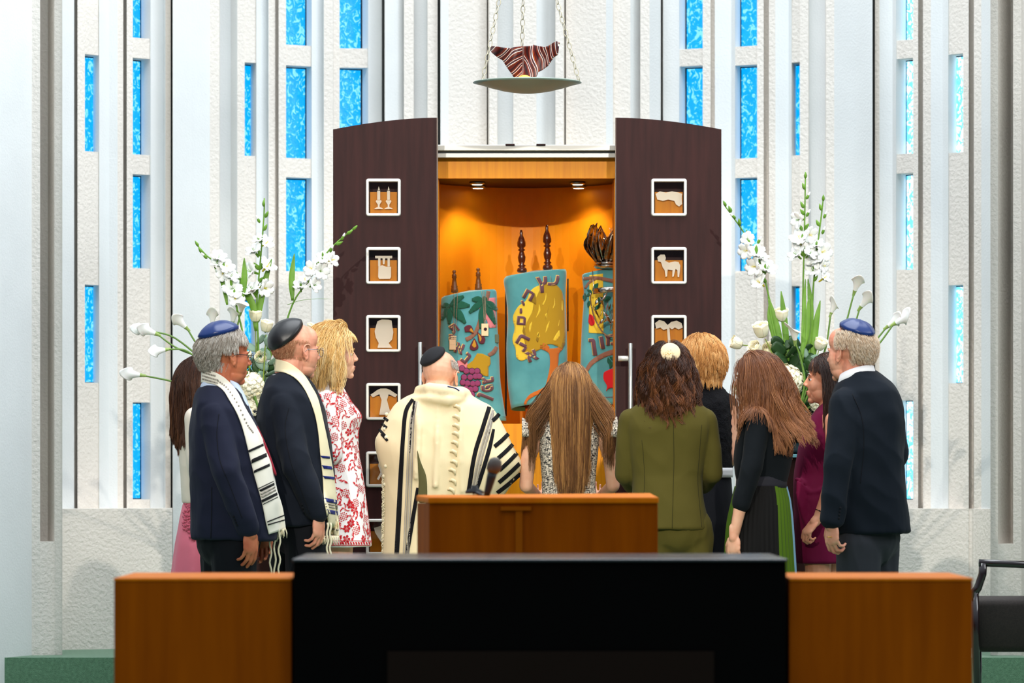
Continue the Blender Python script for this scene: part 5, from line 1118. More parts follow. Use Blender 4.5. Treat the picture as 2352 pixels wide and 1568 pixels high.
for x, y in ((886, 951), (882, 985), (884, 1070), (880, 1093), (882, 1112), (885, 1004)): q, _ = cast(tb, x+2, y, 0, D); g = G(); g.ell(q, (.009, .009, .009)); g.obj('fringe_knot', F_fr, tl)
strands('beard', H_grey, p, h, 900, .045, lambda x, y, z: y > .25 and z < -.45, [], (0, .5, .5), .3, .012, .003, 30, .3, .001, 5, None, 7, K=60, base=False)
strands('hair', H_grey, p, h, 700, .012, lambda x, y, z: -.35 < z < .45 and (abs(x) > .62) and -.4 < y < .5 and z > .05, [], (0, .3, .9), .2, .002, 0, 1, .2, .0006, 4, (0, -.4, -.8), 5, K=100, inflate=1.01, base=False)
h.kippah(M_felt, p, (-.30, -.66, .70), 45, .012, 0)
collar_ring(h, F_shirt, p, .066, -.120)
ft = trousers(1010, D, 1300, .17, .13, 0, F_blk, p, .09, .08, .10); shoes(ft, 0, F_shoe, p)

# ---- girl with very long straight hair
p = person('', 1310, D, 'girl seen from behind with waist length straight light brown hair and tweed cap sleeve dress')
h = Head(1310, 838, D, 0, .97, 0)
b = G(); neck = P(1310, 935, D); h.prims(b, True, True, neck_to=neck, neck_r=.048); torso_core(b, neck, P(1308, 1180, D), .065); b.tube([P(1235, 985, D), P(1275, 955, D), P(1310, 945, D-.01), P(1345, 955, D), P(1385, 985, D)], [.042, .05, .055, .05, .042], 14)
limb(b, [LP(1236, 985, D, .043), LP(1214, 1050, D-.01, .036), LP(1208, 1115, D+.01, .033), LP(1235, 1140, D+.2, .025)]); hand(b, P(1236, 1140, D+.2), (.3, 1, .2), (0, .1, 1), 1, .85, 30); limb(b, [LP(1384, 985, D, .043), LP(1402, 1050, D-.01, .036), LP(1408, 1115, D+.01, .033), LP(1380, 1140, D+.2, .025)]); hand(b, P(1379, 1140, D+.2), (-.3, 1, .2), (0, .1, 1), -1, .85, 30)
ft = legs(b, 1308, D, 1380, .066, .075, 0, .034, .03)
body = link_mesh('body', smoothed(b.V, b.F, .0036, 3), S_fair, p); h.eyes(p, lips=S_lip)
def tweed():
    m = fabric('black_white_tweed', (214, 204, 188), .9, .1); nt = m.node_tree; b_ = nt.nodes['Principled BSDF']; L = nt.links; t = nt.nodes.new('ShaderNodeTexCoord'); mx = nt.nodes.new('ShaderNodeMix'); mx.data_type = 'RGBA'; outs = []
    for s_, sc in (((1, 1, .16), 380), ((.16, .16, 1), 350)):
        mp = nt.nodes.new('ShaderNodeMapping'); mp.inputs['Scale'].default_value = s_; n_ = nt.nodes.new('ShaderNodeTexNoise'); n_.inputs['Scale'].default_value = sc; n_.inputs['Detail'].default_value = 1; L.new(t.outputs['Object'], mp.inputs[0]); L.new(mp.outputs[0], n_.inputs['Vector']); outs.append(n_)
    a = nt.nodes.new('ShaderNodeMath'); a.operation = 'MAXIMUM'; L.new(outs[0].outputs[0], a.inputs[0]); L.new(outs[1].outputs[0], a.inputs[1]); r = nt.nodes.new('ShaderNodeValToRGB'); L.new(a.outputs[0], r.inputs[0]); cr = r.color_ramp
    cr.elements[0].position = .53; cr.elements[0].color = lin((226, 214, 196)); cr.elements[1].position = .585; cr.elements[1].color = lin((28, 26, 30)); L.new(r.outputs[0], b_.inputs['Base Color']); return m
M_tweed = tweed()
g = G(); outl(g, [(1262, 950), (1245, 965), (1238, 990), (1238, 1030), (1243, 1080), (1244, 1135), (1226, 1240), (1216, 1400)], [(1356, 950), (1372, 965), (1378, 990), (1374, 1040), (1369, 1085), (1370, 1135), (1388, 1240), (1398, 1400)], D, [(948, .055), (965, .09), (1000, .105), (1090, .095), (1140, .10), (1240, .13), (1400, .15)])
for sg, cx_ in ((-1, 1310), (1, 1308)):
    g.tube([P(cx_+sg*48, 958, D-.03), P(cx_+sg*72, 968, D-.02), P(cx_+sg*92, 984, D-.01), P(cx_+sg*105, 992, D)], [.03, .05, .050, .030], 14, flat=.75, up=(0, 1, 0))
ds = garment('dress', g, M_tweed, p, .007, 3, .0012, (9, 9, 9), 2.0); db_ = bvh_of([ds])
for sg, cx_ in ((-1, 1310), (1, 1308)):   # flared cap sleeve ruffles
    g = G(); R = []
    for i in range(7):
        t = i/6; ring = []
        for k in range(20):
            a = math.pi*(-.5 + 1.0*k/19)*1.25; r_ = .048 + .030*t; ring.append(P(cx_+sg*(84+26*t), 985+ (2-4*t), D) + Vector((sg*.0, r_*math.sin(a)*1.1, r_*math.cos(a)*.9 - .02 + .006*math.sin(a*6)*t)))
        R.append(ring)
    V = [v for r__ in R for v in r__]; g.put(V, [(i*20+k, i*20+k+1, (i+1)*20+k+1, (i+1)*20+k) for i in range(6) for k in range(19)]); o = g.obj('cap_sleeve', M_tweed, ds); s_ = o.modifiers.new('t', 'SOLIDIFY'); s_.thickness = .005
V, Fs = drape(db_, [[(1290, 946), (1330, 946), (1352, 952), (1318, 1000), (1306, 1000), (1284, 952)]], .004, D, 5); cloth('bare_back', V, Fs, S_fair, p, .002)
line(db_, [(1307, 1105), (1307, 1135)], 1.4, C_black, ds, 'zip', D)
girl_x = X(1310, 21.0)
def spread_out(A, t):
    u = (A[0, :, 0]-girl_x)/.075; k = np.clip((np.abs(u)-.66)/.10, 0, 1)*(.9+.25*(np.abs(u)-.7))*np.sign(u); s_ = t[:, :, 0]; A[..., 0] += k[None]*(.115*np.clip((s_-.16)/.50, 0, 1)**1.2); A[..., 1] += np.abs(k)[None]*.02*s_; return A
def narrow(A, t):
    s_ = t[:, :, 0]; A[..., 0] = A[..., 0] - (A[..., 0]-girl_x-.012)*.22*s_**1.8; return A
cs = [(P(1310, 1045, D), (.115, .085, .24), None)]
strands('hair', H_girl, p, h, 3600, .60, lambda x, y, z: (y < .3 or z > .5) and z > -.55 and abs(x) < .80, cs, (0, .5, .9), .34, .012, .0025, 7, .25, .0012, 9, None, 22, K=140, lenvar=.20, inflate=1.05, tones=(0, 1), ext=narrow)
strands('side_hair', H_girl, p, h, 800, .42, lambda x, y, z: abs(x) > .74 and y < .45 and z > -.5, cs, (0, .5, .9), .34, .012, .0025, 7, .35, .0011, 10, None, 22, K=40, lenvar=.35, inflate=1.05, tones=(0, .7), ext=spread_out, base=False)
shoes(ft, 0, F_shoe, p, .22, .02)
# ---- woman in the olive green suit
D = 20.6; p = person('', 1533, D, 'woman seen from behind in olive green suit, wavy brown hair and cream kippah')
h = Head(1535, 797, D, 4, 1.0, -4)
b = G(); neck = P(1533, 915, D); h.prims(b, True, False, neck_to=neck, neck_r=.05); torso_core(b, neck, P(1533, 1180, D), .07)
for sg in (-1, 1): limb(b, [LP(1533+sg*76, 966, D, .036), LP(1536+sg*96, 1085, D+.01, .038), LP(1533+sg*62, 1110, D+.28, .027)]); hand(b, P(1533+sg*60, 1110, D+.28), (-sg*.3, 1, .2), (0, .1, 1), -sg, .92, 30)
body = link_mesh('body', smoothed(b.V, b.F, .0036, 3), S_fair, p); h.eyes(p, lips=S_lip)
F_olive = fabric('olive_suiting', (84, 76, 30), .85, .12)
g = G(); outl(g, [(1500, 912), (1476, 922), (1452, 936), (1440, 955), (1436, 985), (1444, 1040), (1452, 1090), (1452, 1130), (1446, 1175), (1444, 1214)], [(1568, 912), (1594, 922), (1614, 932), (1630, 950), (1634, 985), (1622, 1040), (1612, 1090), (1614, 1130), (1622, 1175), (1630, 1216)], D, [(905, .065), (935, .10), (980, .125), (1090, .11), (1140, .125), (1220, .145)])
for sg in (-1, 1): limb(g, [LP(1534+sg*84, 966, D, .058), LP(1535+sg*96, 1030, D+.01, .052), LP(1536+sg*99, 1088, D+.02, .049), LP(1534+sg*80, 1112, D+.13, .044), LP(1533+sg*66, 1112, D+.25, .040)])
jk = garment('jacket', g, F_olive, p, .007, 6, .0045, (9, 7, 5), 11.0); jb = bvh_of([jk]); sm_ = fabric('dark_olive_seam', (52, 50, 22), .9)
line(jb, [(1546, 935), (1548, 1050), (1546, 1130), (1544, 1213)], 1.0, sm_, jk, 'back_seam', D); line(jb, [(1474, 1010), (1478, 1050), (1480, 1110), (1474, 1210)], .6, sm_, jk, 'back_seam', D); line(jb, [(1612, 975), (1606, 1050), (1603, 1110), (1612, 1210)], .6, sm_, jk, 'back_seam', D)
pass
g = G()
for pts in (((1478, 912), (1492, 900), (1506, 896)), ((1566, 898), (1576, 906), (1582, 918))): g.tube([P(x, y, D-.03) for x, y in pts], [.008, .014, .010], 10)
g.obj('blouse_collar', F_shirt, p)
ft = trousers(1556, D, 1216, .165, .125, 0, F_olive, p, .088, .062, .08, amp=.007); shoes(ft, 0, F_shoe, p, .23, .03)
strands('hair', H_curl, p, h, 3600, .255, lambda x, y, z: (y < .35 or z > .5) and z > -.7, [(P(1535, 868, D), (.118, .098, .10), None), (P(1533, 1010, D), (.17, .12, .165), None)], (0, -.1, .98), .30, .024, .017, 26, .6, .0011, 12, None, 20, K=130, lenvar=.35, inflate=1.10, fade=.5)
k = h.kippah(fabric('cream_kippah', (222, 200, 162), .8, .03), p, (-.02, -.90, .44), 25, .036, 0, mat('gold_thread', (196, 160, 80), .4, .5)); kb = bvh_of([k])
g = G(); rr2 = random.Random(2)
for i in range(46):
    a = rr2.uniform(0, 6.28); q_ = rr2.random()**.7*13; q, _ = cast(kb, 1536+q_*math.cos(a), 813+q_*.6*math.sin(a), .002, D)
    if q: g.ell(q, (.0016, .001, .0016), 6, 4)
o = g.obj('gold_embroidery', MATS['gold_thread'], k); o['kind'] = 'stuff'

# ---- short haired blonde woman in black and white
D = 21.3; p = person('', 1620, D, 'woman with short copper blonde hair in a black cardigan trimmed in white')
h = Head(1608, 779, D, 32, 1.06, 0)
b = G(); neck = P(1618, 885, D); h.prims(b, True, True, neck_to=neck, neck_r=.054); torso_core(b, neck, P(1620, 1180, D), .08)
for sg in (-1, 1): limb(b, [LP(1620+sg*52, 935, D-.03*sg, .045), LP(1618+sg*60, 1050, D-.02*sg, .038), LP(1600+sg*42, 1100, D+.24, .027)]); hand(b, P(1598+sg*42, 1100, D+.24), (-.2, 1, .1), (0, .1, 1), -sg, .92, 30)
body = link_mesh('body', smoothed(b.V, b.F, .0036, 3), S_fair, p); h.eyes(p, brow=MATS['light_brow'], lips=S_lip)
F_knit = mat('black_boucle_knit', (17, 17, 21), .9, bump=(170, 1.0, .008), spec=.2)
g = G(); outl(g, [(1592, 876), (1580, 886), (1568, 908), (1560, 950), (1558, 1010), (1560, 1078)], [(1642, 874), (1656, 886), (1672, 908), (1680, 948), (1682, 1005), (1681, 1078)], D, [(870, .065), (890, .10), (925, .14), (1000, .15), (1080, .14)])
for sg in (-1, 1): limb(g, [LP(1620+sg*48, 930, D-.02*sg, .056), LP(1618+sg*56, 1045, D, .048), LP(1604+sg*46, 1085, D+.16, .042)])
jk = garment('cardigan', g, F_knit, p, .007, 3, .004, (26, 26, 26), 4.0)
g = G(); outl(g, [(1559, 1074), (1559, 1096)], [(1683, 1074), (1683, 1096)], D, [(1070, .147), (1100, .147)], n=4); g.obj('white_waistband', F_shirt, p)
g = G(); outl(g, [(1562, 1094), (1556, 1180), (1552, 1300), (1552, 1590)], [(1680, 1094), (1684, 1180), (1686, 1300), (1688, 1590)], D, [(1090, .14), (1200, .17), (1590, .18)], fold=.04, ff=9); garment('skirt', g, F_blk, p, .010, 3, .003)
g = G(); outl(g, [(1594, 874), (1598, 884)], [(1648, 866), (1650, 880)], D, [(860, .072), (890, .078)], n=4); g.obj('white_collar', F_shirt, p); g = G()
for i in range(26):
    a = 2*math.pi*i/26; g.ell(h.w((.064*math.cos(a), -.03+.066*math.sin(a), -.118+.012*math.sin(a))), (.005, .005, .005), 8, 6)
g.obj('bead_necklace', M_felt, p)
strands('hair', H_straw, p, h, 4600, .070, lambda x, y, z: z > -.85 and (y < .35 or z > .45) and not (abs(x) > .70 and -.40 < y < .25 and z < .10) and not (y > -.05 and z < .1), [(h.w((0, -.05, -.06)), (.058, .062, .075), None)], (.1, .25, .95), .20, .017, .0015, 16, .35, .0010, 21, None, 12, K=260, lenvar=.3, inflate=1.12, fade=-.3)
shoes([Vector((X(1600, D), D, 0)), Vector((X(1650, D), D, 0))], .5, F_shoe, p, .2)

# ---- young woman with chestnut hair, black top and pleated skirt
D = 20.6; p = person('', 1748, D, 'young woman with long chestnut hair and black skirt with green pleated panels')
h = Head(1737, 815, D, 66, .98, 0)
b = G(); neck = P(1748, 925, D); h.prims(b, True, False, neck_to=neck, neck_r=.047); torso_core(b, neck, P(1750, 1120, D), .07)
limb(b, [LP(1744, 970, D-.10, .034), LP(1722, 1085, D-.17, .033), LP(1700, 1165, D-.17, .031), LP(1687, 1228, D-.16, .023)]); hand(b, P(1686, 1226, D-.16), (-.02, -.05, -1), (.55, .75, 0), -1, .93, 14, 1.0, 8)
limb(b, [LP(1755, 970, D+.10, .034), LP(1755, 1085, D+.18, .033), LP(1720, 1180, D+.2, .024)]); hand(b, P(1718, 1182, D+.2), (-.1, 0, -1), (.6, -.7, 0), 1, .93, 22)
body = link_mesh('body', smoothed(b.V, b.F, .0034, 3), S_fair, p); h.eyes(p, brow=mat('brown_brow', (84, 52, 36), .8), lips=S_lip)
F_bk2 = fabric('black_jersey', (14, 19, 24), .85)
g = G(); outl(g, [(1728, 925), (1712, 945), (1700, 975), (1690, 1015), (1686, 1055), (1692, 1100), (1694, 1112)], [(1768, 925), (1792, 936), (1808, 955), (1818, 990), (1820, 1040), (1812, 1085), (1806, 1112)], D, [(920, .06), (945, .11), (990, .14), (1110, .105)])
limb(g, [LP(1742, 965, D-.12, .056), LP(1726, 1075, D-.17, .050), LP(1706, 1140, D-.17, .046), LP(1702, 1156, D-.17, .044)]); limb(g, [LP(1756, 965, D+.12, .056), LP(1756, 1080, D+.18, .048), LP(1735, 1150, D+.19, .042)])
jk = garment('cardigan', g, F_bk2, p, .007, 8, .0035, (8, 8, 7), 14.0)
g = G(); outl(g, [(1691, 1096), (1689, 1122)], [(1808, 1092), (1808, 1120)], D, [(1090, .112), (1125, .115)], n=4); g.obj('belt', fabric('dark_grey_belt', (40, 40, 48), .7), p)
g = G(); n_, m_ = 30, 180; A = spline([(1688, 1116), (1680, 1150), (1670, 1200), (1665, 1270), (1664, 1350), (1662, 1500)], n_); B_ = spline([(1808, 1114), (1816, 1160), (1821, 1215), (1825, 1290), (1829, 1370), (1836, 1500)], n_); R = []
for i in range(n_):
    t = i/(n_-1); xl, xr = X(A[i][0], D), X(B_[i][0], D); z = Z(A[i][1], D); ring = []
    for k_ in range(m_):
        a = 2*math.pi*k_/m_; f = 1 + .035*(.3+t)*abs(((k_ % 4)/2)-1)
        ring.append(((xl+xr)/2 + (xr-xl)/2*math.cos(a)*f, D + (.12+.12*t)*math.sin(a)*f, z))
    R.append(ring)
g.rings(R); sk = g.obj('pleated_skirt', fabric('black_pleats', (18, 17, 17), .8), p, False)
for c in ((74, 104, 20), (128, 168, 196)): sk.data.materials.append(fabric('pleat_panel_%d' % c[0], c, .8))
for f_ in sk.data.polygons:
    c = f_.center; t = max(0, min(1, (Z(1116, D)-c.z)/(Z(1116, D)-Z(1500, D)))); i = min(n_-1, int(t*(n_-1))); xl, xr = X(A[i][0], D), X(B_[i][0], D); a = math.degrees(math.atan2((c.y-D)/(.12+.12*t), (c.x-(xl+xr)/2)/((xr-xl)/2)))
    f_.material_index = 1 if (-178 < a < -152 or -62 < a < -24 or 140 < a < 165 or 30 < a < 60) else 2 if -22 < a < -4 else 0
strands('hair', H_chest, p, h, 4000, .40, lambda x, y, z: (y < .34 or (z > .30 and y < .60) or z > .58) and z > -.6 and not (y > .80), [(P(1736, 985, D-.12), (.072, .085, .10), None), (P(1742, 905, D), (.080, .088, .09), None), (P(1756, 1028, D), (.120, .15, .20), None)], (0, .82, .57), .25, .012, .006, 14, .45, .0012, 31, None, 20, K=260, lenvar=.25, inflate=1.06, fade=.4)
strands('hair_over_shoulder', H_chest, p, h, 600, .40, lambda x, y, z: y < -.3 and z > -.5, [(P(1738, 905, D), (.088, .088, .09), None), (P(1775, 1030, D), (.10, .16, .20), None)], (0, .25, .97), .25, .014, .012, 16, .5, .0012, 33, None, 20, K=40, lenvar=.25, inflate=1.08, base=False, fade=.5, ext=lambda A, t: (A.__setitem__((Ellipsis, 0), A[..., 0] + .10*t[..., 0]**2.2), A)[1])
strands('front_hair', H_chest, p, h, 1100, .085, lambda x, y, z: -.1 < y < .74 and z > .58, [], (0, .55, .83), .20, .010, .002, 8, .4, .0012, 43, (0, -.75, -.35), 14, K=90, lenvar=.2, inflate=1.06)
shoes([Vector((X(1735, D), D, 0)), Vector((X(1770, D), D+.12, 0))], 1.1, F_shoe, p, .22)
legs_g = G(); legs(legs_g, 1752, D, 1450, .06, .07, 1.1, .034); legs_g.obj('legs', S_fair, p)

# ---- girl in the burgundy dress
D = 20.85; p = person('', 1895, D, 'young woman in draped burgundy dress with very long straight dark hair')
h = Head(1902, 815, D, 80, 1.02, 2)
b = G(); neck = P(1906, 925, D); h.prims(b, True, False, neck_to=neck, neck_r=.047); torso_core(b, neck, P(1885, 1180, D), .075)
limb(b, [LP(1915, 965, D-.13, .043), LP(1916, 1085, D-.19, .037), LP(1895, 1150, D-.20, .030), LP(1878, 1192, D-.20, .0235)]); hand(b, P(1877, 1192, D-.20), (-.62, -.1, -.75), (.5, .4, -.75), -1, .95, 62, .6, 40)
limb(b, [LP(1895, 965, D+.13, .043), LP(1885, 1085, D+.19, .037), LP(1838, 1180, D+.14, .024)]); hand(b, P(1836, 1184, D+.12), (-.25, -.1, -1), (.6, -.6, 0), 1, .93, 22)
ft = legs(b, 1888, D, 1275, .068, .07, facing(70), .036, .03)
body = link_mesh('body', smoothed(b.V, b.F, .0034, 3), skin('skin_warm', (228, 164, 132), (210, 136, 104)), p); h.eyes(p, brow=mat('dark_brow', (50, 30, 22), .8), lips=S_lip)
F_burg = fabric('burgundy_jersey', (112, 10, 58), .7, .15)
g = G(); rr3 = outl(g, [(1888, 925), (1872, 945), (1856, 970), (1840, 1010), (1830, 1055), (1824, 1095), (1823, 1130), (1824, 1170), (1821, 1215), (1822, 1292)], [(1932, 915), (1944, 940), (1950, 985), (1950, 1040), (1948, 1100), (1948, 1160), (1946, 1220), (1944, 1292)], D, [(915, .06), (945, .11), (1000, .13), (1090, .12), (1150, .15), (1292, .15)])
for k_, (y0, y1) in enumerate(((1105, 1135), (1100, 1155), (1096, 1178), (1092, 1200), (1090, 1222))):   # draped folds gathered at the hip
    g.tube([P(x, y, D-.138-.012*math.sin(i*.6)) for i, (x, y) in enumerate(spline([(1940, 1090+k_*2), (1905, (1100+y1)/2), (1862, y1-4), (1830, y0+k_*10)], 12))], [.006]+[.012]*10+[.006], 10)
g.tube([P(x, y, D-.10) for x, y in spline([(1826, 1098), (1852, 1112), (1890, 1106), (1935, 1085)], 10)], [.007]+[.016]*8+[.008], 10)
ds = garment('dress', g, F_burg, p, .006, 3, .0035, (7, 7, 4), 17.0)
V, Fs = drape(bvh_of([ds]), [[(1889, 955), (1896, 930), (1903, 935), (1898, 960), (1890, 985)]], .004, D, 4); cloth('bare_neckline', V, Fs, MATS['skin_warm'], p, .002)
g = G(); c_ = P(1881, 1184, D-.20); dr = (P(1877, 1192, D-.2)-P(1895, 1150, D-.2)).normalized(); s1 = dr.cross(Vector((0, 1, 0))).normalized(); s2 = dr.cross(s1)
g.tube([P(1885, 1174, D-.20) + (s1*math.cos(a)+s2*math.sin(a))*.0275 for a in np.linspace(0, 6.3, 24)], .0016, 6)
for a in (1.3, 1.6, 1.9): g.ell(P(1885, 1174, D-.20) + (s1*math.cos(a)+s2*math.sin(a))*.0285, (.004, .004, .004), 8, 6)
g.obj('bracelet', M_frame, p)
strands('hair', H_sleek, p, h, 4200, .60, lambda x, y, z: (y < .20 or (z > .30 and y < .60) or z > .60) and z > -.55 and not (y > .80), [(P(1925, 1020, D), (.085, .15, .20), None)], (-.05, .88, .47), .32, .010, .0015, 8, .45, .0012, 41, None, 22, K=90, lenvar=.12, inflate=1.04, fade=.5, tones=(0, .9))
strands('front_hair', H_sleek, p, h, 1300, .085, lambda x, y, z: -.1 < y < .74 and z > .56, [], (0, .55, .83), .20, .008, .001, 8, .4, .0012, 42, (0, -.75, -.35), 14, K=90, lenvar=.2, inflate=1.05, tones=(0, .9))
shoes(ft, facing(75), F_shoe, p, .22, .03)

# ---- tall man at the right
D = 20.1; p = person('', 1985, D, 'tall white haired man in dark blazer, grey trousers and blue kippah, rightmost of the group')
h = Head(1953, 745, D, 47, 1.12, -2)
b = G(); neck = P(1968, 855, D); h.prims(b, neck_to=neck, neck_r=.066, jaw=1.08); torso_core(b, neck, P(1985, 1200, D))
limb(b, [LP(1950, 945, D-.10, .035), LP(1925, 1080, D-.20, .034), LP(1912, 1200, D-.2, .030)]); hand(b, P(1911, 1198, D-.2), (.0, -.05, -1), (.7, .6, 0), -1, 1.08, 48)
limb(b, [LP(2026, 945, D+.08, .035), LP(2056, 1045, D+.05, .034), LP(2010, 1090, D+.28, .031)]); hand(b, P(2006, 1090, D+.28), (-1, .2, 0), (0, -.3, -1), 1, 1.05, 34)
body = link_mesh('body', smoothed(b.V, b.F, .0034, 3), S_pink, p); h.eyes(p, brow=mat('white_brow', (210, 190, 170), .8), lips=S_lip)
g = G(); outl(g, [(1954, 856), (1934, 870), (1918, 892), (1908, 935), (1902, 1000), (1900, 1080), (1898, 1160), (1898, 1205), (1902, 1226)], [(1998, 846), (2024, 862), (2052, 884), (2068, 920), (2075, 965), (2073, 1040), (2076, 1100), (2084, 1170), (2090, 1222)], D, [(830, .07), (860, .12), (900, .18), (960, .20), (1230, .19)])
limb(g, [LP(1942, 928, D-.14, .072), LP(1924, 1070, D-.20, .062), LP(1914, 1175, D-.20, .055), LP(1912, 1190, D-.20, .053)]); limb(g, [LP(2036, 930, D+.08, .070), LP(2058, 1045, D+.04, .056), LP(2020, 1085, D+.22, .05)])
F_blz = fabric('dark_blazer_wool', (16, 24, 34), .8); jk = garment('blazer', g, F_blz, p, .007, 9, .007, (8, 7, 6), 21.0); jb = bvh_of([jk])
line(jb, [(1958, 905), (1980, 960), (1984, 1030), (1976, 1110)], 1.4, F_blk, jk, 'sleeve_seam', D)
for k in range(4): q, _ = cast(jb, 1930-k*1, 1166+k*8, .002, D); g = G(); g.ell(q, (.0055, .003, .0055)); g.obj('cuff_button', F_blk, jk)
collar_ring(h, F_shirt, p, .072, -.118, .35, .045); collar_ring(h, F_blz, p, .080, -.150, .35, .040, 'blazer_collar')
g = G(); g.tube([P(1905, 1233, D-.235) + Vector((.0115*math.cos(a), .0115*math.sin(a), 0)) for a in np.linspace(0, 6.3, 16)], .0018, 6); g.obj('gold_ring', mat('gold', (226, 176, 70), .2, 1.0), p)
strands('hair', H_white, p, h, 3600, .040, lambda x, y, z: -.68 < z < .70 and y < .38 and not (abs(x) > .72 and -.35 < y < .2 and z < .0) and (-.40*y+.91*z) < .72 and not (y > .1 and z < .05), [], (0, .5, .8), .14, .007, .001, 20, .25, .0007, 51, (0, -.8, -.3), 8, K=500, inflate=1.02)
h.kippah(M_satb, p, (-.05, -.40, .91), 48, .014, 6, MATS['navy_piping'])
ft = trousers(1993, D, 1235, .18, .14, facing(60), F_char, p, .105, .085, .095); shoes(ft, facing(60), F_shoe, p)

# ---- woman behind the grey haired man
D = 20.75; p = person('', 440, D, 'brown haired woman in white cardigan and pink skirt, half hidden behind the navy suit')
h = Head(466, 825, D, -78, 1.0, 0)
b = G(); neck = P(455, 925, D); h.prims(b, True, False, neck_to=neck, neck_r=.047); torso_core(b, neck, P(455, 1180, D), .07); ft = legs(b, 452, D, 1400, .06, .07, facing(-78), .036, .03)
limb(b, [LP(452, 965, D-.13, .043), LP(458, 1085, D-.16, .037), LP(480, 1160, D-.1, .025)]); hand(b, P(482, 1162, D-.1), (.4, 0, -.9), (-.5, .8, 0), 1, .92, 26); limb(b, [LP(452, 965, D+.13, .043), LP(458, 1085, D+.16, .037), LP(490, 1120, D+.1, .025)]); hand(b, P(492, 1120, D+.1), (1, 0, 0), (0, .3, 1), 1, .92, 26)
body = link_mesh('body', smoothed(b.V, b.F, .004, 3), S_fair, p); h.eyes(p, lips=S_lip)
g = G(); outl(g, [(440, 925), (428, 940), (418, 965), (413, 1010), (413, 1060), (416, 1110), (418, 1156)], [(470, 925), (484, 945), (496, 975), (500, 1030), (494, 1080), (494, 1120), (496, 1156)], D, [(920, .06), (945, .11), (990, .14), (1156, .125)])
limb(g, [LP(448, 962, D-.12, .056), LP(454, 1080, D-.155, .048), LP(472, 1140, D-.11, .04)]); limb(g, [LP(450, 962, D+.12, .056), LP(456, 1080, D+.155, .048), LP(480, 1110, D+.11, .04)])
garment('cardigan', g, fabric('ivory_knit', (236, 224, 208), .9, .03), p, .008, 6, .003, (8, 8, 7), 24.0)
g = G(); outl(g, [(422, 1152), (414, 1195), (404, 1250), (394, 1320), (386, 1400), (380, 1530)], [(492, 1152), (498, 1195), (506, 1260), (512, 1340), (518, 1420), (524, 1530)], D, [(1150, .12), (1250, .18), (1530, .25)], fold=.07, ff=8)
sk = garment('skirt', g, fabric('pink_satin', (234, 122, 142), .55, .06), p, .010, 4, .003, (5, 5, 2)); sb = bvh_of([sk]); F_lace = fabric('rose_lace', (204, 96, 116), .9)
r4 = random.Random(8)
V2 = []; F2 = []
for k_ in range(64):
    x = r4.uniform(414, 470); y = r4.uniform(1156, 1262)
    if x < 424 - (y-1156)*.18 or y > 1200 + (x-414)*1.2: continue
    c = (x, y); s_ = r4.uniform(4, 6.5); a0 = r4.uniform(0, 6)
    for j in range(5):
        a = a0 + j*1.257; q = [(c[0]+s_*.9*math.cos(a)+s_*.55*math.cos(t), c[1]+s_*.9*math.sin(a)+s_*.55*math.sin(t)) for t in np.linspace(0, 5.5, 8)]
        v, f = drape(sb, [q], .004+.001*(j % 3), D, 6); k = len(V2); V2 += v; F2 += [tuple(i+k for i in t) for t in f]
o = cloth('lace_applique', V2, F2, F_lace, sk, .002); o['kind'] = 'stuff'
strands('hair', H_dbrown, p, h, 3600, .34, lambda x, y, z: (y < .42 or z > .55) and z > -.6 and not (y > .78 and z < .80), [(P(458, 905, D), (.08, .088, .09), None), (P(456, 1028, D), (.085, .16, .20), None)], (0, .25, .97), .30, .014, .004, 14, .4, .0012, 61, None, 20, K=120, lenvar=.15, inflate=1.06, fade=.4)
shoes(ft, facing(-78), F_shoe, p, .22, .03)
# ---------------------------------------------------------------- flowers
L_green = mat('fresh_green', (112, 158, 52), .45, var=(12, (86, 132, 36)), spec=.4); L_dark = mat('dark_foliage', (44, 78, 36), .45, var=(14, (30, 58, 28)), spec=.4); L_euc = mat('eucalyptus_green', (140, 168, 150), .6, var=(14, (112, 142, 124)))
L_stem = mat('stem_green', (118, 142, 40), .5); P_white = mat('white_petal', (250, 250, 248), .55, sss=.15, spec=.3); P_cream = mat('cream_petal', (250, 244, 222), .55, sss=.15, var=(25, (246, 236, 200)), spec=.3); P_yel = mat('pollen_yellow', (224, 206, 60), .7)
DF = 21.6
def petal(g, c, q, L, W, curl=.6, ruff=.0, n=6, m=5, cup=.25, tipw=.35, seed=0):
    """one petal from c, q = rotation whose z runs along the petal and y is its face"""
    V = []
    for i in range(n+1):
        t = i/n; wd = W*math.sin(min(1, t*(1-tipw*.3)+.06)*math.pi*.86)**.7
        for j in range(m+1):
            u = -1 + 2*j/m; x = wd*u; z = L*(t - .12*t*t*abs(u)); y = curl*L*t*t*.7 - cup*wd*(1-u*u) + ruff*L*math.sin(j*2.6+i*1.3+seed)*t
            V.append(c + q @ Vector((x, y, z)))
    g.put(V, [(i*(m+1)+j, i*(m+1)+j+1, (i+1)*(m+1)+j+1, (i+1)*(m+1)+j) for i in range(n) for j in range(m)])
def rotz(d, up=None):
    d = Vector(d).normalized(); return Vector((0, 0, 1)).rotation_difference(d).to_matrix()
def solid(o, t=.0006):
    s = o.modifiers.new('t', 'SOLIDIFY'); s.thickness = t; s.offset = 0; return o
rf = random.Random(21)
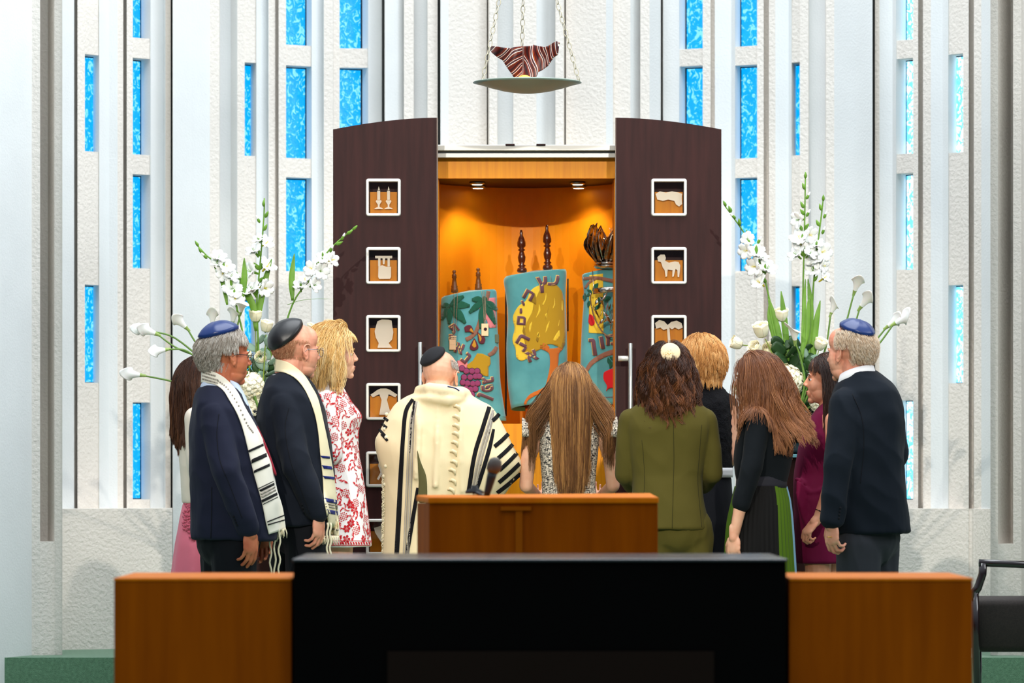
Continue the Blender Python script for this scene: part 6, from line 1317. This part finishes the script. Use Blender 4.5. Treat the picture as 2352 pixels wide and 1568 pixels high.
def floret(c, d, s, parent, k=0):
    g = G(); q = rotz(d)
    for j in range(6):
        a = j*math.pi/3 + k; qq = q @ Matrix.Rotation(a, 3, 'Z') @ Matrix.Rotation(-math.radians(28 if j % 2 else 38), 3, 'X'); petal(g, c, qq, s*1.15, s*.42, .55, .05, 6, 5, .2, seed=j+k)
    o = solid(g.obj('floret', P_white, parent)); g = G(); g.cap_(c - Vector(d).normalized()*s*.5, s*.10, c + Vector(d).normalized()*s*.1, s*.14, 8)
    for j in range(3): g.tube([c, c + q @ Vector((.1*s*math.cos(j*2.1), .1*s*math.sin(j*2.1), s*.75))], s*.02, 5)
    g.obj('flower_throat', P_yel if k % 2 else L_green, o)
def bud(c, d, s, parent, white=False):
    g = G(); q = rotz(d); g.lathe([(.001, 0), (s*.22, s*.2), (s*.26, s*.5), (s*.16, s*.85), (.0008, s*1.15)], c, 10, True, Vector(d).normalized()); b_ = g.obj('bud', L_green, parent)
    if white: g = G(); g.lathe([(s*.10, s*.6), (s*.2, s*.95), (s*.12, s*1.3), (.001, s*1.45)], c, 10, True, Vector(d).normalized()); g.obj('bud_tip', P_white, b_)
def stem(pts, r, parent, m=None, D=DF):
    g = G(); A = spline(pts, 20); W_ = [P(a[0], a[1], D + (a[2] if len(a) > 2 else 0)) for a in A]; g.tube(W_, [r*(1-.35*i/19) for i in range(20)], 8); g.obj('stem', m or L_stem, parent); return W_
def blade(pts, w_, parent, m=None, D=DF, name='leaf'):
    A = spline(pts, 16); g = G(); V = []
    for i, a in enumerate(A):
        t = i/15; wd = w_*math.sin(min(1, (t*.88+.10))*math.pi)**.8*D/F; c = P(a[0], a[1], D + (a[2] if len(a) > 2 else 0)); T = A[min(i+1, 15)] - A[max(i-1, 0)]; nx = Vector((T[1], 0, T[0])).normalized() ; nx = Vector((T[1], .5*abs(T[0]), T[0])).normalized(); V += [c - nx*wd/2, c + Vector((0, .006, 0)), c + nx*wd/2]
    g.put(V, [f for i in range(15) for f in ((i*3, i*3+1, i*3+4, i*3+3), (i*3+1, i*3+2, i*3+5, i*3+4))]); return solid(g.obj(name, m or L_green, parent), .0008)
def gladiolus(pts, blooms, buds, base, label, leaves=(), dd=0, s=.052):
    r = empty('gladiolus', P(pts[0][0], pts[0][1], DF+dd), label, 'flower', base); W_ = stem([(x, y) for x, y in pts], .0052, r, L_green, DF+dd)
    for i, (x, y, *z) in enumerate(blooms):
        c = P(x, y, DF+dd-.02); near = min(W_, key=lambda q: (q-c).length); d = (c-near); d.z += .02; d.y = -.03 - .02*rf.random(); ss = s*(z[0] if z else rf.uniform(.85, 1.1)); floret(c - d.normalized()*ss*.5, d, ss, r, i)
        bud(near, d + Vector((0, 0, .05)), ss*.8, r)
    for i, (x, y, dx, dy) in enumerate(buds): bud(P(x, y, DF+dd-.01), (dx, -.3, dy), .030 + .004*(i % 2), r, i % 2 == 0 and i > 1)
    for lf in leaves: blade(lf[0], lf[1], r, L_green, DF+dd-.01)
    return r
def calla(pts, d, s, base, label, dd=0.0, roll=0.0):
    """trumpet shaped bloom at the end of a smooth stem; d = direction it opens (x, depth, z)"""
    s *= 1.35; r = empty('calla_lily', P(pts[0][0], pts[0][1], DF+dd), label, 'flower', base); W_ = stem(pts, .0062, r, mat('calla_stem', (92, 130, 44), .4), DF+dd); c = W_[-1]; d = Vector(d).normalized(); side = d.cross(Vector((0, 1, 0))).normalized(); up = side.cross(d); q = Matrix((side, up, d)).transposed() @ Matrix.Rotation(roll, 3, 'Z')
    g = G(); V = []; n_, m_ = 14, 28
    for i in range(n_+1):
        t = i/n_
        for j in range(m_):
            a = 2*math.pi*j/m_; lip = (1+math.cos(a))/2; R_ = s*(.10 + .24*t + .26*t**4*(.45+.6*lip)); L_ = s*1.25*t*(1 - .34*(1-lip)*t) + s*.62*lip**4*t**2.5; fl = s*.16*t**5
            V.append(c + q @ Vector((R_*math.sin(a)*(1 - .15*lip*t**3), -R_*math.cos(a) - s*.10*lip**2*t**5, L_ - fl*(1-lip*.3))))
    g.put(V, [(i*m_+j, i*m_+(j+1) % m_, (i+1)*m_+(j+1) % m_, (i+1)*m_+j) for i in range(n_) for j in range(m_)]); g.lathe([(.004, -s*.12), (s*.11, 0), (s*.1, s*.05)], c, 14, True, d); solid(g.obj('spathe', P_white, r), .0012)
    g = G(); g.lathe([(.0065, -s*.25), (s*.115, -s*.02), (s*.16, s*.22)], c, 14, False, d); g.obj('green_neck', mat('calla_neck', (150, 176, 96), .5), r); g = G(); g.cap_(c + d*s*.3, .004, c + d*s*.9, .0035, 8); g.obj('spadix', P_yel, r)
def rose(c2, s, d, base, label, pts=None, dd=0.0):
    s *= 1.1; c = P(c2[0], c2[1], DF+dd); r = empty('rose', c, label, 'flower', base); d = Vector(d).normalized(); q = rotz(d); c0 = c - d*s*.5; g = G()
    for ring, (n_, tilt, L_, W_) in enumerate(((3, 4, .95, .40), (4, 7, 1.0, .50), (5, 11, 1.0, .56), (5, 17, .98, .6))):
        for j in range(n_):
            a = j*2*math.pi/n_ + ring*.9; qq = q @ Matrix.Rotation(a, 3, 'Z') @ Matrix.Rotation(-math.radians(tilt), 3, 'X'); base_c = c0 + q @ Vector((-math.sin(a)*0, 0, 0)) + (q @ Matrix.Rotation(a, 3, 'Z')) @ Vector((0, s*(.04+.085*ring), 0))
            V = []; n1, m1 = 8, 6
            for i in range(n1+1):
                t = i/n1; bel = math.sin(t*math.pi*.75)
                for k in range(m1+1):
                    u = -1+2*k/m1; rad = s*(.06+.10*ring)+s*.20*bel; ang = u*(.95-.08*ring); wv = .012*s*math.sin(k*3+i); V.append(c0 + (q @ Matrix.Rotation(a, 3, 'Z')) @ Vector((rad*math.sin(ang), rad*math.cos(ang) + (s*.12*max(0, t-.8)*5*(.3*ring)), s*L_*t*(1-.10*u*u) + wv)))
            g.put(V, [(i*(m1+1)+k, i*(m1+1)+k+1, (i+1)*(m1+1)+k+1, (i+1)*(m1+1)+k) for i in range(n1) for k in range(m1)])
    solid(g.obj('bloom', P_cream, r), .0006); g = G(); g.lathe([(.004, -s*.14), (s*.13, 0), (s*.20, s*.10)], c0, 10, False, d)
    for j in range(5): petal(g, c0, q @ Matrix.Rotation(j*1.257, 3, 'Z') @ Matrix.Rotation(-math.radians(62), 3, 'X'), s*.45, s*.09, .2)
    solid(g.obj('sepals', L_dark, r), .0006)
    if pts: stem(pts, .004, r, L_stem, DF+dd)
def hydrangea(c2, r_, base, label, dd=0.0, n=70):
    c = P(c2[0], c2[1], DF+dd); r = empty('hydrangea', c, label, 'flower', base); R_ = r_*DF/F; g = G(); q_ = random.Random(int(c2[0]))
    for k in range(n):
        ph = math.acos(1-2*(k+.5)/n); th = k*2.39996; d = Vector((math.sin(ph)*math.cos(th), math.sin(ph)*math.sin(th), math.cos(ph))); qq = rotz(d); p0 = c + d*R_*q_.uniform(.80, .98)
        for j in range(4): petal(g, p0, qq @ Matrix.Rotation(j*math.pi/2+k, 3, 'Z') @ Matrix.Rotation(-math.radians(68), 3, 'X'), R_*.36, R_*.19, .25, .04, 3, 3, .1, seed=k)
    o = solid(g.obj('petals', P_cream, r), .0006); o['kind'] = 'stuff'; g = G(); g.ell(c, (R_*.72, R_*.72, R_*.72)); g.obj('flower_core', mat('core_green', (150, 160, 110), .8), r); g = G(); g.tube([c, c - Vector((0, 0, .25))], .005, 8); g.obj('stem', L_stem, r)
def sprig(c2, tip, n, w_, m, base, label, dd=0.0, long=1.6, nm='leafy_sprig'):
    a = P(c2[0], c2[1], DF+dd); b_ = P(tip[0], tip[1], DF+dd-.02); r = empty(nm, a, label, 'foliage', base); g = G(); g.tube([a, a.lerp(b_, .5)+Vector((0, .01, 0)), b_], .0022, 6); g.obj('stem', L_stem, r); T = (b_-a).normalized()
    for k in range(n):
        t = (k+1)/n; p0 = a.lerp(b_, t); s_ = 1 if k % 2 else -1; sd = T.cross(Vector((0, 1, 0))).normalized()*s_; d = (T*.6 + sd*rf.uniform(.5, 1) + Vector((0, rf.uniform(-.7, .2), 0))).normalized(); g = G(); qq = rotz(d) @ Matrix.Rotation(rf.uniform(-1, 1), 3, 'Z'); L_ = w_*rf.uniform(.8, 1.15)*DF/F; petal(g, p0, qq, L_*long, L_*.55, .1, .01, 6, 4, .12, tipw=.5); solid(g.obj('leaf', m, r), .0008)
def stand(px, label_v, label_p, Dv=DF):
    zt_ = Z(1045, Dv)
    g = G(); v = empty('vase', (X(px, Dv), Dv, zt_), label_v, 'vase'); g.lathe([(.05, 0), (.075, .01), (.10, .08), (.095, .15), (.07, .19), (.085, .215), (.080, .215), (.062, .19), (.08, .15), (.085, .08), (.06, .02), (.003, .015)], (X(px, Dv), Dv, zt_+.006), 32); g.obj('vessel', mat('black_glass', (12, 14, 15), .12), v)
    pd = empty('pedestal', (X(px, Dv), Dv, 0), label_p, 'pedestal'); g = G(); x = X(px, Dv); g.box((x-.13, Dv-.13, 0), (x+.13, Dv+.13, zt_-.012)); g.obj('column', mat('brown_pedestal', (46, 24, 20), .5, spec=.2), pd, False, .004); g = G(); g.box((x-.15, Dv-.15, zt_-.012), (x+.15, Dv+.15, zt_+.004)); g.obj('glass_top', mat('pedestal_glass', (120, 180, 190), .1, spec=.8), pd, False, .002)
stand(600, 'black vase holding the left arrangement of white flowers', 'dark brown pedestal under the left flower vase')
stand(1832, 'black vase holding the right arrangement of white flowers', 'dark brown pedestal under the right flower vase')
GL = 'flowers in the left arrangement'; GR = 'flowers in the right arrangement'
gladiolus([(600, 955), (596, 860), (592, 760), (590, 690), (598, 600), (606, 500), (607, 455)], [(578, 662), (611, 662), (573, 622), (616, 608), (582, 573), (614, 556, .8), (592, 548, .6)], [(606, 475, -.05, 1), (609, 500, .5, 1), (597, 512, -.5, 1), (606, 530, .5, 1), (600, 556, -.6, 1)], GL, 'tall upright white gladiolus in the left arrangement', [([(588, 760), (580, 700), (546, 640), (538, 618)], 17), ([(592, 740), (605, 660), (624, 594)], 15)])
gladiolus([(594, 955), (575, 850), (552, 740), (532, 670), (505, 610), (478, 590), (452, 562)], [(503, 588), (520, 612), (532, 632), (512, 628, .8), (534, 662), (542, 684, .9), (498, 602, .7)], [(456, 566, -.6, 1), (465, 582, -.5, .8), (476, 594, -.8, .8)], GL, 'white gladiolus arching up to the left in the left arrangement', [([(522, 700), (512, 650), (492, 612)], 11), ([(545, 720), (560, 650), (561, 592)], 15)], -.03)
gladiolus([(606, 955), (622, 880), (652, 760), (676, 690), (712, 640), (755, 575), (820, 518)], [(690, 654, .8), (714, 616), (738, 622), (700, 640, .7), (740, 592, .7), (766, 596, .8), (724, 654, .8)], [(810, 528, .7, .6), (796, 538, .8, .5), (784, 552, .4, .8), (772, 562, .9, .4), (758, 580, .4, .9)], GL, 'white gladiolus leaning right toward the ark door', [([(672, 690), (670, 640), (676, 582)], 14), ([(620, 820), (640, 770), (662, 730)], 14), ([(600, 850), (620, 790), (628, 760)], 10)], .02)
calla([(592, 950), (540, 880), (480, 830), (408, 800), (362, 768)], (-.9, -.3, .35), .052, GL, 'calla lily at the left arrangement, middle of the three pointing left', -.02)
calla([(590, 950), (530, 880), (470, 830), (400, 775), (345, 760)], (-.95, -.2, .15), .046, GL, 'calla lily at the left arrangement, outermost of the three pointing left', .02)
calla([(592, 952), (535, 890), (480, 850), (430, 806), (385, 802)], (-.95, -.35, -.15), .048, GL, 'calla lily at the left arrangement, lowest of the three pointing left', -.05)
calla([(594, 950), (520, 860), (460, 800), (430, 755)], (-.75, -.4, .75), .050, GL, 'calla lily at the left arrangement, single bloom above the three pointing left')
calla([(592, 955), (520, 905), (450, 888), (380, 872), (328, 862)], (-1, -.1, .12), .050, GL, 'calla lily reaching lowest and farthest left from the left arrangement', .04)
calla([(594, 950), (520, 860), (492, 790), (488, 748)], (.02, -.3, 1), .046, GL, 'calla lily standing upright above the blue kippah', .05)
calla([(596, 950), (560, 850), (532, 790), (534, 742)], (.15, -.5, .95), .046, GL, 'calla lily beneath the arching gladiolus, facing forward on the left', -.06, .3)
calla([(598, 950), (566, 850), (545, 770), (552, 718)], (.15, -.75, .6), .056, GL, 'large calla lily opening forward in the middle of the left arrangement', -.08)
for i, (c2, s_, d, pts, lb) in enumerate((((587, 724), .052, (0, -.3, 1), [(598, 950), (590, 860), (587, 745)], 'tight cream rose topmost in the left arrangement'), ((612, 748), .050, (.2, -.3, 1), [(602, 950), (606, 850), (611, 768)], 'cream rose just right of the topmost rose at the left'), ((601, 822), .048, (-.2, -.9, .3), [(598, 950), (600, 880), (601, 840)], 'open cream rose facing forward between the two kippahs'), ((572, 815), .026, (-.3, -.5, .7), [(598, 950), (575, 860), (571, 828)], 'small cream rosebud beside the grey haired man'), ((640, 838), .042, (.2, -.8, .4), [(602, 950), (630, 880), (640, 850)], 'cream rose tucked behind the black kippah'), ((713, 750), .030, (.3, -.4, .8), [(604, 950), (660, 860), (700, 780), (710, 762)], 'small white rose peeking above the black kippah'))): rose(c2, s_, d, GL, lb, pts, -.04*(i % 2))
hydrangea((574, 886), 33, GL, 'cream hydrangea head between the two suited men, upper one', -.04); hydrangea((578, 936), 28, GL, 'cream hydrangea head between the two suited men, lower one', -.02)
for i, (c2, tp, n_, w_, m, lb) in enumerate((((600, 900), (628, 800), 8, 22, L_euc, 'pale eucalyptus sprig beside the open cream rose'), ((600, 900), (590, 790), 7, 18, L_euc, 'pale eucalyptus sprig behind the open cream rose'), ((605, 920), (650, 850), 9, 22, L_dark, 'dark leafy sprig at the left arrangement beside the black kippah'), ((600, 920), (560, 850), 7, 20, L_dark, 'dark leafy sprig at the left arrangement near the glasses'), ((600, 930), (610, 850), 9, 22, L_dark, 'dark leafy sprig low in the middle of the left arrangement'))): sprig(c2, tp, n_, w_, m, 'foliage in the left arrangement', lb, .03*(i % 3))
g = G(); g.tube([P(x, y, DF) for x, y in spline([(660, 700), (690, 690), (730, 686), (766, 687)], 16)], [.0018*(1-i/20) for i in range(16)], 5); o = g.obj('grass_blade', L_green, None); o['label'] = 'thin grass blade arching right from the left arrangement'; o['category'] = 'foliage'
gladiolus([(1832, 955), (1842, 860), (1843, 760), (1845, 640), (1848, 520), (1850, 395)], [(1831, 505, .9), (1836, 545), (1826, 582, .9), (1862, 540, .9), (1862, 580, .8), (1838, 560, .8)], [(1850, 410, 0, 1), (1849, 436, -.4, 1), (1852, 458, .5, 1), (1846, 478, -.5, 1), (1852, 498, .5, 1), (1843, 530, -.5, 1)], GR, 'tallest white gladiolus standing upright in the right arrangement', [([(1843, 830), (1846, 740), (1850, 640)], 10), ([(1838, 820), (1852, 760), (1858, 680)], 14)])
gladiolus([(1840, 955), (1858, 860), (1864, 760), (1868, 660), (1876, 580), (1886, 500), (1891, 455)], [(1874, 560), (1892, 578), (1868, 592), (1893, 610, .8), (1866, 618, .9), (1896, 636, .8), (1880, 604, .8)], [(1891, 462, 0, 1), (1887, 484, -.3, 1), (1892, 502, .4, 1), (1882, 520, -.5, 1), (1888, 538, .4, 1)], GR, 'second tallest white gladiolus, just right of the tallest', [([(1868, 840), (1872, 760), (1884, 690)], 16), ([(1852, 840), (1862, 720), (1856, 640)], 14)], .03)
gladiolus([(1826, 955), (1808, 860), (1790, 780), (1768, 690), (1748, 610), (1716, 545), (1662, 468)], [(1717, 548, .75), (1712, 576), (1738, 578), (1730, 612), (1764, 614), (1742, 646), (1752, 590, .7)], [(1668, 474, -.5, .9), (1680, 488, -.4, .9), (1690, 502, -.7, .6), (1700, 518, -.2, 1), (1740, 560, .4, .8)], GR, 'white gladiolus leaning left beside the ark door at the right', [([(1802, 850), (1785, 760), (1764, 680)], 18), ([(1810, 830), (1802, 740), (1794, 668)], 15), ([(1790, 820), (1770, 740), (1766, 700)], 12)])
for i, (pts, d, s_, lb) in enumerate((([(1834, 950), (1880, 860), (1930, 780), (1962, 672)], (.25, -.5, .9), .052, 'calla lily rising highest above the blue kippah at the right'), ([(1836, 950), (1900, 860), (1950, 780), (1975, 708)], (.55, -.4, .75), .052, 'calla lily just right of and below the highest one'), ([(1838, 950), (1930, 860), (1995, 800), (2036, 752)], (.8, -.4, .6), .050, 'calla lily reaching right, left bloom of the pair'), ([(1838, 952), (1940, 870), (2010, 800), (2052, 745)], (.85, -.3, .5), .052, 'calla lily reaching right, outermost bloom of the pair'), ([(1834, 950), (1870, 860), (1896, 800), (1908, 722)], (.35, -.3, .95), .042, 'narrow calla lily left of the highest one at the right'), ([(1832, 950), (1848, 880), (1838, 820), (1826, 786)], (-.1, -.5, .95), .054, 'calla lily facing forward above the chestnut haired woman'), ([(1832, 955), (1840, 930), (1850, 900), (1856, 884)], (.3, -.9, .3), .044, 'calla lily low beside the burgundy dressed woman'))): calla(pts, d, s_, GR, lb, (-.05, 0, .02, -.03, .04, -.09, -.08)[i], .2*i)
for i, (c2, s_, d, pts, lb) in enumerate((((1795, 722), .054, (0, -.4, 1), [(1828, 950), (1806, 840), (1797, 742)], 'cream rose highest in the right arrangement'), ((1748, 757), .062, (-.2, -.4, .9), [(1826, 950), (1790, 850), (1758, 778)], 'large cream rose above the chestnut haired woman'), ((1691, 788), .050, (-.9, -.3, .4), [(1824, 950), (1790, 850), (1740, 800), (1706, 792)], 'cream rosebud farthest left in the right arrangement'), ((1735, 800), .052, (-.5, -.7, .5), [(1824, 950), (1780, 850), (1745, 810)], 'cream rose half hidden above the chestnut hair, left one'), ((1766, 806), .058, (.1, -.8, .5), [(1826, 950), (1790, 860), (1770, 820)], 'cream rose half hidden above the chestnut hair, right one'), ((1697, 895), .042, (-.8, -.5, .2), [(1822, 950), (1760, 920), (1710, 898)], 'cream rose in front of the chestnut haired woman\'s face'), ((1884, 790), .05, (.3, -.5, .8), [(1836, 950), (1866, 860), (1880, 806)], 'pale rose behind the tall man\'s forehead'))): rose(c2, s_, d, GR, lb, pts, -.05*(i % 2))
hydrangea((1806, 876), 38, GR, 'cream hydrangea head left of the burgundy dressed woman\'s face, upper one', -.05, 90); hydrangea((1800, 918), 26, GR, 'cream hydrangea head behind the chestnut hair, lower one'); hydrangea((1884, 928), 24, GR, 'cream hydrangea head under the burgundy dressed woman\'s chin', -.02)
for i, (c2, tp, n_, w_, m, lb) in enumerate((((1830, 920), (1800, 790), 12, 26, L_dark, 'dark leafy sprig left of the upright gladioli'), ((1832, 920), (1840, 800), 12, 26, L_dark, 'dark leafy sprig in the middle of the right arrangement'), ((1834, 940), (1872, 850), 10, 24, L_dark, 'dark leafy sprig behind the burgundy dressed woman'), ((1830, 960), (1845, 900), 12, 30, L_dark, 'dark leafy sprig low over the right vase rim'), ((1830, 930), (1790, 840), 8, 24, L_dark, 'dark leafy sprig leaning left under the cream roses'), ((1832, 970), (1812, 1010), 10, 34, L_dark, 'drooping dark sprig hanging over the right vase'), ((1834, 970), (1860, 1000), 10, 34, L_dark, 'drooping dark sprig at the right side of the right vase'), ((1832, 920), (1856, 820), 6, 26, L_euc, 'pale eucalyptus sprig in the right arrangement'))): sprig(c2, tp, n_, w_, m, 'foliage in the right arrangement', lb, .03*(i % 3))
